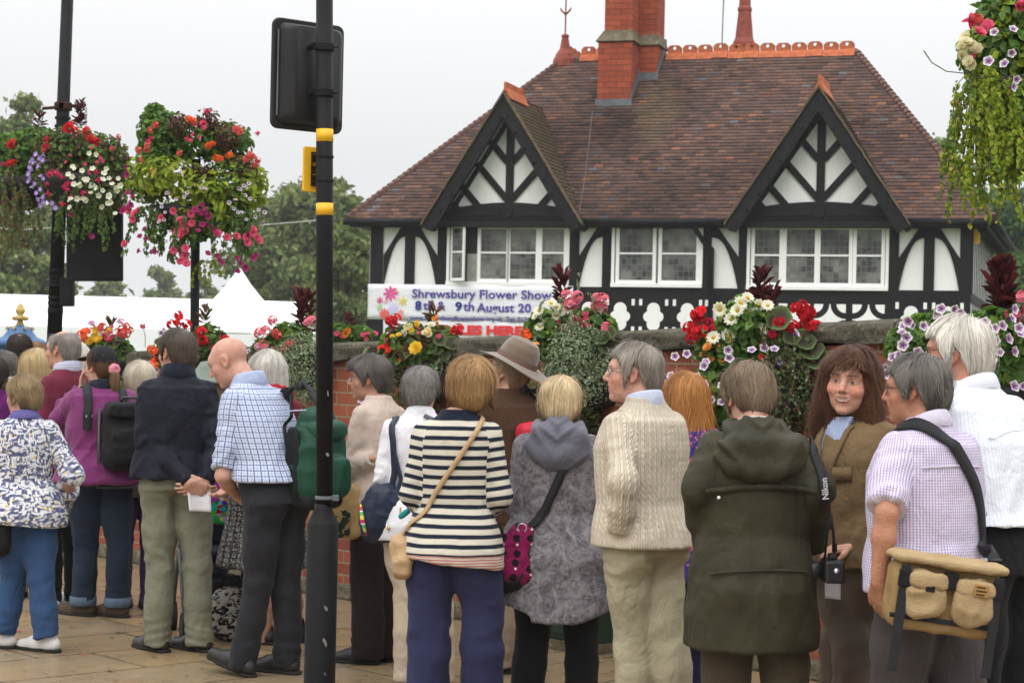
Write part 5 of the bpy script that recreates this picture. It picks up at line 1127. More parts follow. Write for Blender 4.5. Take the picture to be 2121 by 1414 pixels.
f = back('person with balding grey head, glasses and maroon sweater beside the lamp post', 137, 684, 335, None, (.2, .18, .16), m_cloth('maroon_wool', (.135, .022, .042), .95), 55, head=10, sex='m', tr=M_blackt, hem=.86, collar=patt('striped_collar', lambda b, u, v, w_: (b.mix(line(b, b.sep(b.obj())[2], .009, .4), (.65, .67, .75), (.10, .12, .25)), None)), shoes=M_wshoe, amp=.006)
f.hair('short_m', (.17, .145, .125), n=1500, L=.05, grey=(.30, .27, .24), cutfn=lambda x, y, z: .050 - np.sqrt((x * .8) ** 2 + ((y - .01) * .72) ** 2 + (z - .115) ** 2)); glasses(f, M_gl2)
f = back('person with wavy ash blond hair behind the navy jacket', 291, 754, 334, 'short_f', (.42, .34, .22), m_cloth('taupe_wool', (.16, .13, .11)), 10, tr=m_cloth('purple_cotton', (.055, .03, .10)), hem=.8, grey=(.60, .53, .42), hk=dict(n=2200, L=.10, t=.03, jit=.5, g=.9))
f = back('person with striped blond hair under a grey green brimmed hat', 436, 775, 357, 'bob', (.38, .29, .18), M_multi, 5, tr=m_cloth('blue_jean', (.05, .075, .14)), hem=.72, grey=(.55, .47, .34), hk=dict(n=1200, L=.14, cv=.35), shoes=M_brshoe)
hb = Field((-.3, -.3, 1.4), (.3, .3, 1.9), .008); hm = m_cloth('grey_green_felt', (.17, .20, .17), .9); c = f.hc * f.k; m = MB(); m.lathe([(.215, -.005), (.20, .012), (.10, .045), (.085, .075), (.06, .115), (0, .125)], 28, (c[0], c[1], c[2] + .065)); m.build('hat', hm, f.root, True)
# ================================================================ floral blouse
f = Fig('person in a navy and white floral blouse with blue trousers and white trainers', 52, 781, 392, 22, head=34, wide=1.12, hip=1.12, sex='f', arms=(((150, 985, .0), (128, 1045, .22), 'px'), ((4, 985, -.02), (-22, 1045, .14), 'px')), legs=((84, 1195, .0), (97, 1326, .0), (30, 1195, .08), (6, 1318, .10)))
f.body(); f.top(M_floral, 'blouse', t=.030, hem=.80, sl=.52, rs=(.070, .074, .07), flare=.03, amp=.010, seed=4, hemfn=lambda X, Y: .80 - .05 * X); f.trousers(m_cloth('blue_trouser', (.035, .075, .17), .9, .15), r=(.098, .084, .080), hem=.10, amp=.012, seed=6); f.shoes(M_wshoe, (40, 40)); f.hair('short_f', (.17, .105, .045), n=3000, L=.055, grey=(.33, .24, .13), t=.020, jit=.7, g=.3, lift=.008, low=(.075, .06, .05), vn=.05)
f.ring(m_cloth('periwinkle_cotton', (.12, .11, .30)), z=(1.45, 1.50), flop=.03, r=(.072, .068))
it = item(f, 'shoulder_bag', 'dark slouchy bag at the left edge beside the floral blouse', 'bag', f.local(2, 1105, -.1)); c = np.array(f.local(-2, 1105, -.1)); blob(f, 'bag_body', M_nylon, it, [(c, (.07, .10, .14), 3)], seed=3)
# ================================================================ black cap, purple fleece
f = Fig('person in a black cap and purple fleece raising one hand to the peak', 213, 719, 345, 22, head=30, wide=1.24, hip=1.04, sex='f', arms=('front', ((126, 862, .02), (168, 806, .06), 'px')), legs=((245, 1120, 0), (243, 1250, 0), (178, 1120, .02), (172, 1252, .02)))
f.body(hands=(0, 1), curl=(.3, .45), hdir=(None, ((.05, .05, .95), (.5, -.2, -.3)))); f.top(m_cloth('purple_fleece', (.165, .032, .12), .98, .1, sheen=.2), 'fleece', t=.034, hem=.86, rs=(.075, .070, .052), amp=.014, seed=8, loose=.01); f.trousers(M_jean, r=(.096, .078, .072), hem=.07, amp=.011, seed=9)
m = MB()
for j in (0, 1):
    a = Vector(f.legs[2 * j + 1]) * f.k; m.lathe([(.075, .07), (.080, .074), (.080, .125), (.074, .128)], 18, (a.x, a.y, 0))
m.build('turn_up', m_cloth('faded_denim', (.09, .13, .19)), f.root, True); f.shoes(M_brshoe, (42, 40), L=.28, high=.02)
f.ring(M_navyc, z=(1.44, 1.50), flop=.024, r=(.074, .07)); f.hair('pony', (.10, .055, .025), n=700, L=.06)
R_, c, h = f.R, f.hc * f.k, f.hs * f.k; T = lambda x, y, z: c + R_ @ (np.array((x, y, z)) * h)
Fd = Field(c - .2, c + .24, .006); Fd.ell(T(0, -.012, .045), np.array((.090, .110, .092)) * h, R_, .02); Fd.cut(lambda X, Y, Z: (lambda x, y, z: (.030 + .10 * y - z) * .9 * h)(*[(R_[0, i] * (X - c[0]) + R_[1, i] * (Y - c[1]) + R_[2, i] * (Z - c[2])) / h for i in range(3)])); Fd.ell(T(0, .125, .052), np.array((.070, .065, .010)) * h, R_ @ rot(0, -14), .006)
V, Q = Fd.mesh(); V = smoothv(V, Q, 1); arrmesh('cap', V, Q, simple('black_cap_cotton', (.011, .011, .013), .8, .2, .2, 8, .003, 120), f.root, True)
pony = [T(0, -.108, .000), T(.0, -.135, -.045), T(.005, -.125, -.13), T(.012, -.115, -.21), T(.03, -.105, -.29)]; m = MB(); m.tube(pony, [.018, .03, .032, .026, .006], 10, sq=(1, .7)); pn = m.build('pony_tail', M_hair, f.root, True); at = pn.data.attributes.new('tint', 'FLOAT_COLOR', 'POINT'); at.data.foreach_set('color', np.tile((.11, .06, .028, 1), (len(pn.data.vertices), 1)).astype(f32).ravel())
r0 = np.random.default_rng(5); n = 260; P_ = np.array([[np.array(p) for p in pony]] * n); rad_ = np.array([.016, .031, .034, .03, .012]); th_ = r0.uniform(0, 6.28, n); rr_ = r0.uniform(.75, 1.08, n); Vs = []; Cs = []; cc = np.array((.16, .085, .036)) * r0.uniform(.5, 1.7, (n, 1))
for i in range(5):
    p = P_[:, i] + np.stack([np.cos(th_), np.sin(th_) * .75, 0 * th_], 1) * (rad_[i] * rr_)[:, None]; sd_ = np.stack([-np.sin(th_), np.cos(th_), 0 * th_], 1) * .0026; Vs += [p - sd_, p + sd_]; Cs += [cc, cc]
Vs = np.stack(Vs, 1).reshape(-1, 3); Cs = np.stack(Cs, 1).reshape(-1, 3); Fq = (np.arange(n)[:, None, None] * 10 + np.array([(2 * i, 2 * i + 1, 2 * i + 3, 2 * i + 2) for i in range(4)])[None]).reshape(-1, 4); arrmesh('hair_locks', Vs, Fq, M_hair, pn, True, pcol=Cs)
Fd = Field(c - .25, c + .2, .006); q_ = T(0, -.125, -.012)
for a in range(7): Fd.ell(q_ + R_ @ (np.array((.024 * math.cos(a * .9), -.004, .020 * math.sin(a * .9))) * h), (.019, .016, .018), None, .006)
V, Q = Fd.mesh(); arrmesh('scrunchie', V, Q, m_cloth('pink_scrunchie', (.66, .24, .30), .95), f.root, True)
bc = np.array(f.local(250, 902, 0)); bc[1] = -.26; it = item(f, 'rucksack', 'black trolley rucksack with square frame on the purple fleece', 'rucksack', bc)
blob(f, 'bag_body', M_nylon, it, [(bc, (.150, .085, .205), 6), (bc + (0, -.085, -.05), (.115, .045, .115), 5), (bc + (0, -.03, .17), (.135, .09, .05), 5)], seed=6, amp=.005)
m = MB(); b0 = bc * f.k; w_ = .155; m.tube([b0 + (-w_, .05, .17), b0 + (-w_, .045, -.30), b0 + (w_, .045, -.30), b0 + (w_, .05, .17)], .011, 8); m.tube([b0 + (-.05, -.05, .205), b0 + (-.04, -.05, .235), b0 + (.04, -.05, .235), b0 + (.05, -.05, .205)], .009, 8); putmb(f, 'frame', m, simple('dark_steel', (.02, .02, .022), .35, .5), it, True)
for sx in (-.105, .105):
    f.strap([(sx, -.14, 1.20), (sx, -.15, 1.34), (sx * .95, -.06, 1.47), (sx * .98, .04, 1.45)], M_web, .05, .008, parent=it, off=.004)
    m = MB(); p = np.array((sx, -.165, 1.285)) * f.k; m.box(p[0] - .022, p[0] + .022, p[1] - .012, p[1] + .004, p[2] - .008, p[2] + .008); putmb(f, 'buckle', m, M_silver, it, bevel=.003)
# ================================================================ navy jacket, leaflet behind the back
f = Fig('person in a navy blouson holding a white leaflet behind the back', 370, 683, 387, 14, head=32, sex='m', wide=1.08, belly=1.05, arms=(((452, 930, -.10), (425, 998, -.24), 'px'), ((312, 915, -.08), (392, 1000, -.26), 'px')), legs=((408, 1170, 0), (412, 1322, 0), (332, 1172, -.02), (325, 1326, -.03)))
f.body(st=.006, curl=(.5, .7), hdir=(((-.8, -.1, -.3), (.1, .9, .3)), ((.75, -.1, -.35), (.0, .9, .4)))); f.top(m_cloth('navy_blouson', (.0095, .011, .019), .7, .2, spec=.15, sheen=.0), 'jacket', t=.036, hem=.93, rs=(.072, .064, .048), amp=.014, seed=12, loose=.012); f.ring(M_navyc, z=(1.45, 1.525), flop=.022, r=(.076, .07), gap=.3)
f.trousers(m_cloth('sage_chino', (.185, .19, .135), .9, .1), r=(.094, .076, .070), hem=.035, amp=.013, seed=13); f.shoes(M_bshoe, (38, 30), L=.29); f.hair('short_m', (.060, .042, .03), n=2200, L=.05, grey=(.10, .08, .06), t=.014); glasses(f, M_gl2)
tseam(f, MATS['sage_chino']); q = lambda px, py, dd=-.27: f.local(px, py, dd); it = item(f, 'leaflet', 'white folded leaflet held behind the navy blouson', 'leaflet', q(415, 1035)); sheet(f, 'page', M_paper, it, [q(388, 1018), q(435, 1000, -.25), q(438, 1060, -.25), q(392, 1058)], curl=.02)
# ================================================================ bald man, checked shirt, green rucksack
f = Fig('person with bald head in a blue checked shirt walking with bowed head', 575, 745, 415, 55, H=1.70, head=22, pitch=-26, sex='m', wide=1.10, belly=1.1, lean=.19, hy=.035, arms=(((520, 960, .45), (480, 1000, .35), 'px'), ((462, 985, -.10), (487, 1022, .05), 'px')), legs=((533, 1212, -.05), (502, 1355, -.05), (592, 1225, .05), (592, 1382, .05)))
f.legs = [f.legs[2], f.legs[3], f.legs[0], f.legs[1]]
f.body(st=.006, curl=(.5, .5)); f.top(M_check, 'shirt', t=.024, hem=.985, sl=(.46, .46), rs=(.068, .070, .06), amp=.012, seed=15, loose=.012); f.ring(M_check, z=(1.45, 1.515), flop=.026, gap=.3, r=(.070, .066)); f.trousers(m_cloth('charcoal_trouser', (.022, .022, .026), .8, .1), r=(.089, .073, .064), hem=.035, amp=.015, seed=17)
yoke(f, M_check, 1.34, .115); m = MB(); sec = f.torso(.018, .985, 1.02); a, b_ = sec[0], sec[-1]
for z in (.99, 1.02):
    for k in range(32): t = 2 * math.pi * k / 32; m.v.append(((a[1] + .004) * math.cos(t) + a[3], (a[2] + .004) * math.sin(t) + a[4], z * f.k))
m.f = [(k, (k + 1) % 32, 32 + (k + 1) % 32, 32 + k) for k in range(32)]; m.build('belt', M_bshoe, f.root, True); f.shoes(M_bshoe, (8, 0), L=.30, pit=(0, 14))
bc = np.array(f.local(652, 935, 0)); bc = np.array((.115, -.175, 1.09)); it = item(f, 'rucksack', 'dark green rucksack slung over one shoulder of the checked shirt', 'rucksack', bc); M_green = simple('green_nylon', (.006, .055, .030), .55, .3, .2, 6, .004, 24)
blob(f, 'bag_body', M_green, it, [(bc + (0, 0, -.02), (.155, .105, .22), 3.2), (bc + (0, .0, .17), (.10, .075, .10), 3), (bc + (.01, -.10, -.08), (.11, .05, .11), 3)], seed=7, amp=.006, fr=11); blob(f, 'front_pocket', M_green, it, [(bc + (.0, -.085, -.07), (.10, .05, .10), 4)], seed=12, amp=.004); blob(f, 'top_flap', M_green, it, [(bc + (0, -.03, .15), (.125, .10, .06), 3)], seed=10, amp=.004); blob(f, 'side_panel', M_nylon, it, [(bc + (-.150, .03, -.02), (.010, .045, .19), 4)], seed=11, amp=.003); blob(f, 'base_panel', M_nylon, it, [(bc + (0, .01, -.195), (.15, .10, .05), 3.5)], seed=8)
b0 = bc * f.k; m = MB(); m.box(b0[0] - .075, b0[0] - .055, b0[1] - .112, b0[1] - .105, b0[2] + .06, b0[2] + .17); putmb(f, 'reflective_strip', m, M_paper, it)
f.strap([(.10, -.20, 1.36), (.10, -.10, 1.475), (.115, .03, 1.455), (.13, .10, 1.36)], M_web, .055, .008, parent=it); f.strap([(.0, -.14, 1.02), (-.02, -.12, 1.2), (.04, -.06, 1.42)], M_web, .02, .004, parent=it)
q = lambda px, py, dd=.12: f.local(px, py, dd); it = item(f, 'leaflet', 'white paper in the hand of the bald walker', 'leaflet', q(484, 1010)); sheet(f, 'page', M_paper, it, [q(476, 1000), q(492, 990), q(494, 1024), q(480, 1026)])
# ================================================================ grey haired woman in tweed skirt
f = Fig('person with long silver hair tied in a red scarf, tweed skirt and bare legs', 557, 729, 374, 15, head=8, sex='f', wide=1.04, arms=('front', 'front'), legs=((606, 1220, .05), (612, 1322, .05), (556, 1220, -.05), (545, 1322, -.05)))
f.body(legs=True, hands=(0, 0)); f.top(m_cloth('dark_red_wool', (.13, .015, .02)), 'cardigan', hem=.85, amp=.008); f.skirt(M_tweed, .46); f.shoes(M_bshoe, (55, 50), L=.25); f.hair('bob', (.42, .39, .34), n=2600, L=.16, grey=(.62, .59, .53), t=.022, cv=.3, g=1.1)
c = f.hc * f.k; Fd = Field(c - .25, c + .2, .007); o = f.off(1.45) * f.k
for a in range(16): t = a * 2 * math.pi / 16; Fd.ell(np.array((o[0] + .082 * math.cos(t), o[1] - .01 + .078 * math.sin(t), 1.49 * f.k - .02 * math.sin(t))), (.03, .028, .026), None, .012)
Fd.ell(np.array((o[0] + .075, o[1] - .075, 1.475 * f.k)), (.03, .025, .045), None, .01); V, Q = Fd.mesh(); V = V + vnormals(V, Q) * (vnoise(V * 50, 3) * .004)[:, None]; arrmesh('scarf', V, Q, m_cloth('red_scarf', (.42, .012, .03), .7), f.root, True)
# ================================================================ glasses, cream cardigan
f = Fig('person in a cream cardigan and purple glasses turning with folded arms', 796, 741, 396, 52, H=1.60, head=34, pitch=-2, sex='f', wide=1.02, hip=1.02, lean=.05, hy=.02, skin=(.44, .25, .17), arms=(((800, 965, .35), (752, 965, .28), 'px'), ((728, 968, -.08), (770, 950, -.16), 'px')), legs=((795, 1215, .06), (797, 1362, .06), (758, 1210, -.04), (760, 1362, -.06)))
f.browcol = (.06, .045, .04); f.body(st=.006, hst=.0035, curl=(.9, .9), hands=(1, 0)); f.top(m_cloth('cream_knit', (.50, .41, .345), .95, .06), 'cardigan', t=.024, hem=.90, rs=(.064, .058, .046), amp=.010, seed=21); f.trousers(m_cloth('dark_brown_trouser', (.018, .011, .011), .8), r=(.096, .088, .092), hem=.03, amp=.010, seed=22); f.shoes(M_bshoe, (20, 25), L=.25)
f.hair('short_f', (.055, .045, .04), n=3000, L=.075, t=.020, grey=(.13, .115, .105), jit=.35, zl=((-.12, -.085), (-.05, -.075), (-.02, -.035), (.005, .018), (.02, -.01), (.04, -.005), (.055, .035), (.075, .055), (.12, .065)), lobes=(((0, .07, .075), (.06, .035, .03)),)); glasses(f, M_gl1)
it = item(f, 'shopping_bag', 'tan jute bag printed with dark holly leaves beside the pole', 'bag', f.local(706, 1055, -.02)); c = np.array(f.local(704, 1055, -.02))
M_jute = simple('tan_jute', (.44, .29, .13), .9, .15, .12, 12, .003, 140); blob(f, 'bag_body', M_jute, it, [(c, (.07, .19, .155), 7)], seed=9, amp=.003)
m = MB(); Mw = (Matrix.Translation(f.root.location) @ Matrix.Rotation(f.root.rotation_euler.z, 4, 'Z')).inverted(); lf = simple('holly_green', (.012, .03, .012), .8, .2, .2)
for (px, py, sz, a) in ((692, 1075, .035, .8), (704, 1086, .04, 2.2), (716, 1078, .04, 1.0), (708, 1104, .025, .2), (722, 1060, .03, 2.6), (696, 1100, .03, 1.7), (728, 1095, .035, .6)):
    p0 = P(px, py, f.root.location.y - .02); pts = []
    for k in range(12): t = k / 12 * 2 * math.pi; rr = sz * (1.0 if k % 2 == 0 else .62); pts.append((math.cos(t) * rr * 1.3, math.sin(t) * rr * .6))
    rc = lambda x, z: (p0.x + x * math.cos(a) - z * math.sin(a), 0, p0.z + x * math.sin(a) + z * math.cos(a))
    n_ = Vector((-.18, -1, 0)).normalized(); o0 = p0 + n_ * 0
    # rest the leaf on the near face of the bag
    yb = min(v.co.y for v in it.children[0].data.vertices) + it.location.y
    vs = []
    for yy in (yb + .010, yb - .002):
        for x, z in pts: X_, _, Z_ = rc(x, z); vs.append((X_ - it.location.x, yy - it.location.y + (X_ - it.location.x) * .25, Z_ - it.location.z))
    m.add(vs, [tuple(range(11, -1, -1)), tuple(range(12, 24))] + [(i, (i + 1) % 12, 12 + (i + 1) % 12, 12 + i) for i in range(12)])
m.build('holly_print', lf, it)
m = MB(); ck = c * f.k
for s in (-1, 1): m.tube([ck + (s * .05, -.08, .14), ck + (s * .045, -.05, .24), ck + (s * .04, .02, .28), ck + (s * .045, .08, .14)], .008, 6)
putmb(f, 'handle', m, M_jute, it, True)
# ================================================================ white top, navy shoulder bag
f = Fig('person with cropped grey hair in a white top carrying a navy shoulder bag', 872, 764, 425, 4, head=-14, sex='f', wide=1.05, hip=1.06, arms=('front', 'front'), legs=((905, 1225, 0), (910, 1395, 0), (850, 1225, 0), (846, 1395, 0)))
f.body(hands=(0, 0)); f.top(M_white, 'top', t=.028, hem=.80, rs=(.066, .058, .048), amp=.012, seed=25, loose=.01); f.ring(M_white, z=(1.45, 1.505), flop=.012, r=(.064, .062)); f.trousers(M_cream, r=(.098, .086, .082), hem=.03, amp=.010, seed=26); f.shoes(M_wshoe); f.hair('short_m', (.10, .09, .08), n=3800, L=.045, t=.021, grey=(.22, .205, .19), jit=.5, lift=.004, cv=.4, zl=((-.12, -.085), (-.06, -.075), (-.03, -.04), (-.015, .01), (.012, .018), (.03, -.01), (.05, .04), (.12, .09)))
glasses(f, M_silver); M_nbag = simple('navy_bag_nylon', (.012, .018, .042), .5, .35, .25, 7, .004, 30)
c = np.array(f.local(792, 1055, -.10)); it = item(f, 'shoulder_bag', 'navy nylon shoulder bag with gold zip pull on the white top', 'bag', c); blob(f, 'bag_body', M_nbag, it, [(c, (.105, .075, .135), 3), (c + (-.02, 0, -.08), (.09, .07, .09), 3)], seed=11, amp=.010)
f.strap([c + (.03, -.03, .10), c + (.075, -.01, .2), (-.15, -.14, 1.33), (-.125, -.05, 1.45), (-.125, .05, 1.42)], M_nbag, .032, .005, parent=it, off=.004); f.strap([c + (.06, -.05, .06), c + (.10, -.04, .17), (-.14, -.13, 1.30)], M_nbag, .02, .005, parent=it, off=.008)
m = MB(); p = c * f.k; m.tube([p + (.085, -.085, .02), p + (.085, -.088, -.02), p + (.08, -.088, -.03)], .004, 6); m.lathe([(.006, 0), (.008, .01), (.004, .02)], 8, tuple(p + (.03, -.085, -.09))); putmb(f, 'zip_pull', m, M_brass, it)
m = MB(); m.tube([p + (-.105, -.06, .03), p + (-.095, -.075, -.05), p + (-.075, -.075, -.12)], [.004, .012, .004], 6); putmb(f, 'bright_trim', m, patt('rainbow_trim', lambda b, u, v, w_: (b.ramp(saw(b, b.sep(b.obj())[2], .06), (0, (.5, .04, .1)), (.3, (.7, .6, .1)), (.6, (.1, .4, .1)), (.9, (.7, .7, .7)), interp='CONSTANT'), None)), it, True)
f.strap([(.10, -.1, 1.435), (.02, -.11, 1.475)], simple('grey_lace', (.10, .095, .1), .7), .02, .004, parent=it)
# ================================================================ brown hat and coat by the wall
f = Fig('person in a tan felt hat and brown coat close to the wall', 1062, 703, 405, 35, H=1.66, head=24, pitch=12, sex='f', wide=1.10, lean=.02, arms=('front', 'front'), legs=((1085, 1215, 0), (1088, 1370, 0), (1040, 1215, 0), (1030, 1370, -.02)))
f.body(hands=(0, 0)); f.top(m_cloth('brown_wool', (.062, .032, .019), .9), 'coat', t=.040, hem=.80, rs=(.076, .064, .052), amp=.012, seed=28, loose=.012); f.trousers(m_cloth('stone_trouser', (.29, .22, .16), .9), r=(.092, .080, .080), hem=.03, seed=29, amp=.009); f.shoes(simple('brown_leather', (.04, .018, .014), .4, .5, .2), (30, 30), L=.26); f.hair('short_f', (.20, .13, .07), n=1200, L=.07, t=.010, grey=(.34, .24, .14))
hm = simple('tan_felt', (.155, .115, .082), .95, .1, .12, 9, .003, 90, **{'Sheen Weight': .5}); R2 = f.R @ rot(0, 12, 6); c = f.hc * f.k; Fd = Field(c - np.array((.25, .25, .1)), c + .26, .007); T = lambda x, y, z: c + R2 @ (np.array((x, y, z)) * f.k)
Fd.loft([(.050 * f.k, .098 * f.k, .115 * f.k, 0, -.01), (.10 * f.k, .096 * f.k, .112 * f.k, 0, -.01), (.15 * f.k, .086 * f.k, .10 * f.k, 0, -.01), (.185 * f.k, .06 * f.k, .08 * f.k, 0, -.01), (.196 * f.k, .03 * f.k, .05 * f.k, 0, -.01)], .02, R2, c, p=2.0); Fd.ell(T(0, .0, .205), np.array((.014, .07, .022)) * f.k, R2, .02, sub=True)
m = MB(); n = 40; pr = [(.095, .062), (.13, .052), (.165, .040), (.19, .040), (.192, .045), (.165, .048), (.13, .060), (.095, .072)]; vs = []
for i in range(n):
    t = 2 * math.pi * i / n
    for r_, z in pr: vs.append(T(r_ * .93 * math.cos(t), r_ * 1.08 * math.sin(t) - .01, z + .10 * max(0, r_ - .095) * math.cos(2 * t) * 1.6))
q_ = len(pr); m.add(vs, [(i * q_ + j, ((i + 1) % n) * q_ + j, ((i + 1) % n) * q_ + (j + 1) % q_, i * q_ + (j + 1) % q_) for i in range(n) for j in range(q_)]); V, Q = Fd.mesh(); V = smoothv(V, Q, 2)
hat = arrmesh('hat', V, Q, hm, f.root, True); m.build('brim', hm, hat, True); m = MB(); vs = []
for i in range(n):
    t = 2 * math.pi * i / n
    for z in (.064, .094): vs.append(T(.1025 * math.cos(t), .1195 * math.sin(t) - .01, z))
m.add(vs, [(2 * i, 2 * ((i + 1) % n), 2 * ((i + 1) % n) + 1, 2 * i + 1) for i in range(n)]); m.build('hat_band', simple('pink_brown_ribbon', (.17, .10, .075), .7), hat, True)
c = np.array((.02, -.215, 1.19)); it = item(f, 'rucksack', 'small red and pale grey rucksack on the brown coat', 'rucksack', c); blob(f, 'bag_body', simple('pale_grey_nylon', (.42, .43, .42), .7), it, [(c + (0, 0, -.05), (.12, .07, .14), 3)], seed=14, amp=.006); blob(f, 'bag_top', simple('red_nylon', (.50, .015, .04), .6), it, [(c + (0, 0, .09), (.115, .072, .055), 3)], seed=15, amp=.006)
f.strap([(.14, -.17, 1.30), (.135, -.09, 1.43), (.12, -.02, 1.47), (.12, .06, 1.44)], M_web, .06, .010, parent=it); m = MB(); p = np.array((.075, -.075, 1.49)) * f.k
for s in (-1, 1): m.tube([p, p + (s * .045, -.01, .025), p + (s * .06, -.01, .0), p], [.008, .014, .012, .008], 6)
putmb(f, 'bow', m, M_web, it, True)
# ================================================================ striped jersey
f = Fig('person in a navy and cream striped jersey with navy trousers', 946, 744, 505, -2, head=-4, roll=2, sex='f', wide=1.02, hip=1.04, hx=.045, side=.012, arms=('front', 'front'), legs=((1000, 1250, 0), (1000, 1440, 0), (890, 1250, 0), (885, 1440, 0)))
f.body(hands=(0, 0)); f.top(M_stripe, 'jersey', t=.026, hem=.80, rs=(.064, .058, .050), amp=.008, seed=31, hemfn=lambda X, Y: .845 - .11 * (X + .15), neck=1.50); f.trousers(m_cloth('navy_linen', (.026, .028, .072), .85, .12), r=(.105, .092, .096), hem=.03, amp=.013, seed=32, t=.016)
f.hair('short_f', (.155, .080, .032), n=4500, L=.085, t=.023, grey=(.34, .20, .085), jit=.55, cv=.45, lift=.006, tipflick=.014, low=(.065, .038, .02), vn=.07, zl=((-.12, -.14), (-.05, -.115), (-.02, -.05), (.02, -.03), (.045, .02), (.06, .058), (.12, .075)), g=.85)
c = np.array(f.local(832, 1150, -.02)); it = item(f, 'handbag', 'soft tan leather handbag on a cross strap over the striped jersey', 'bag', c); M_tan = simple('tan_leather', (.43, .285, .15), .55, .35, .12, 10, .003, 60)
blob(f, 'bag_body', M_tan, it, [(c + (.01, 0, -.02), (.045, .11, .085), 3), (c + (-.01, 0, .045), (.04, .09, .05), 3)], seed=17, amp=.006); f.strap([(.115, .0, 1.47), (.105, -.10, 1.42), (.0, -.15, 1.25), (-.13, -.14, 1.06), (-.20, -.08, .98), c + (.0, -.02, .08)], M_tan, .020, .004, parent=it)
c = np.array(f.local(848, 1050, .12)); it = item(f, 'purse', 'small lilac and teal fabric purse beside the striped jersey', 'purse', c); blob(f, 'purse_body', m_cloth('lilac_cotton', (.19, .14, .25)), it, [(c + (.03, 0, .03), (.05, .02, .06), 4, rot(0, 0, -38))], seed=18, amp=.002); blob(f, 'trim', m_cloth('teal_cotton', (.02, .22, .22)), it, [(c + (-.022, 0, -.03), (.032, .022, .014), 4, rot(0, 0, -38))], seed=19, amp=.001)
# ================================================================ grey mottled jacket with hood
f = Fig('person in a mottled grey rain jacket with slate hood hanging down', 1160, 784, 490, -4, head=-4, pitch=-6, sex='f', wide=1.10, hip=1.08, arms=('front', 'front'), legs=((1205, 1300, 0), (1205, 1440, 0), (1105, 1300, 0), (1090, 1440, 0)))
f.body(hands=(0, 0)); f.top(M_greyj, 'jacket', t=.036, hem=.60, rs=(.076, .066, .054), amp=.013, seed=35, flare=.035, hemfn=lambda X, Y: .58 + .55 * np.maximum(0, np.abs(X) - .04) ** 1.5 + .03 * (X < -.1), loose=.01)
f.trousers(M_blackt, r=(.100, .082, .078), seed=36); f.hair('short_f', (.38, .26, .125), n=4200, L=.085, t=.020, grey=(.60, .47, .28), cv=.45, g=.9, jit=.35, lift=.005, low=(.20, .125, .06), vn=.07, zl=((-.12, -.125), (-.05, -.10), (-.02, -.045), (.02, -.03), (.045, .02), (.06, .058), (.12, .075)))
def hood(f, mat, w_=.165, z=1.385, dy=-.135, d=.055, hgt=.105, seed=1, st=.008, tilt=16):
    k = f.k; c = np.array((f.off(1.4)[0], f.off(1.4)[1] + dy, z)) * k; Fd = Field(c - .30, c + .30, st); R3 = rot(0, tilt)
    Fd.ell(c + np.array((0, 0, 0)), np.array((w_, d, hgt)) * k, R3, .02, p=2.4); Fd.ell(c + np.array((0, -.012, -.045)) * k, np.array((w_ * .8, d * 1.1, hgt * .7)) * k, R3, .03)
    for s in (-1, 1): Fd.cap(c + np.array((s * .10, .06, .06)) * k, c + np.array((s * .085, .14, .09)) * k, .035 * k, .03 * k, .04)
    Fd.ell(c + np.array((0, .05, .09)) * k, np.array((.085, .07, .05)) * k, None, .03); V, Q = Fd.mesh(); V = smoothv(V, Q, 2); q = (V - c) / k
    fo = np.clip(1 - np.abs(vnoise(np.stack([q[:, 0] * 5, q[:, 2] * 16 - np.abs(q[:, 0]) * 14, q[:, 1] * 3 + seed], 1), seed)) * 2.8, -.6, 1); V = V + vnormals(V, Q) * (fo * .010)[:, None]; return arrmesh('hood', V, Q, mat, f.root, True)
hood(f, m_cloth('slate_nylon', (.115, .115, .145), .55, .1, sheen=.1), w_=.15, z=1.405, hgt=.11)
c = np.array(f.local(1064, 1150, -.16)); it = item(f, 'shoulder_bag', 'magenta bag printed with black motifs and white dots on the grey jacket', 'bag', c)
def f_mag(b, u, v, w_):
    p = b.comb(u, v, 0); q = b.comb(saw(b, b.math('ADD', u, b.math('MULTIPLY', b.noise(p, 8, 1), .03)), .058), saw(b, v, .062), 0); d = b.n('VectorMath', {0: q, 1: (.5, .5, 0)}, operation='DISTANCE').outputs[1]; n = b.noise(p, 70, 3); mk = b.step(b.math('ADD', d, b.math('MULTIPLY', n, .22)), .40, .34)
    q2 = b.comb(saw(b, u, .058, .2), saw(b, v, .062, .4), 0); d2 = b.n('VectorMath', {0: q2, 1: (.5, .5, 0)}, operation='DISTANCE').outputs[1]; return b.mix(b.step(d2, .10, .07), b.mix(mk, (.21, .012, .075), (.012, .008, .012)), (.8, .75, .76)), None
M_mag = patt('magenta_print', f_mag); blob(f, 'bag_body', M_mag, it, [(c + (.0, 0, -.02), (.080, .06, .135), 3, rot(0, 0, -14)), (c + (.03, 0, .09), (.055, .05, .06), 3)], seed=21, amp=.006, attr=True)
blob(f, 'base_panel', M_nylon, it, [(c + (-.03, 0, -.135), (.078, .062, .035), 3, rot(0, 0, -14))], seed=22); blob(f, 'side_panel', M_nylon, it, [(c + (-.062, .02, .0), (.035, .055, .15), 3, rot(0, 0, -14))], seed=24); blob(f, 'pocket', M_mag, it, [(c + (-.005, -.055, -.06), (.050, .022, .055), 3, rot(0, 0, -14))], seed=23, amp=.002, attr=True)
m = MB(); p = c * f.k; m.tube([p + (-.045, -.078, -.055), p + (-.03, -.082, -.10), p + (.02, -.082, -.105), p + (.045, -.078, -.065)], .005, 6); putmb(f, 'pocket_piping', m, M_nylon, it, True)
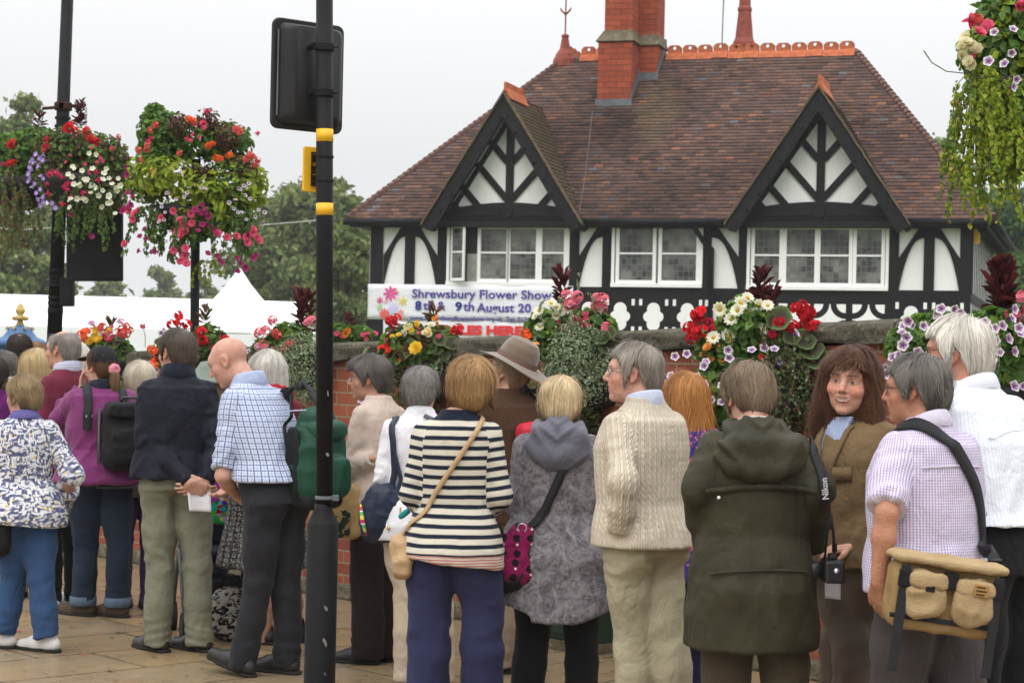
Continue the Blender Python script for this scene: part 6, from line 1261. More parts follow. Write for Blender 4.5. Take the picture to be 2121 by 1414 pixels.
f.strap([c + (.035, -.02, .13), (-.055, -.20, 1.10), (.0, -.19, 1.22), (.06, -.19, 1.36)], M_web, .036, .006, parent=it, off=.006); m = MB(); q_ = (c + (.04, -.04, .135)) * f.k; m.tube([q_ + (.018 * math.cos(t), -.01, .018 * math.sin(t)) for t in [j * .5236 for j in range(13)]], .003, 6, False); putmb(f, 'strap_ring', m, M_silver, it, True)
# ================================================================ cable knit
f = Fig('person in a cream cable knit sweater with one hand in the pocket', 1340, 711, 525, 38, H=1.675, hs=1.0, head=44, pitch=2, sex='m', wide=1.0, lean=.02, hy=.03, arms=('front', ((1290, 1000, -.235), (1285, 1100, -.17), 'px')), legs=((1375, 1300, 0), (1400, 1470, .0), (1310, 1300, 0), (1310, 1480, 0)))
f.browcol = (.2, .17, .14); f.body(st=.006, hst=.0035, hands=(0, 0)); f.top(M_knit, 'sweater', t=.030, hem=.905, rs=(.066, .062, .052), amp=.006, seed=41, loose=.015); f.ring(m_cloth('pale_blue_cotton', (.46, .50, .62), .9, .05), z=(1.45, 1.515), flop=.014, gap=.5, r=(.066, .064)); f.trousers(m_cloth('pale_khaki', (.36, .325, .225), .9, .06), r=(.094, .080, .078), seed=42, amp=.013)
f.hair('short_m', (.155, .125, .095), n=3600, L=.075, t=.014, grey=(.30, .265, .225), cv=.3, g=.45, crown=(0, -.055, .10)); glasses(f, M_silver)
# ================================================================ redhead
f = Fig('person with long ginger hair in a purple blossom print tunic', 1424, 777, 445, 10, head=4, sex='f', arms=('front', 'front'), legs=((1448, 1250, 0), (1448, 1420, 0), (1402, 1250, 0), (1400, 1420, 0)))
f.body(hands=(0, 0)); f.top(M_dress, 'tunic', t=.026, hem=.66, rs=(.066, .058, .050), amp=.009, seed=45, flare=.02); f.trousers(m_cloth('midnight_jean', (.014, .014, .04)), seed=46); f.hair('long', (.26, .095, .022), n=5000, L=.24, t=.024, grey=(.45, .20, .055), g=1.15, jit=.6, cv=.35, tipflick=.03, lift=.008)
c = f.hc * f.k; m = MB(); m.lathe([(.0, 0), (.036, .0), (.04, .008), (.03, .016), (0, .02)], 16, (c[0] - .01, c[1] - .03, c[2] + .118 * f.hs * f.k), sq=.45); m.build('hair_clip', simple('mauve_plastic', (.28, .17, .17), .4), f.root, True)
# ================================================================ dark green waxed jacket, camera on the shoulder
f = Fig('person in a long dark green waxed jacket with hood folded back', 1566, 750, 590, 3, head=12, pitch=-20, sex='m', wide=1.08, hip=.98, hy=.02, arms=(((1692, 1010, -.07), (1682, 1130, .14), 'px'), ((1448, 1010, -.07), (1464, 1130, .12), 'px')), legs=((1625, 1380, 0), (1630, 1560, 0), (1505, 1380, 0), (1495, 1560, 0)))
M_wax = m_cloth('waxed_cotton', (.034, .031, .0165), .6, .3, 9, spec=.18, sheen=.0, bump=.0012); f.body(hands=(0, 0)); f.top(M_wax, 'jacket', t=.032, hem=.655, rs=(.080, .070, .060), amp=.010, seed=51, flare=.0, loose=.004); hood(f, M_wax, w_=.17, z=1.385, hgt=.085, d=.06, seed=4, tilt=24); f.trousers(m_cloth('olive_brown_trouser', (.055, .043, .027)), r=(.106, .092, .085), seed=52)
f.ring(m_cloth('pale_collar', (.45, .45, .4)), z=(1.46, 1.50), r=(.064, .062), flop=.008); f.hair('short_m', (.105, .070, .042), n=4600, L=.07, t=.017, grey=(.20, .145, .095), cv=.45, jit=.5, g=.6, lift=.005, zl=((-.12, -.078), (-.06, -.068), (-.035, -.04), (-.02, .0), (.012, .015), (.022, -.015), (.034, -.015), (.046, .045), (.07, .078), (.12, .09)))
glasses(f, M_gl2)
seam(f, [(-.20, -.17, 1.235), (-.10, -.2, 1.255), (0, -.2, 1.262), (.10, -.2, 1.262), (.20, -.17, 1.245)], M_wax, .02, .006, 'back_yoke'); seam(f, [(-.20, -.17, .945), (0, -.21, .965), (.20, -.17, .96)], M_wax, .008, .004, 'waist_seam')
m = MB(); p = np.array((-.165, -.205, 1.225)) * f.k; m.lathe([(0, 0), (.007, .0), (.007, .004), (0, .005)], 10); m.v = [(p[0] + x, p[1] - z - .012, p[2] + y) for x, y, z in m.v]; m.build('stud', M_silver, f.root, True)
c = np.array(f.local(1722, 1178, -.06)); it = item(f, 'camera', 'black camera hanging on a broad lettered strap beside the green jacket', 'camera', c); cb = simple('black_camera_body', (.012, .012, .013), .35, .5, .2, 30, .001, 300)
m = MB(); p = c * f.k; m.box(p[0] - .034, p[0] + .036, p[1] - .06, p[1] + .05, p[2] - .045, p[2] + .035); putmb(f, 'camera_body', m, cb, it, bevel=.010); m = MB(); m.lathe([(.0, 0), (.030, 0), (.032, .03), (.030, .06), (.026, .075), (0, .075)], 20); m.v = [(p[0] - .034 - z, p[1] + x, p[2] + y - .005) for x, y, z in m.v]; putmb(f, 'lens', m, cb, it, True)
m = MB(); m.box(p[0] - .012, p[0] + .014, p[1] - .03, p[1] + .02, p[2] + .035, p[2] + .055); putmb(f, 'viewfinder', m, cb, it, bevel=.006); m = MB(); m.lathe([(0, 0), (.010, 0), (.010, .004), (0, .004)], 14); m.v = [(p[0] + x + .005, p[1] - .061 - z, p[2] + y) for x, y, z in m.v]; putmb(f, 'dial', m, M_silver, it, True)
q = lambda px, py, dd: np.array(f.local(px, py, dd)); st_ = f.strap([q(1683, 905, .02), q(1700, 930, -.10), q(1710, 985, -.16), q(1717, 1060, -.16), q(1722, 1065, -.15)], M_web, .034, .004, parent=it, off=.004)
m = MB(); a, b_, d_ = q(1721, 1064, -.15) * f.k, q(1714, 1100, -.12) * f.k, q(1728, 1160, -.06) * f.k; m.tube([a, (a + d_) / 2 + (.004, 0, 0), d_], .005, 6); m.tube([a, b_, q(1708, 1160, -.05) * f.k], .004, 6); m.box(d_[0] - .008, d_[0] + .008, d_[1] - .006, d_[1] + .006, d_[2] + .03, d_[2] + .06); putmb(f, 'strap_end', m, M_web, it, True)
w0, w1 = P(1716.5, 1034, f.root.location.y - .175), P(1712.5, 990, f.root.location.y - .175); t_ = text('Nikon', .030, simple('strap_print', (.45, .45, .45), .6), it, w0 - it.location, (math.pi / 2, -math.atan2(w1.z - w0.z, w1.x - w0.x), 0), bold=.0008)
# ================================================================ brown haired woman facing the camera
f = Fig('smiling person with long brown hair and fringe in a khaki shirt jacket', 1772, 719, 560, 128, H=1.668, head=28, pitch=-2, roll=-5, sex='f', hs=1.05, wide=1.0, hy=.02, skin=(.63, .36, .26), arms=(((1815, 1040, -.05), (1768, 1128, -.16), 'px'), ((1705, 1030, .25), (1712, 1118, .05), 'px')), legs=((1765, 1330, 0), (1760, 1520, 0), (1740, 1330, .15), (1735, 1520, .2)))
f.arm = [f.arm[1], f.arm[0]]; S0, S1 = f.arm[0][0].copy(), f.arm[1][0].copy(); f.arm = [(S1, f.arm[0][1], f.arm[0][2]), (S0, f.arm[1][1], f.arm[1][2])]
def smile(C, q, V):
    x, y, z = q.T; ax = np.abs(x); sk = np.array(f.skin); cur = z + .0600 - 2.9 * np.maximum(0, ax - .004) ** 1.6
    def bl(m, c, a=1.0):
        nonlocal C; m = (m * a)[:, None]; C = C * (1 - m) + np.array(c) * m
    fr = (y > .055)
    bl(fr & (((ax - .031) / .0185) ** 2 + ((z - .006) / .009) ** 2 < 1), sk, .95)
    ey = ((ax - .031) / .0155) ** 2 + ((z - .006 + 6 * (ax - .031) ** 2) / .0036) ** 2; bl(fr & (ey < 1), (.46, .40, .37), .9); bl(fr & (ey < 1.1) & (np.abs(ax - .031) < .0062), (.06, .035, .025), 1); bl(fr & (ey > .8) & (ey < 2.4) & (z > .0065), (.10, .05, .035), .85); bl(fr & (ey > 1) & (ey < 2.2) & (z < .004), (.36, .20, .15), .6)
    bl(fr & (((ax - .031) / .017) ** 2 + ((z - .018) / .005) ** 2 < 1), sk * (.8, .7, .68), .6)
    bl(fr & (((ax - .034) / .019) ** 2 + ((z - .029 - .2 * (.034 - ax)) / .0030) ** 2 < 1), (.20, .105, .07), .8)
    mw = .0310; bl(fr & (ax < mw) & (np.abs(cur) < .0105 * np.sqrt(np.clip(1 - (ax / mw) ** 2, 0, 1)) + .0012), (.42, .13, .12), .9); bl(fr & (ax < mw * .86) & (np.abs(cur - .0010) < .0058 * np.sqrt(np.clip(1 - (ax / (mw * .86)) ** 2, 0, 1))), (.66, .58, .46), 1); bl(fr & (ax < mw * .86) & (np.abs(cur + .0048) < .0016), (.16, .04, .035), .9)
    nl = np.abs(ax - (.021 + .30 * (-.022 - z))) ; bl(fr & (nl < .0022) & (z < -.022) & (z > -.062), sk * (.80, .66, .60), .75)
    bl(fr & ((np.abs(ax - .008) < .0035) & (np.abs(z + .031) < .0028)), sk * (.45, .30, .25), .8); bl(np.exp(-((ax - .046) ** 2 + (z + .022) ** 2) / .016 ** 2) * fr, sk * (1.05, .70, .64), .7)
    return C
def cheeks(Fd, T):
    h = f.hs * f.k
    for s in (-1, 1): Fd.ell(T(s * .040, .076, -.026), np.array((.020, .016, .016)) * h, f.R, .015); Fd.cap(T(s * .020, .105, -.024), T(s * .036, .083, -.060), .002 * h, .002 * h, .006, sub=True)
f.browcol = (.16, .08, .05); f.body(st=.005, hst=.0026, curl=(.6, .6), hands=(1, 1), hdir=(None, ((.62, .79, -.22), (.25, -.1, -.95))), paint=smile, xtra=cheeks); kh = m_cloth('khaki_cotton', (.175, .118, .06), .85, .1)
f.top(kh, 'jacket', t=.030, hem=.90, rs=(.068, .060, .048), sl=(.98, .98), amp=.010, seed=61, neck=1.47, loose=.008); f.trousers(m_cloth('taupe_trouser', (.105, .082, .066)), r=(.092, .078, .074), seed=62, amp=.011)
f.hair('long', (.050, .022, .013), n=5600, L=.16, t=.014, zb=-.19, grey=(.105, .044, .022), g=1.1, jit=.75, cv=.4, tipflick=.035, lift=.007, zl=((-.15, -.6), (.005, -.6), (.035, -.17), (.050, -.02), (.060, .052), (.075, .068), (.15, .078)), lobes=(((.078, .005, -.13), (.032, .048, .085)), ((-.078, .005, -.13), (.032, .048, .085))))
bs = m_cloth('pale_blue_shirt', (.33, .39, .56), .9, .06)
f.ring(bs, z=(1.44, 1.52), flop=.032, gap=.45, r=(.072, .068), tilt=.5)
m = MB(); k = f.k; m.add([Vector((x, y, z)) * k for x, y, z in ((-.070, .080, 1.462), (.055, .092, 1.455), (.030, .135, 1.34), (-.012, .146, 1.20), (-.050, .128, 1.34))], [(0, 1, 2, 3, 4)]); o = m.build('shirt_front', bs, f.root); o.modifiers.new('s', 'SOLIDIFY').thickness = -.012
seam(f, [(-.075, .10, 1.45), (-.058, .14, 1.34), (-.018, .16, 1.20), (-.010, .16, 1.05), (-.006, .15, .91)], kh, .020, .006, 'placket'); seam(f, [(.062, .11, 1.44), (.042, .14, 1.34), (.006, .155, 1.22)], kh, .030, .008, 'lapel')
seam(f, [(-.11, .12, 1.255), (-.06, .15, 1.25), (-.045, .15, 1.25)], kh, .05, .007, 'pocket_flap'); seam(f, [(.055, .15, 1.245), (.10, .14, 1.245), (.13, .12, 1.25)], kh, .05, .007, 'pocket_flap')
W_ = f.arm[1][2] * f.k; E_ = f.arm[1][1] * f.k; dv = (E_ - W_) / np.linalg.norm(E_ - W_)
def cuff(fig, j, m_, a, b_, r_, name):
    W_, E_ = fig.arm[j][2] * fig.k, fig.arm[j][1] * fig.k; dv = (E_ - W_) / np.linalg.norm(E_ - W_); q = MB(); q.tube([W_ + dv * a, W_ + dv * (a + b_) / 2, W_ + dv * b_], [r_, r_ * 1.04, r_], 16, False); o = q.build(name, m_, fig.root, True); o.modifiers.new('s', 'SOLIDIFY').thickness = .004; return o
for j in (0, 1): cuff(f, j, patt('pink_print_%d' % j, lambda b, u, v, w_: (b.mix(b.step(b.noise(b.obj(), 60, 3), .54, .6), (.46, .22, .34), (.08, .03, .06)), None)), .035, .085, .052, 'turned_cuff'); cuff(f, j, bs, .022, .036, .045, 'shirt_cuff')
cuff(f, 1, simple('turquoise_band', (.03, .34, .30), .5), .008, .018, .034, 'wristband'); cuff(f, 0, simple('turquoise_band', (.03, .34, .30), .5), .008, .018, .034, 'wristband')
q = lambda px, py, dd=-.12: f.local(px, py, dd); it = item(f, 'card', 'blank white card held below the black camera', 'card', q(1724, 1220)); sheet(f, 'page', M_paper, it, [q(1708, 1190), q(1742, 1190), q(1741, 1242), q(1709, 1238)], curl=.004)
# ================================================================ lavender shirt, khaki camera bag
f = Fig('person in a lavender checked short sleeved shirt with a hand in the trouser pocket', 1928, 741, 620, 30, H=1.645, head=34, pitch=-2, sex='m', wide=1.06, belly=1.12, hs=.98, hy=.015, lean=.02, skin=(.46, .235, .15), arms=('front', ((1836, 1060, -.22), (1820, 1205, -.20), 'px')), legs=((1985, 1420, 0), (1990, 1600, 0), (1860, 1420, 0), (1850, 1600, 0)))
f.browcol = (.08, .07, .06); f.body(st=.006, hst=.0035, hands=(0, 1), curl=(.4, .25), hdir=(None, ((.42, .55, -1), (1, .3, 0)))); f.top(M_lav, 'shirt', t=.028, hem=.88, sl=(.46, .47), rs=(.074, .082, .07), amp=.012, seed=71, loose=.012, hemfn=lambda X, Y: .885 - .05 * X); f.ring(M_lav, z=(1.445, 1.497), flop=.018, gap=.25, r=(.068, .066), tilt=.5)
f.trousers(m_cloth('grey_brown_trouser', (.058, .05, .052), .85), r=(.108, .092, .085), seed=72, amp=.014); f.hair('short_m', (.055, .05, .046), n=4800, L=.085, t=.018, grey=(.17, .155, .14), cv=.5, g=.7, jit=.4, lift=.005, zl=((-.12, -.095), (-.06, -.085), (-.035, -.045), (-.02, .0), (.012, .02), (.022, .010), (.034, .016), (.046, .045), (.07, .075), (.12, .088))); glasses(f, M_gl2)
yoke(f, M_lav, 1.345, .125); c = np.array(f.local(1952, 1232, -.32)); it = item(f, 'camera_bag', 'khaki canvas camera bag with flap and black straps on the lavender shirt', 'bag', c)
M_can = simple('khaki_canvas', (.285, .19, .085), .9, .15, .14, 10, .004, 130); M_can2 = simple('pale_khaki_canvas', (.36, .26, .14), .9, .15, .12, 10, .004, 130)
ry = rot(-30); D_ = lambda x, y, z: c + ry @ np.array((x, y, z)); tl = rot(-30) @ rot(0, 0, 7)
D_ = lambda x, y, z: c + tl @ np.array((x, y, z))
blob(f, 'bag_body', M_can, it, [(D_(0, .02, -.01), (.178, .085, .115), 7, tl)], seed=31, amp=.003); blob(f, 'flap', M_can2, it, [(D_(0, .0, .112), (.195, .115, .018), 4, tl)], seed=32, amp=.004)
blob(f, 'pocket', M_can2, it, [(D_(-.075, -.075, .0), (.062, .035, .075), 3.5, tl)], seed=33, amp=.009); blob(f, 'pocket', M_can2, it, [(D_(.082, -.075, -.005), (.062, .035, .075), 3.5, tl)], seed=34, amp=.009); blob(f, 'pocket_flap', M_can2, it, [(D_(-.075, -.098, .05), (.064, .022, .028), 3.5, tl)], seed=36, amp=.005); blob(f, 'pocket_flap', M_can2, it, [(D_(.082, -.098, .045), (.066, .022, .03), 3.5, tl)], seed=37, amp=.005)
kk = f.k
def bar(name, x0, x1, y, z0, z1, m_, th=.006):
    q = MB(); q.box(x0 * kk, x1 * kk, (y - th) * kk, (y + th) * kk, z0 * kk, z1 * kk); q.v = [tuple(np.array(c) * kk + tl @ np.array(v)) for v in q.v]; return putmb(f, name, q, m_, it, bevel=.003)
bar('trim', -.180, .180, -.07, -.088, -.072, M_web); bar('web_strap', -.168, -.135, -.092, -.26, .09, M_web, .004); bar('web_strap', .140, .172, -.092, -.24, .09, M_web, .004); bar('buckle', -.02, .022, -.09, .03, .085, M_nylon, .012); bar('buckle', -.172, -.13, -.095, .02, .075, M_nylon, .008); bar('buckle', .136, .176, -.095, .02, .075, M_nylon, .008); bar('pocket_tab', -.085, -.055, -.118, .015, .06, M_nylon, .004)
bar('badge', .072, .118, -.121, .022, .062, simple('ochre_badge', (.30, .16, .04), .7), .002)
for i, wd_ in enumerate(('.028', '.034', '.030')): bar('badge_mark', .078, .078 + float(wd_), -.1235, .027 + i * .012, .032 + i * .012, simple('badge_ink', (.03, .02, .012), .8), .001)
f.strap([(-.105, .08, 1.45), (-.09, -.03, 1.485), (.0, -.14, 1.41), (.10, -.17, 1.25), (.16, -.16, 1.08), tuple(D_(.165, .03, .13))], M_web, .045, .006, parent=it, n=60); f.strap([tuple(D_(-.16, .05, .12)), (-.20, -.10, 1.05)], M_web, .03, .005, parent=it)
# ================================================================ white haired man, white shirt
f = Fig('person with thick white hair in a white shirt and black trousers at the right edge', 2068, 661, 600, 34, H=1.785, head=32, sex='m', wide=1.14, belly=1.05, lean=.11, hy=.03, hs=.96, skin=(.52, .26, .18), arms=('front', ((2010, 1000, .1), (2030, 1050, .2), 'px')))
f.browcol = (.5, .45, .4); f.body(st=.007, hst=.0035, hands=(0, 0)); f.top(M_wshirt, 'shirt', t=.034, hem=1.035, rs=(.078, .068, .056), amp=.009, seed=81, loose=.018); f.ring(M_wshirt, z=(1.45, 1.497), flop=.016, gap=.2, r=(.070, .067), tilt=.5); f.trousers(M_blackt, r=(.104, .09, .085), seed=82, top=1.05)
f.hair('short_m', (.52, .48, .41), n=4600, L=.085, t=.020, grey=(.70, .67, .60), cv=.3, g=.75, jit=.35, lift=.005, zl=((-.12, -.095), (-.06, -.085), (-.035, -.045), (-.02, .0), (.012, .015), (.022, .0), (.034, .006), (.046, .045), (.07, .07), (.12, .085))); glasses(f, M_gl2)
yoke(f, M_wshirt, 1.35, .125)
# ================================================================ flowers: one prototype mesh per kind, every bloom an object of its own
def proto(name, parts):
    """parts: list of (V, F, C) petal pieces"""
    Vs, Fs, Cs = [], [], []; o = 0
    for V, F_, C in parts: Vs.append(np.array(V, float)); Fs += [tuple(i + o for i in f) for f in F_]; Cs.append(np.tile(np.array(C, float), (len(V), 1)) if np.ndim(C) == 1 else np.array(C, float)); o += len(V)
    me = bpy.data.meshes.new(name); V = np.concatenate(Vs); C = np.concatenate(Cs); me.from_pydata([tuple(v) for v in V], [], Fs); at = me.attributes.new('tint', 'FLOAT_COLOR', 'POINT'); at.data.foreach_set('color', np.c_[C, np.ones(len(C))].astype(f32).ravel()); me.materials.append(M_petal); me.polygons.foreach_set('use_smooth', [True] * len(me.polygons)); return me
def petal(L, w, up=.2, cup=.2, c0=(1, 1, 1), c1=(1, 1, 1), n=4, a=0.0, start=0.0, tw=0.0):
    V, F_, C = [], [], []; ca, sa = math.cos(a), math.sin(a)
    for i in range(n + 1):
        u = i / n; r = start + (L - start) * u; ww = w * math.sin(math.pi * (.12 + .80 * u) ** .9); z = up * r + cup * L * u * u
        for s in (-1, 0, 1):
            x, y = r, s * ww; zz = z + abs(s) * ww * .25 + tw * s * ww; V.append((x * ca - y * sa, x * sa + y * ca, zz)); C.append([p * (1 - u ** .7) + q * u ** .7 for p, q in zip(c0, c1)])
    for i in range(n):
        for s in (0, 1): F_.append((3 * i + s, 3 * i + 3 + s, 3 * i + 4 + s, 3 * i + 1 + s))
    return V, F_, C
def dome(r, z, c, n=8):
    m = MB(); m.lathe([(r, z), (r * .8, z + r * .5), (r * .3, z + r * .8), (0, z + r * .82)], n); return m.v, m.f, c
def trans(part, M_): V, F_, C = part; return [tuple(M_ @ Vector(v)) for v in V], F_, C
PR = {}
def P_petunia(nm, edge, mid, star=False):
    ps = []
    for k in range(5):
        a = k * 1.2566; V, F_, C = petal(.034, .019, .25, .10, mid, edge, 4, a, .002)
        if star: C = [list(mid) if (j % 3 == 1 and j // 3 < 3) or j // 3 < 1 else [.6 * e + .4 * q for e, q in zip(edge, mid)] if j // 3 == 1 else list(edge) for j in range(len(C))]
        ps.append((V, F_, C))
    m = MB(); m.lathe([(.003, -.03), (.010, .0)], 6); ps.append((m.v, m.f, mid)); PR[nm] = proto(nm, ps)
P_petunia('white_purple_petunia', (.74, .68, .76), (.16, .02, .20), True); P_petunia('white_petunia', (.76, .76, .70), (.62, .64, .40)); P_petunia('magenta_petunia', (.36, .01, .13), (.16, .005, .06)); P_petunia('violet_petunia', (.26, .14, .50), (.55, .45, .70))
def P_ger(nm, c):
    r0 = random.Random(nm); ps = []
    for k in range(22):
        u = r0.random(); th = r0.random() * 6.28; ph = math.acos(1 - u * 1.15); d = Vector((math.sin(ph) * math.cos(th), math.sin(ph) * math.sin(th), math.cos(ph))); M_ = Matrix.Translation(d * .036) @ d.to_track_quat('Z', 'Y').to_matrix().to_4x4() @ Matrix.Rotation(r0.random() * 6, 4, 'Z')
        cc = [x * r0.uniform(.7, 1.15) for x in c]
        for j in range(5): ps.append(trans(petal(.019, .010, .25, .15, cc, [min(1, x * 1.1) for x in cc], 2, j * 1.2566), M_))
    PR[nm] = proto(nm, ps)
P_ger('red_geranium', (.62, .012, .022)); P_ger('pink_geranium', (.72, .22, .32)); P_ger('coral_geranium', (.74, .13, .12)); P_ger('lilac_geranium', (.70, .40, .56)); P_ger('crimson_geranium', (.50, .006, .05)); P_ger('orange_geranium', (.75, .13, .03))
def P_beg(nm, c0, c1):
    ps = []
    for ring, (L, up, n) in enumerate(((.052, .25, 8), (.043, .7, 7), (.03, 1.3, 6), (.018, 2.2, 4))):
        for k in range(n): ps.append(petal(L, L * .55, up * .6, .2, c0, c1, 3, k * 6.283 / n + ring * .4, .003, .1))
    PR[nm] = proto(nm, ps)
P_beg('yellow_begonia', (.70, .44, .02), (.78, .56, .06)); P_beg('orange_begonia', (.75, .25, .03), (.80, .40, .10)); P_beg('pink_begonia', (.55, .035, .13), (.74, .14, .25)); P_beg('cream_begonia', (.75, .66, .36), (.78, .74, .60)); P_beg('scarlet_begonia', (.66, .03, .02), (.72, .05, .03))
ps = [petal(.046, .014, .12, .12, (.74, .72, .58), (.80, .79, .72), 3, k * .6283, .008) for k in range(10)] + [petal(.038, .012, .4, .1, (.74, .72, .58), (.80, .79, .72), 3, k * .6283 + .3, .008) for k in range(10)] + [dome(.013, .006, (.62, .40, .02))]; PR['white_dahlia'] = proto('white_dahlia', ps)
ps = [petal(.03, .007, -.6, .0, (.60, .01, .06), (.66, .03, .10), 3, k * 1.57) for k in range(4)]; m = MB(); m.lathe([(.004, .02), (.006, 0), (.012, -.012), (.006, -.03), (.002, -.05)], 6); ps.append((m.v, m.f, (.45, .01, .14))); PR['red_fuchsia'] = proto('red_fuchsia', ps)
ps = [petal(.028, .013, .3, .1, (.70, .18, .02), (.78, .28, .04), 2, k * .7) for k in range(9)] + [dome(.008, .005, (.5, .2, .02))]; PR['orange_marigold'] = proto('orange_marigold', ps)
def bloom(kind, loc, nrm_, parent, sc_=1.0, name=None):
    o = bpy.data.objects.new(name or kind, PR[kind]); COL.objects.link(o); o.parent = parent; o.location = loc - parent.location
    q = Vector(nrm_).normalized().to_track_quat('Z', 'Y'); o.rotation_mode = 'QUATERNION'; o.rotation_quaternion = q @ Vector((0, 0, 1)).rotation_difference(Vector((random.gauss(0, .3), random.gauss(0, .3), 1))) ; s = sc_ * random.uniform(.85, 1.15); o.scale = (s, s, s); return o
# leaves ---------------------------------------------------------
GREEN = [(.075, .165, .026), (.11, .21, .038), (.05, .11, .02), (.15, .23, .045)]; LIME = [(.26, .33, .025), (.20, .29, .02), (.32, .36, .04)]; SILVER = [(.26, .32, .20), (.32, .37, .26), (.20, .26, .15)]; PLUM = [(.075, .014, .022), (.12, .02, .03), (.05, .012, .016)]; IVY = [(.07, .12, .035), (.11, .16, .055), (.13, .17, .065)]; BRONZE = [(.10, .05, .03), (.07, .07, .025), (.13, .06, .035)]; DRY = [(.20, .12, .05), (.13, .085, .035)]
def leaf6(cent, nrm_, ax, size, wid, cols, fold=.25, jit=.3):
    n = len(cent); nrm_ = nrm_ / np.linalg.norm(nrm_, axis=1)[:, None]; a = ax - nrm_ * (ax * nrm_).sum(1)[:, None]; a /= np.maximum(np.linalg.norm(a, axis=1), 1e-5)[:, None]; b_ = np.cross(nrm_, a); s = size * rng.uniform(1 - jit, 1 + jit, (n, 1)); w_ = s * wid
    V = np.stack([cent - a * s * .5, cent - a * s * .08 + b_ * w_ * .5 + nrm_ * w_ * fold, cent + a * s * .28 + b_ * w_ * .36 + nrm_ * w_ * fold * .7, cent + a * s * .5 - nrm_ * s * .12, cent + a * s * .28 - b_ * w_ * .36 + nrm_ * w_ * fold * .7, cent - a * s * .08 - b_ * w_ * .5 + nrm_ * w_ * fold], 1).reshape(-1, 3)
    i = np.arange(n)[:, None] * 6; F_ = np.concatenate([i + np.array([[0, 3, 2, 1]]), i + np.array([[0, 5, 4, 3]])]); k = rng.integers(0, len(cols), n); C = np.array(cols)[k] * rng.uniform(.65, 1.35, (n, 1)); return V, F_, np.concatenate([C, C * 1.05])
def foliage(parent, blobs, n, size, wid, cols, name='foliage', down=.2, shell=.5, stems=True):
    cs = []; n = n * 1.35; size = size * 1.08
    for c, r in blobs:
        k = max(8, int(n / len(blobs))); q = rng.normal(size=(k, 3)); q /= np.linalg.norm(q, axis=1)[:, None]; rr = shell + (1.08 - shell) * rng.uniform(0, 1, (k, 1)) ** .7; cs.append((np.array(c) + q * np.array(r) * rr, q))
    P_ = np.concatenate([a for a, _ in cs]); N_ = np.concatenate([b for _, b in cs]); N2 = N_ + rng.normal(0, .45, N_.shape) + np.array((0, -.1, .35)); ax = N_ * .6 + rng.normal(0, .6, N_.shape) + np.array((0, 0, -down))
    V, F_, C = leaf6(P_, N2, ax, size, wid, cols); V = V - np.array(parent.location); return arrmesh(name, V, F_, M_leaf, parent, fcol=C)
def trail(parent, starts, L, size, cols, name='trailing_foliage', per=26, out=.3, wid=.8, sway=.05, direction=(0, 0, -1), stemc=(.10, .10, .03)):
    Ps, Ns, As = [], [], []; m = MB()
    for i, st in enumerate(starts):
        l = L * random.uniform(.6, 1.15); p = Vector(st); d = Vector((random.gauss(0, out), random.gauss(0, out) - .1, .25 if direction[2] < 0 else 1)); pts = []
        for k in range(12):
            pts.append(p.copy()); d = (d + Vector(direction) * .45 + Vector((random.gauss(0, sway * 3), random.gauss(0, sway * 3), 0))).normalized(); p = p + d * l / 11
        m.tube(pts, .0025, 4, False)
        for k in range(per):
            u = random.random() ** .8 * 10.99; a = int(u); q = pts[a].lerp(pts[min(a + 1, 11)], u - a); n_ = Vector((random.gauss(0, 1), random.gauss(-.5, 1), random.gauss(.4, .6))); Ps.append(q + n_.normalized() * size * .45); Ns.append(n_); As.append(n_ + Vector((0, 0, -.8)) + d * .5)
    V, F_, C = leaf6(np.array(Ps), np.array(Ns), np.array(As), size, wid, cols); o = arrmesh(name, V - np.array(parent.location), F_, M_leaf, parent, fcol=C); m.v = [tuple(Vector(v) - parent.location) for v in m.v]; b_ = m.build('stem', simple('plant_stem', stemc, .8), parent); return o
def spikes(parent, base, n, L, cols, name='red_foliage', wid=.16, spread=.6):
    """upright plume of narrow leaves (amaranth like)"""
    Ps, Ns, As = [], [], []
    for i in range(n):
        t = random.random() ** .8; a = random.random() * 6.283; d = Vector((math.cos(a) * (1.1 - t * .55), math.sin(a) * (1.1 - t * .55), .35 + t * .8)).normalized(); p = Vector(base) + Vector((random.gauss(0, .012), random.gauss(0, .012), t * L)) + d * .035; Ps.append(p); Ns.append(Vector((-d.x * d.z, -d.y * d.z, 1 - d.z * d.z)) + Vector((random.gauss(0, .2), random.gauss(0, .2), 0))); As.append(d)
    V, F_, C = leaf6(np.array(Ps), np.array(Ns), np.array(As), .085, wid * 1.6, cols, .3); return arrmesh(name, V - np.array(parent.location), F_, M_leaf, parent, fcol=C)
def roundleaves(parent, pts, size, name='geranium_leaf'):
    """zoned geranium leaves: dark centre, pale rim"""
    Vs, Fs, Cs = [], [], []; o = 0; n = 12
    for p in pts:
        nn = Vector((random.gauss(0, .4), -1 + random.gauss(0, .3), .5 + random.gauss(0, .3))).normalized(); R_ = nn.to_track_quat('Z', 'Y').to_matrix(); s = size * random.uniform(.7, 1.2)
        for r, c in ((0, (.05, .04, .03)), (.55, (.06, .055, .03)), (.80, (.07, .11, .03)), (1.0, (.18, .24, .10))):
            for k in range(n): a = 2 * math.pi * k / n; w_ = 1 + .07 * math.cos(5 * a); Vs.append(tuple(Vector(p) + R_ @ Vector((math.cos(a) * s * r * w_, math.sin(a) * s * r * w_, .25 * s * r * r)) - parent.location)); Cs.append(c)
        for i in range(3):
            for k in range(n): Fs.append((o + i * n + k, o + i * n + (k + 1) % n, o + (i + 1) * n + (k + 1) % n, o + (i + 1) * n + k))
        o += 4 * n
    return arrmesh(name, np.array(Vs), np.array(Fs), M_leaf, parent, True, pcol=np.array(Cs))
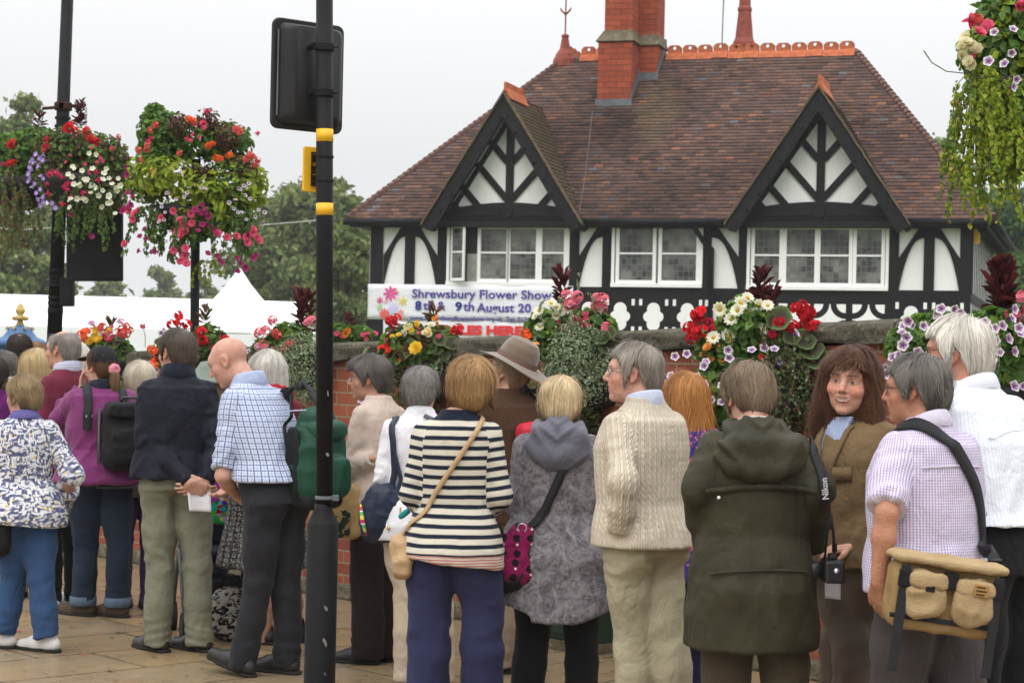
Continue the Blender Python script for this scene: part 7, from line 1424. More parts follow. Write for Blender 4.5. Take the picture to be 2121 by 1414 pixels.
def wall_d(px): # distance of the wall face under this pixel column
    rx = ray(px, 745).x; t = (W0.x - rx * W0.y) / (rx * wd.y - wd.x); return W0.y + wd.y * t
class Plant:
    def __init__(s, name, label, cat, px, py, d, group=None): s.d = d; s.t = thing(name, label, cat, P(px, py, d), 0, group); s.sc = FPX / d
    def p(s, px, py, dd=0.0): return P(px, py, s.d + dd)
    def blob(s, px, py, rx, ry, dd=0.0, ry2=None): c = s.p(px, py, dd); return ((c.x, c.y, c.z), (rx / s.sc, (ry2 or min(rx, ry)) / s.sc, ry / s.sc))
    def fl(s, kind, pts, size=1.0, dd=-.10, up=.35, stalk=False):
        size = size * .76
        if not stalk and len(pts) > 3 and kind not in ('white_purple_petunia', 'white_dahlia'): pts = list(pts) + [(q[0] + random.gauss(0, 11), q[1] + random.gauss(0, 11)) + tuple(q[2:]) for q in pts if random.random() < .5]
        for q in pts:
            px, py = q[:2]; c = s.p(px, py, q[2] if len(q) > 2 else dd + random.uniform(-.04, .04)); side = (px - s.cx) / 120
            bloom(kind, c, (side * .6 + random.gauss(0, .15), -1, up + random.gauss(0, .2)), s.t, size)
            if stalk: m = MB(); b_ = c + Vector((random.gauss(0, .02), .04, -.16)); m.tube([c - s.t.location, c.lerp(b_, .5) - s.t.location + Vector((.01, 0, 0)), b_ - s.t.location], .003, 4); m.build('flower_stalk', simple('stalk_green', (.09, .11, .04), .7), s.t)
def scatter(n, px, py, rx, ry): return [(px + rx * random.gauss(0, .5), py + ry * random.gauss(0, .5)) for _ in range(n)]
GW = 'planters hung on the brick wall'
def wallplant(name, label, px, py): q = Plant(name, label, 'planter', px, py, wall_d(px) - .22, GW); q.cx = px; return q
def trough(q, px0, px1, py, h=.16):
    m = MB(); a, b_ = q.p(px0, py), q.p(px1, py); c = (a + b_) / 2 - q.t.location; L = (px1 - px0) / q.sc / 2; Mx = Matrix.Translation(c) @ Matrix.Rotation(WALLANG, 4, 'Z'); m.box(-L, L, -.02, .16, -h, 0, Mx); m.build('trough', simple('black_plastic', (.012, .012, .012), .6, .3), q.t, bevel=.02)
# ---- planters along the wall
q = wallplant('wall_planter', 'wall planter with pink, coral and yellow blooms behind the black cap', 218, 712); trough(q, 165, 275, 745)
foliage(q.t, [q.blob(215, 725, 50, 32), q.blob(250, 745, 30, 40)], 700, .055, .7, GREEN); roundleaves(q.t, [q.p(*a, -.08) for a in ((215, 704), (240, 710), (262, 725), (270, 740), (255, 760), (268, 775), (236, 732), (252, 700))], .045)
q.fl('lilac_geranium', [(190, 672)], 1.0); q.fl('coral_geranium', [(212, 678), (268, 682), (252, 690), (263, 676)], 1.0); q.fl('lilac_geranium', [(250, 668)], .9); q.fl('coral_geranium', [(296, 675)], .7, stalk=True); q.fl('yellow_begonia', [(196, 696), (205, 705), (188, 707), (181, 710)], .85); q.fl('orange_geranium', [(170, 696), (178, 690)], 1.2); q.fl('scarlet_begonia', [(180, 684)], .7); q.fl('cream_begonia', [(208, 690), (178, 700)], .6); q.fl('pink_begonia', scatter(6, 230, 690, 25, 12), .45); spikes(q.t, q.p(230, 700), 16, .13, BRONZE); trail(q.t, [q.p(262, 760, -.08), q.p(256, 765, -.1), q.p(270, 765, -.06)], .16, .018, SILVER, 'silver_foliage', 40)
q = wallplant('wall_planter', 'wall planter of deep red geraniums beside the tower pole', 405, 705); trough(q, 345, 475, 740)
foliage(q.t, [q.blob(360, 725, 40, 40), q.blob(430, 720, 40, 45)], 900, .05, .65, GREEN + BRONZE); q.fl('red_geranium', [(355, 672), (370, 668), (388, 672), (418, 690), (420, 705), (440, 708), (452, 715), (470, 712), (466, 704), (445, 722), (450, 730), (376, 662)], 1.15); q.fl('orange_geranium', [(320, 728), (328, 738), (318, 750), (322, 758)], .9); q.fl('white_purple_petunia', [(325, 765), (334, 690), (345, 700), (340, 682)], .9); spikes(q.t, q.p(425, 690), 30, .16, BRONZE); trail(q.t, [q.p(430 + i * 9, 735, -.08) for i in range(4)], .18, .02, GREEN, per=30)
q = wallplant('wall_planter', 'planter with dark red plume over a silver trailing bush left of the pole', 615, 715); trough(q, 560, 680, 755)
foliage(q.t, [q.blob(600, 700, 45, 30), q.blob(560, 720, 35, 20)], 500, .055, .6, GREEN); foliage(q.t, [q.blob(625, 750, 60, 60, -.08), q.blob(640, 800, 45, 45, -.06), q.blob(590, 740, 35, 35, -.06), q.blob(620, 715, 45, 30, -.05)], 3200, .016, .55, SILVER, 'silver_foliage', .1, .4); trail(q.t, [q.p(590 + random.uniform(0, 90), 735 + random.uniform(-25, 45), -.10) for _ in range(46)], .16, .014, SILVER, 'silver_foliage', 34, sway=.10)
spikes(q.t, q.p(622, 690), 70, .26, PLUM); spikes(q.t, q.p(640, 700, .05), 50, .27, PLUM); q.fl('pink_geranium', [(645, 664), (638, 668), (545, 716), (538, 690), (550, 685)], 1.0); q.fl('coral_geranium', [(570, 692), (578, 695), (600, 712), (612, 708), (590, 722), (588, 728)], .75); q.fl('white_purple_petunia', [(508, 718), (515, 728)], .8); q.fl('lilac_geranium', [(535, 718)], .9)
q = wallplant('wall_planter', 'wall planter with red and yellow begonias below the banner', 862, 720); trough(q, 810, 935, 770)
foliage(q.t, [q.blob(845, 725, 55, 50), q.blob(905, 720, 45, 40), q.blob(870, 760, 60, 40)], 1500, .06, .75, GREEN + BRONZE); foliage(q.t, [q.blob(845, 800, 45, 60), q.blob(880, 810, 35, 60)], 1800, .02, .5, DRY + IVY, 'dry_foliage'); roundleaves(q.t, [q.p(*a, -.12) for a in ((912, 705), (935, 712), (945, 725), (920, 735), (928, 745), (905, 728))], .05)
q.fl('red_geranium', [(808, 664), (820, 662), (815, 670)], 1.0); q.fl('red_geranium', [(942, 686), (950, 682)], 1.0); q.fl('cream_begonia', [(843, 676), (838, 690), (880, 690), (888, 693)], .62); q.fl('yellow_begonia', [(862, 722, -.18)], 1.15); q.fl('yellow_begonia', [(826, 694), (863, 672), (822, 735), (874, 750), (852, 684), (884, 688)], .5); q.fl('scarlet_begonia', [(816, 708), (815, 722), (802, 735), (812, 740), (820, 728), (805, 725)], .6); q.fl('pink_begonia', [(908, 697), (905, 702), (868, 690), (800, 705)], .4); q.fl('orange_marigold', [(835, 760), (828, 745), (898, 660), (905, 640 + 30)], .6); spikes(q.t, q.p(895, 690), 24, .15, BRONZE); trail(q.t, [q.p(765, 720, -.1), q.p(775, 730, -.1), q.p(905, 735, -.12), q.p(912, 745, -.12), q.p(918, 740, -.12), q.p(800, 735, -.1)], .16, .018, SILVER, 'silver_foliage', 40)
q.fl('white_purple_petunia', [(735, 811, -.2), (748, 829, -.2), (748, 850, -.2)], .75)
q = wallplant('wall_planter', 'wall planter of white dahlias and a wide silver bush above the mottled jacket', 1185, 720); trough(q, 1110, 1260, 780)
foliage(q.t, [q.blob(1140, 690, 50, 45), q.blob(1220, 690, 55, 45), q.blob(1180, 720, 70, 40)], 1500, .06, .7, GREEN); foliage(q.t, [q.blob(1185, 740, 62, 65, -.1), q.blob(1215, 790, 50, 55, -.1), q.blob(1160, 780, 40, 40, -.08), q.blob(1195, 700, 55, 45, -.08)], 4600, .016, .55, SILVER, 'silver_foliage', .1, .4); trail(q.t, [q.p(1190 + random.gauss(0, 40), 735 + random.gauss(0, 50), -.14) for _ in range(80)], .17, .014, SILVER, 'silver_foliage', 36, sway=.12)
foliage(q.t, [q.blob(1125, 830, 40, 70), q.blob(1165, 860, 40, 60), q.blob(1210, 860, 40, 50)], 2600, .018, .6, DRY + IVY + [(.05, .06, .02)], 'dry_foliage'); spikes(q.t, q.p(1163, 655), 70, .24, PLUM); q.fl('white_dahlia', [(1117, 645), (1110, 655), (1152, 638), (1160, 645), (1152, 655), (1136, 667), (1119, 678), (1165, 640), (1142, 630)], .95); q.fl('pink_geranium', [(1190, 628), (1245, 638), (1236, 634), (1255, 680), (1243, 676), (1182, 630)], 1.0); q.fl('orange_begonia', [(1108, 716, -.2)], .75); q.fl('orange_geranium', [(1090, 690), (1098, 698), (1088, 702)], .8); q.fl('pink_begonia', scatter(16, 1205, 672, 45, 25), .38); q.fl('red_fuchsia', scatter(14, 1195, 680, 50, 25), .8); q.fl('crimson_geranium', [(1085, 704)], .6); roundleaves(q.t, [q.p(*a, -.14) for a in ((1262, 690), (1250, 700), (1258, 715), (1268, 702))], .055)
q = wallplant('wall_planter', 'wall planter with white yellow eyed dahlias between red geraniums above the waxed jacket', 1560, 720); trough(q, 1470, 1660, 790)
foliage(q.t, [q.blob(1545, 680, 60, 60), q.blob(1500, 720, 55, 50), q.blob(1600, 720, 60, 55), q.blob(1550, 780, 80, 60), q.blob(1480, 820, 45, 70)], 3200, .055, .6, GREEN); foliage(q.t, [q.blob(1620, 760, 55, 60, -.08), q.blob(1650, 820, 50, 75, -.06), q.blob(1600, 840, 60, 70, -.06), q.blob(1680, 790, 35, 45), q.blob(1560, 880, 80, 60)], 5200, .020, .65, IVY + BRONZE + [(.09, .14, .06)], 'small_leaved_foliage', .2, .4)
trail(q.t, [q.p(1640 + random.gauss(0, 35), 720 + random.gauss(0, 30), -.12) for _ in range(34)], .28, .018, IVY + BRONZE + SILVER, per=40); spikes(q.t, q.p(1575, 650), 46, .20, PLUM); spikes(q.t, q.p(1598, 660), 26, .14, PLUM)
q.fl('white_dahlia', [(1548, 618), (1533, 629), (1528, 644), (1515, 662), (1550, 648), (1560, 660), (1548, 670), (1572, 632), (1590, 634), (1508, 697), (1580, 682), (1525, 690), (1492, 640), (1478, 700)], 1.05); q.fl('red_geranium', [(1453, 648), (1447, 656), (1440, 690), (1455, 686), (1432, 700), (1650, 640), (1665, 645), (1676, 648), (1684, 676), (1690, 680), (1640, 676), (1616, 670)], 1.05); q.fl('crimson_geranium', [(1470, 668), (1475, 680), (1600, 692)], .7); q.fl('orange_begonia', [(1471, 700), (1470, 712), (1466, 720), (1497, 745), (1472, 745)], .62); q.fl('white_purple_petunia', [(1422, 733), (1398, 738), (1462, 750), (1459, 758), (1508, 725), (1557, 726), (1604, 724), (1510, 742), (1458, 797), (1445, 780), (1497, 799), (1475, 829), (1495, 833), (1648, 690), (1612, 748), (1612, 755), (1380, 782), (1390, 778), (1582, 722)], .95, dd=-.2); q.fl('red_fuchsia', scatter(14, 1600, 700, 26, 22), .9); q.fl('scarlet_begonia', [(1578, 740), (1590, 735)], .5); q.fl('orange_marigold', scatter(6, 1520, 700, 30, 20), .5); roundleaves(q.t, [q.p(*a, -.14) for a in ((1640, 700), (1665, 705), (1680, 722), (1690, 740), (1660, 730), (1615, 660), (1600, 668))], .06)
q = wallplant('wall_planter', 'planter of purple and white petunias at the right end of the wall', 1990, 740); trough(q, 1880, 2130, 800)
foliage(q.t, [q.blob(1890, 720, 50, 45), q.blob(1940, 690, 60, 40), q.blob(2060, 700, 70, 60), q.blob(2100, 760, 60, 70), q.blob(2000, 760, 90, 50), q.blob(2090, 820, 60, 50)], 3600, .06, .65, GREEN + [(.07, .14, .02)]); spikes(q.t, q.p(2066, 660), 90, .24, PLUM, wid=.2); spikes(q.t, q.p(2085, 650), 60, .22, PLUM, wid=.2)
q.fl('white_purple_petunia', [(1882, 665), (1872, 675), (1878, 700), (1868, 690), (1890, 672), (1870, 715), (1900, 730), (1862, 735), (1912, 675), (1940, 650), (1950, 640), (1976, 640), (1975, 660), (1990, 648), (1835, 762), (1838, 775), (1850, 740), (2040, 668), (2060, 680), (2075, 675), (2095, 660), (2110, 680), (2062, 705), (2088, 702), (2100, 728), (2070, 730), (2045, 715), (2055, 748), (2100, 800), (2118, 800), (2112, 690), (2100, 640)], 1.0, dd=-.2); q.fl('red_geranium', [(2058, 690), (2035, 680), (2050, 700)], .7); q.fl('pink_begonia', [(2080, 650), (2105, 650), (2110, 668), (2118, 640), (2040, 672)], .6); q.fl('orange_marigold', [(2058, 720)], .8); q.fl('pink_geranium', [(2118, 615)], .9)
t = Plant('flower_bed', 'strip of low bedding flowers seen over the wall left of the banner', 'flower bed', 725, 690, 17.5); t.cx = 725; foliage(t.t, [t.blob(705, 690, 30, 20), t.blob(745, 692, 30, 16)], 700, .05, .6, GREEN); t.fl('orange_marigold', [(716, 690), (720, 684)], 1.6); t.fl('pink_begonia', [(702, 692), (708, 694), (752, 694), (760, 692)], .6); spikes(t.t, t.p(722, 684), 20, .12, PLUM)
# ---- lamp post with two baskets and a traffic sign seen from behind
LD = FPX / 235; b0, b1, b2 = P(104, 1100, LD), P(113, 690, LD), P(141, -40, LD)
lp = thing('lamp_post', 'tall black lamp post with cable ties at the left carrying flower baskets and a sign', 'lamp post', (b0.x, b0.y, 0)); m = MB(); u = (b1 - b2); gr = b1 + u * ((0 - b1.z) / u.z); L_ = lp.location
m.tube([gr - L_, gr + (b1 - gr) * .5 - L_, b1 - L_], [.075, .07, .066], 16); m.tube([b1 - L_, b2 - L_], [.066, .052], 16); m.build('post', M_iron, lp, True); at_ = lambda py: b1.lerp(b2, (690 - py) / 730) - L_
for py in (245, 262, 500, 560, 574, 582, 590, 616, 628, 640, 646): a = at_(py); m = MB(); m.lathe([(.064, -.012), (.069, -.01), (.069, .01), (.064, .012)], 14, tuple(a)); m.build('clamp', M_iron, lp); m = MB(); a = at_(222); m.tube([a + Vector((-.16, -.10, -.03)), a + Vector((.19, .05, .03))], .014, 6); m.lathe([(.072, -.03), (.078, -.02), (.078, .03), (.072, .04)], 12, tuple(a)); m.build('basket_bracket', simple('rusty_iron', (.10, .05, .035), .8, .2, .4, 20), lp)
m = MB()
for e in (Vector((-.16, -.10, -.04)), Vector((.19, .05, .02))):
    for k in range(7): p = a + e + Vector((0, 0, -.03 - k * .035)); m.tube([p + Vector((.008 * math.cos(t), .004 * (k % 2), .02 * math.sin(t))) for t in (0, 1.05, 2.1, 3.14, 4.2, 5.2, 6.28)], .003, 4, False)
m.build('chain', M_iron, lp)
sg = thing('road_sign', 'black back of a square road sign fixed low on the lamp post', 'sign', P(196, 500, LD - .12)); m = MB(); Mx = Matrix.Rotation(-ROLL, 4, 'Y'); c = .28; m.box(-.245, .25, -.02, .02, -.345, .36, Mx); m.build('plate', M_iron, sg, bevel=.012); m = MB(); m.box(-.245, .25, -.035, -.02, -.35, -.335, Mx); m.box(-.2, .2, -.03, -.02, -.02, .02, Mx); m.build('rail', M_iron, sg)
sg = thing('control_box', 'small black control box on the lamp post under the sign', 'box', P(140, 605, LD - .10)); m = MB(); m.box(-.06, .055, -.05, .05, -.125, .125, Mx); m.build('case', M_iron, sg, bevel=.01)
def hangbasket(name, label, cx, cy, d, group, bowl=None):
    q = Plant(name, label, 'hanging basket', cx, cy, d, group); q.cx = cx
    if bowl: px, py, r, h = bowl; c = q.p(px, py) - q.t.location; m = MB(); r_ = r / q.sc; h_ = h / q.sc; m.lathe([(r_ * .25, -h_), (r_ * .7, -h_ * .75), (r_ * .95, -h_ * .3), (r_, 0), (r_ * .9, 0)], 18, tuple(c)); m.build('basket', simple('black_plastic', (.012, .012, .012), .6, .3), q.t, True)
    return q
GB = 'hanging flower baskets'
q = hangbasket('hanging_basket', 'left hanging basket on the lamp post with red blooms and long brown trails', 45, 360, LD + .25, GB, (50, 370, 62, 65)); foliage(q.t, [q.blob(40, 320, 60, 45), q.blob(30, 380, 50, 50), q.blob(75, 300, 50, 35), q.blob(15, 340, 40, 60)], 3600, .05, .65, GREEN); trail(q.t, [q.p(30 + random.gauss(0, 22), 390 + random.gauss(0, 25), -.25) for _ in range(26)], .62, .028, IVY + DRY, per=44); q.fl('red_geranium', [(26, 296), (20, 340), (28, 338), (22, 302)], 1.1, dd=-.3); q.fl('magenta_petunia', [(15, 360), (4, 340), (10, 420)], .9, dd=-.3); spikes(q.t, q.p(82, 275), 36, .16, PLUM)
q = hangbasket('hanging_basket', 'right hanging basket on the lamp post with violet cascade and white petunias', 180, 350, LD - .35, GB, (165, 365, 80, 70)); foliage(q.t, [q.blob(150, 310, 75, 45), q.blob(210, 330, 55, 50), q.blob(150, 370, 75, 60), q.blob(210, 390, 50, 55), q.blob(120, 340, 40, 50), q.blob(235, 360, 35, 50)], 5200, .045, .65, GREEN + BRONZE); trail(q.t, [q.p(175 + random.gauss(0, 35), 400 + random.gauss(0, 25), -.3) for _ in range(26)], .42, .028, IVY + GREEN, per=30); spikes(q.t, q.p(165, 270), 50, .22, PLUM)
q.fl('red_geranium', [(145, 262), (180, 272), (185, 285), (192, 290), (140, 268)], 1.15, dd=-.35); q.fl('crimson_geranium', [(97, 290), (95, 305), (145, 268)], .9, dd=-.35); q.fl('violet_petunia', [(75, 320), (82, 328), (70, 338), (66, 352), (80, 345), (62, 370), (72, 380), (84, 392), (76, 400), (66, 388), (80, 412), (85, 425), (115, 430), (108, 420), (68, 330), (90, 322), (60, 360), (84, 365), (90, 408)], .95, dd=-.42); q.fl('white_petunia', [(155, 350), (170, 354), (150, 367), (175, 372), (178, 378), (190, 387), (200, 390), (212, 395), (188, 400), (160, 412), (178, 415), (210, 428), (144, 416), (145, 430), (215, 360), (226, 370), (232, 382), (240, 390), (250, 385), (200, 320), (185, 318), (192, 350), (220, 350), (228, 420), (225, 408), (165, 385), (245, 370), (205, 405), (142, 362)], .95, dd=-.42); q.fl('red_fuchsia', [(100, 360), (128, 368), (136, 392), (130, 420), (95, 380), (115, 358), (200, 356), (98, 402), (170, 398), (132, 385)], 1.3, dd=-.42); q.fl('magenta_petunia', [(190, 490), (148, 445)], 1.0, dd=-.4); q.fl('coral_geranium', [(232, 308), (246, 283), (90, 312)], .6, dd=-.3); q.fl('pink_begonia', scatter(8, 170, 335, 70, 25), .4, dd=-.4)
# ---- flower tower on its own pole
TD = FPX / 255; pl = thing('flower_pole', 'black iron pole holding the tall flower tower', 'pole', (P(403, 745, TD).x, TD, 0)); m = MB(); a, b_ = P(403, 700, TD), P(406, 330, TD); m.tube([Vector((a.x, a.y, 0)) - pl.location, a - pl.location, b_ - pl.location], .037, 12); m.build('post', M_iron, pl, True)
q = hangbasket('flower_tower', 'tall tiered flower tower with lime centre and pink begonia cascade', 405, 400, TD, None, (405, 430, 95, 60)); q.t['category'] = 'flower tower'
foliage(q.t, [q.blob(330, 270, 45, 45), q.blob(400, 290, 70, 45), q.blob(470, 300, 50, 45), q.blob(330, 320, 45, 40), q.blob(320, 240, 20, 25)], 2600, .05, .6, GREEN); foliage(q.t, [q.blob(480, 380, 60, 55, -.15), q.blob(310, 370, 50, 50, -.1), q.blob(410, 440, 70, 60, -.15), q.blob(470, 440, 50, 50, -.1)], 2600, .045, .6, GREEN + LIME); foliage(q.t, [q.blob(350, 365, 75, 38, -.32), q.blob(410, 390, 60, 40, -.32), q.blob(520, 385, 35, 45, -.2), q.blob(445, 430, 30, 50, -.3)], 560, .07, .42, LIME, 'lime_foliage', .5)
foliage(q.t, [q.blob(470, 285, 28, 35, -.25), q.blob(375, 260, 25, 25, -.2), q.blob(430, 250, 25, 25, -.1), q.blob(412, 355, 35, 14, -.35), q.blob(505, 345, 35, 22, -.25)], 700, .035, .5, PLUM + BRONZE, 'red_foliage'); trail(q.t, [q.p(300 + random.gauss(0, 18), 430, -.3) for _ in range(14)] + [q.p(385 + random.gauss(0, 25), 440, -.35) for _ in range(18)] + [q.p(500 + random.gauss(0, 22), 440, -.3) for _ in range(16)], .40, .035, GREEN + IVY, per=30); trail(q.t, [q.p(425 + random.gauss(0, 8), 540, -.2) for _ in range(5)], .24, .022, LIME, 'lime_foliage', 40); trail(q.t, [q.p(315 + random.gauss(0, 10), 265, 0) for _ in range(8)] + [q.p(500, 310, -.1), q.p(515, 300, -.1), q.p(430, 262, 0)], .16, .03, GREEN, 'shoot', 16, direction=(0, 0, 1))
q.fl('pink_begonia', [(360, 437), (373, 455), (390, 470), (385, 480), (375, 488), (365, 504), (380, 512), (383, 530), (372, 542), (386, 546), (360, 520), (398, 462), (525, 475), (512, 502), (535, 498), (490, 490), (268, 435), (275, 455), (470, 492), (258, 505)], .85, dd=-.45); q.fl('magenta_petunia', [(405, 435), (415, 445), (425, 442), (430, 448), (418, 425), (410, 478), (445, 475), (420, 465), (300, 475), (290, 490), (305, 495), (288, 520), (315, 522), (430, 525), (450, 530), (455, 540), (265, 400), (258, 430), (270, 420), (508, 555), (530, 530), (275, 408), (262, 345), (264, 362), (490, 535), (515, 485)], 1.05, dd=-.45); q.fl('white_purple_petunia', [(345, 400), (350, 398), (365, 412), (388, 400), (382, 408), (418, 388), (425, 392), (322, 435), (335, 428), (342, 440), (475, 420), (484, 432), (492, 440), (498, 392), (505, 385), (510, 388), (508, 405), (518, 412), (488, 415), (500, 440), (510, 455), (535, 435), (544, 462), (528, 448), (548, 440), (495, 390), (515, 380), (340, 455), (352, 480), (345, 500), (330, 460)], .62, dd=-.5); q.fl('coral_geranium', [(312, 270), (288, 312), (372, 318), (500, 270), (490, 268), (520, 322), (530, 340), (510, 330), (525, 326), (305, 310), (318, 355)], .85, dd=-.35); q.fl('pink_begonia', [(400, 280), (412, 285), (395, 292), (418, 255), (402, 252)], .5, dd=-.35); q.fl('orange_geranium', [(440, 298), (432, 302), (455, 330), (448, 328), (400, 250)], .8, dd=-.35); q.fl('red_fuchsia', [(420, 250), (388, 285), (535, 275), (310, 285), (420, 258)], 1.4, dd=-.3); q.fl('crimson_geranium', [(420, 253), (398, 250)], .5, dd=-.3)
# ---- basket at the top right corner
HD_ = FPX / 420; q = hangbasket('hanging_basket', 'near hanging basket at the top right corner with long lime green trails', 2080, 180, HD_, GB, (2095, 170, 95, 85)); foliage(q.t, [q.blob(2070, 110, 80, 70), q.blob(2100, 40, 80, 60), q.blob(2120, 150, 70, 70), q.blob(2110, 210, 50, 50, -.15), q.blob(2100, 290, 40, 80, -.1)], 3600, .05, .6, GREEN + LIME[:1])
trail(q.t, [q.p(2030 + random.gauss(0, 13), 170 + random.gauss(0, 20), -.16) for _ in range(26)], .64, .024, LIME + GREEN[:2] + [(.30, .26, .03)], 'lime_foliage', 62, wid=.85, out=.12); trail(q.t, [q.p(2075 + random.gauss(0, 22), 190 + random.gauss(0, 25), -.22) for _ in range(36)], .5, .025, LIME, 'lime_foliage', 70, wid=.85, out=.12); trail(q.t, [q.p(2030 + random.gauss(0, 14), 175, -.12) for _ in range(10)], .42, .02, GREEN + BRONZE, per=34); trail(q.t, [q.p(2110 + random.gauss(0, 14), 300, -.2) for _ in range(6)], .40, .022, LIME, 'lime_foliage', 26)
hs_ = m = MB(); c = q.p(2090, -40) - q.t.location
for dx in (-.2, .2, 0): m.tube([c + Vector((dx, .02 * dx, -.45)), c + Vector((0, 0, .5))], .005, 5)
m.build('chain', M_iron, q.t)
q.fl('red_fuchsia', [(2020, 35), (2010, 40), (2030, 42)], 1.8, dd=-.25); q.fl('coral_geranium', [(2018, 36), (2028, 40)], .6, dd=-.25); q.fl('pink_begonia', [(2045, 55), (2040, 62), (2110, 15), (2118, 8)], .8, dd=-.28); q.fl('cream_begonia', [(2002, 88), (2010, 94), (2006, 128), (2012, 135), (2000, 80)], .8, dd=-.24); q.fl('white_purple_petunia', [(2060, 68), (2048, 128), (2081, 133), (2095, 110), (2098, 180), (2098, 62), (2105, 165)], .95, dd=-.35); q.fl('pink_begonia', [(2015, 118)], .4, dd=-.2)
m = MB(); a = [q.p(1995, 152, -.1), q.p(1960, 148, -.12), q.p(1930, 130, -.13), q.p(1913, 105, -.14)]; m.tube([p - q.t.location for p in a], .003, 4); m.build('shoot', simple('plant_stem', (.2, .17, .06), .8), q.t)
# ================================================================ traffic signal post in the middle with backing board, tape and push button plate
SD = FPX / 470; tb = P(668, 1490, SD); ts = thing('traffic_signal', 'black traffic signal pole with yellow bands and the back of its signal head', 'traffic signal', (tb.x, tb.y, 0)); up = lambda px, py: P(px, py, SD) - ts.location
sx = lambda py: 672.5 + (py - 700) * -.002; tp, bt = up(672, -60), up(672.5, 1048); m = MB(); m.tube([bt, tp], .0372, 20); m.build('pole', M_iron, ts, True)
c0, c1 = up(669, 1082), up(669, 1500); m = MB(); m.lathe([(.070, -.02), (.072, c1.z * 0), (.0695, .02), (.0685, c0.z - .003), (.066, c0.z), (.040, bt.z - .01), (.0385, bt.z + .01), (.037, bt.z + .01)], 24, (c0.x, c0.y, 0)); m.build('base_sleeve', M_iron, ts, True)
m = MB(); q_ = up(672.5, 1030); m.lathe([(.039, -.008), (.043, -.006), (.043, .006), (.039, .008)], 20, tuple(q_)); m.box(q_.x + .035, q_.x + .062, q_.y - .02, q_.y + .01, q_.z - .012, q_.z + .012); m.build('band_clip', M_lead, ts)
M_tape = simple('yellow_tape', (.78, .44, .015), .45, .4, .06)
for y0, y1 in ((268, 294), (421, 446)): a, b_ = up(672.5, y1), up(672.5, y0); m = MB(); m.tube([a, b_], .0382, 20); m.build('yellow_band', M_tape, ts, True)
bx = thing('signal_head', 'grey black backing board of a traffic signal seen from behind', 'signal head', up(630, 150) + ts.location); a0 = up(562, 40) + ts.location - bx.location
def rrect(w_, h_, r, n=5): return [(sx_ * (w_ - r) + r * math.cos(t), sz_ * (h_ - r) + r * math.sin(t)) for sx_, sz_, t0 in ((1, 1, 0), (-1, 1, 1.5708), (-1, -1, 3.1416), (1, -1, 4.7124)) for t in [t0 + 1.5708 * k / n for k in range(n + 1)]]
Mx = Matrix.Translation((0, .13, 0)) @ Matrix.Rotation(math.radians(38), 4, 'Z'); M_board = simple('weathered_black_plastic', (.012, .012, .013), .5, .3, .3, 5, .002, 30)
m = MB(); m.prism(rrect(.185, .245, .035), -.012, .012, Mx); bd = m.build('backing_board', M_board, bx, bevel=.006); m = MB(); V0 = rrect(.160, .225, .03); V1 = rrect(.115, .205, .03); n = len(V0); m.add([Mx @ Vector((x, -.013, z)) for x, z in V0] + [Mx @ Vector((x * .98, -.05, z)) for x, z in rrect(.155, .215, .03)] + [Mx @ Vector((x, -.085, z)) for x, z in V1], [(i, (i + 1) % n, n + (i + 1) % n, n + i) for i in range(n)] + [(n + i, n + (i + 1) % n, 2 * n + (i + 1) % n, 2 * n + i) for i in range(n)] + [tuple(range(2 * n, 3 * n))]); m.build('housing', M_board, bx, True)
m = MB(); m.tube([Mx @ Vector((-.165, -.02, z)) for z in (-.19, -.05, .08, .19)], .004, 5); m.build('edge_seam', M_lead, bx)
for py in (98, 193): a = up(672.5, py); m = MB(); m.lathe([(.038, -.018), (.044, -.015), (.044, .015), (.038, .018)], 18, tuple(a)); m.tube([a + Vector((-.045, -.01, .004)), a + Vector((-.07, .03, .0))], .014, 8); m.tube([a + Vector((.04, -.015, 0)), a + Vector((.062, -.015, 0))], .005, 6); m.build('bracket', M_iron, ts)
pb_ = thing('sign_plate', 'small yellow plate with black fixings strapped to the signal pole', 'sign', up(650, 349) + ts.location); Mx = Matrix.Translation((0, .06, 0)) @ Matrix.Rotation(math.radians(35), 4, 'Z'); m = MB(); m.prism(rrect(.062, .100, .010), -.006, .006, Mx); m.build('plate', M_tape, pb_, bevel=.003)
m = MB()
for q2 in ((-.025, -.021, -.07, .075), (.0, .004, -.06, .065)): m.box(q2[0], q2[1], -.014, -.006, q2[2], q2[3], Mx)
for zz_ in (-.07, -.03, .01, .045, .074): m.box(-.026, .004, -.0145, -.006, zz_ - .003, zz_ + .003, Mx)
for zz_ in (-.055, .045): m.box(.005, .05, -.030, -.006, zz_ - .010, zz_ + .010, Mx)
for k in range(3):
    z_ = -.05 + k * .05; m.prism([(-.020, z_ - .018), (-.015, z_ - .018), (-.002, z_ + .016), (-.007, z_ + .016)], -.014, -.006, Mx); m.prism([(-.022, z_ + .012), (-.018, z_ + .016), (-.004, z_ - .014), (-.008, z_ - .018)], -.0145, -.006, Mx)
m.build('fixing', M_nylon, pb_); m = MB()
for py in (325, 375): a = up(672.5, py); m.lathe([(.0375, -.006), (.0405, -.005), (.0405, .005), (.0375, .006)], 18, tuple(a))
m.build('strap_clip', M_iron, ts); m = MB()
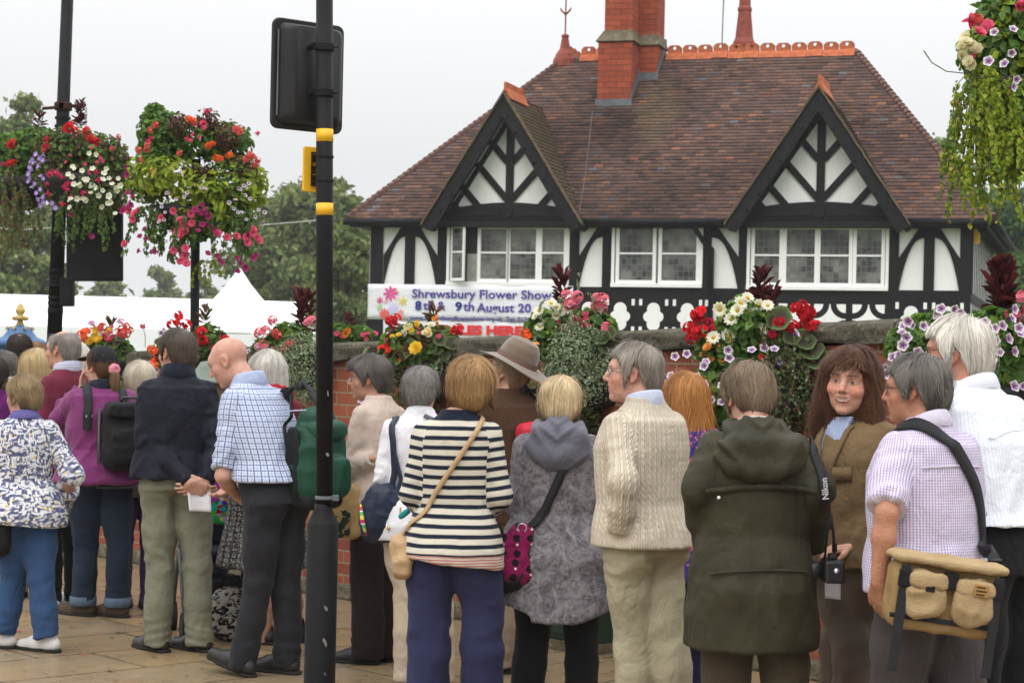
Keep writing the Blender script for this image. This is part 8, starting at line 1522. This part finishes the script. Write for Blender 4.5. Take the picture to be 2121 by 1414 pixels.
for (px, py, w_, h_, a_) in ((678, 1255, .013, .030, .5), (676, 1325, .016, .05, .35), (681, 815, .006, .03, .1), (668, 800, .006, .02, .3), (680, 940, .014, .022, .6), (676, 1390, .006, .02, .3)):
    c = up(px, py); rr = (.0705 if py > 1082 else .0379); dx = c.x - (c0.x if py > 1082 else bt.x); pts = []
    for k in range(10):
        t = k * .6283; x = w_ * math.cos(t) * random.uniform(.6, 1.1) * .5; z = h_ * math.sin(t) * random.uniform(.7, 1.1) * .5; xx = dx + x * math.cos(a_) - z * math.sin(a_); pts.append(((c0.x if py > 1082 else bt.x) + xx, c.y - math.sqrt(max(0, rr * rr - xx * xx)) - .0015, c.z + x * math.sin(a_) + z * math.cos(a_)))
    m = MB(); m.add(pts, [tuple(range(10))]); m.build('paint_chip', simple('pale_chip', (.22, .22, .21), .8), ts)
bo = thing('bollard', 'short black post just behind the foot of the signal pole', 'bollard', (P(652, 1330, FPX / 372).x, FPX / 372, 0)); m = MB(); m.lathe([(.052, 0), (.052, .04), (.045, .06), (.045, .55), (.052, .57), (.045, .61), (.0, .62)], 16); m.build('post', M_iron, bo, True)
# ---- green cabinet against the wall, pushchair and bag in the crowd
d = wall_d(1190) - .28; c = P(1192, 745, d); cbn = thing('street_cabinet', 'dark green metal street cabinet against the wall behind the mottled jacket', 'cabinet', (c.x, c.y, 0), WALLANG); M_gr = simple('dark_green_paint', (.012, .035, .022), .45, .4, .2)
m = MB(); m.box(-.36, .36, -.2, .2, .06, 1.02); m.build('case', M_gr, cbn, bevel=.01); m = MB(); m.box(-.39, .39, -.23, .21, 1.02, 1.06); m.build('lid', M_gr, cbn, bevel=.008); m = MB(); m.box(-.35, -.004, -.212, -.2, .1, .98); m.box(.004, .35, -.212, -.2, .1, .98); m.build('door', M_gr, cbn, bevel=.004); m = MB(); m.box(-.37, .37, -.21, .2, 0, .06); m.build('plinth', M_stonem, cbn)
pc = P(452, 745, FPX / 366); pr = thing('pushchair', 'dark folding pushchair half hidden behind the sage trousers', 'pushchair', (pc.x, pc.y, 0), .3); m = MB(); m.box(-.18, .18, -.15, .2, .42, .50); m.box(-.18, .18, .15, .22, .5, .85); m.build('seat', m_cloth('midnight_canvas', (.008, .010, .02), .8), pr, bevel=.03); m = MB(); m.box(-.16, .16, -.2, .15, .18, .34); m.build('basket', M_nylon, pr, bevel=.03); m = MB()
for s in (-.19, .19): m.tube([(s, -.25, .10), (s, .05, .5), (s, .35, .98)], .012, 8); m.tube([(s, .28, .10), (s, .05, .5), (s, -.05, .62)], .012, 8)
m.tube([(-.19, -.21, .16), (.19, -.21, .16)], .010, 6); m.tube([(-.19, .35, .98), (.19, .35, .98)], .014, 8); m.build('frame', M_lead, pr, True)
for s in (-.19, .19):
    for y in (-.25, .28): m = MB(); m.tube([(s - .02, y, .085), (s + .02, y, .085)], .085, 16); m.build('wheel', M_sole, pr)
bp = P(478, 1248, FPX / 372); bg_ = thing('patterned_bag', 'black and white patterned bag standing on the paving by the charcoal trousers', 'bag', (bp.x, bp.y, 0)); Fd = Field((-.17, -.12, -.02), (.17, .12, .36), .008); Fd.ell((0, 0, .155), (.115, .08, .15), None, .02, p=3); V, Q = Fd.mesh(); V[:, 2] = np.maximum(V[:, 2], .002)
arrmesh('bag_body', V, Q, patt('bag_print', lambda b, u, v, w_: (b.mix(b.step(b.noise(b.map(b.obj(), (1, 1, 1.6)), 16, 3, .6, 1.5), .48, .53), (.010, .010, .011), (.42, .40, .36)), None)), bg_, True); m = MB()
for s in (-.03, .03): m.tube([(-.05, s, .29), (-.04, s, .36), (.04, s, .36), (.05, s, .29)], .007, 6)
m.build('handle', M_nylon, bg_, True)

# ---- petals, dust and leaf crumbs dropped on the paving
Vs, Fs, Cs = [], [], []; r0 = np.random.default_rng(3)
for i in range(150):
    c = G(r0.uniform(-40, 1500), r0.uniform(1235, 1440)); s = r0.uniform(.006, .014) * (1 if i % 3 else 1.7); a = r0.uniform(0, 6.28); o = len(Vs); k = 7
    for j in range(k): t = a + j * 2 * math.pi / k; rr = s * r0.uniform(.6, 1.1); Vs.append((c.x + rr * math.cos(t), c.y + rr * .7 * math.sin(t), .008 + .004 * r0.random()))
    Fs.append(tuple(range(o, o + k))); Cs.append([(.55, .02, .06), (.10, .06, .03), (.13, .12, .10), (.09, .09, .04)][i % 4])
me = bpy.data.meshes.new('fallen_petals'); me.from_pydata(Vs, [], Fs); at = me.attributes.new('tint', 'FLOAT_COLOR', 'FACE'); at.data.foreach_set('color', np.c_[np.array(Cs), np.ones(len(Cs))].astype(f32).ravel()); me.materials.append(M_petal); o = bpy.data.objects.new('fallen_petals', me); COL.objects.link(o); tag(o, 'scattered petals and leaf crumbs on the sandstone paving', None, None, 'stuff')
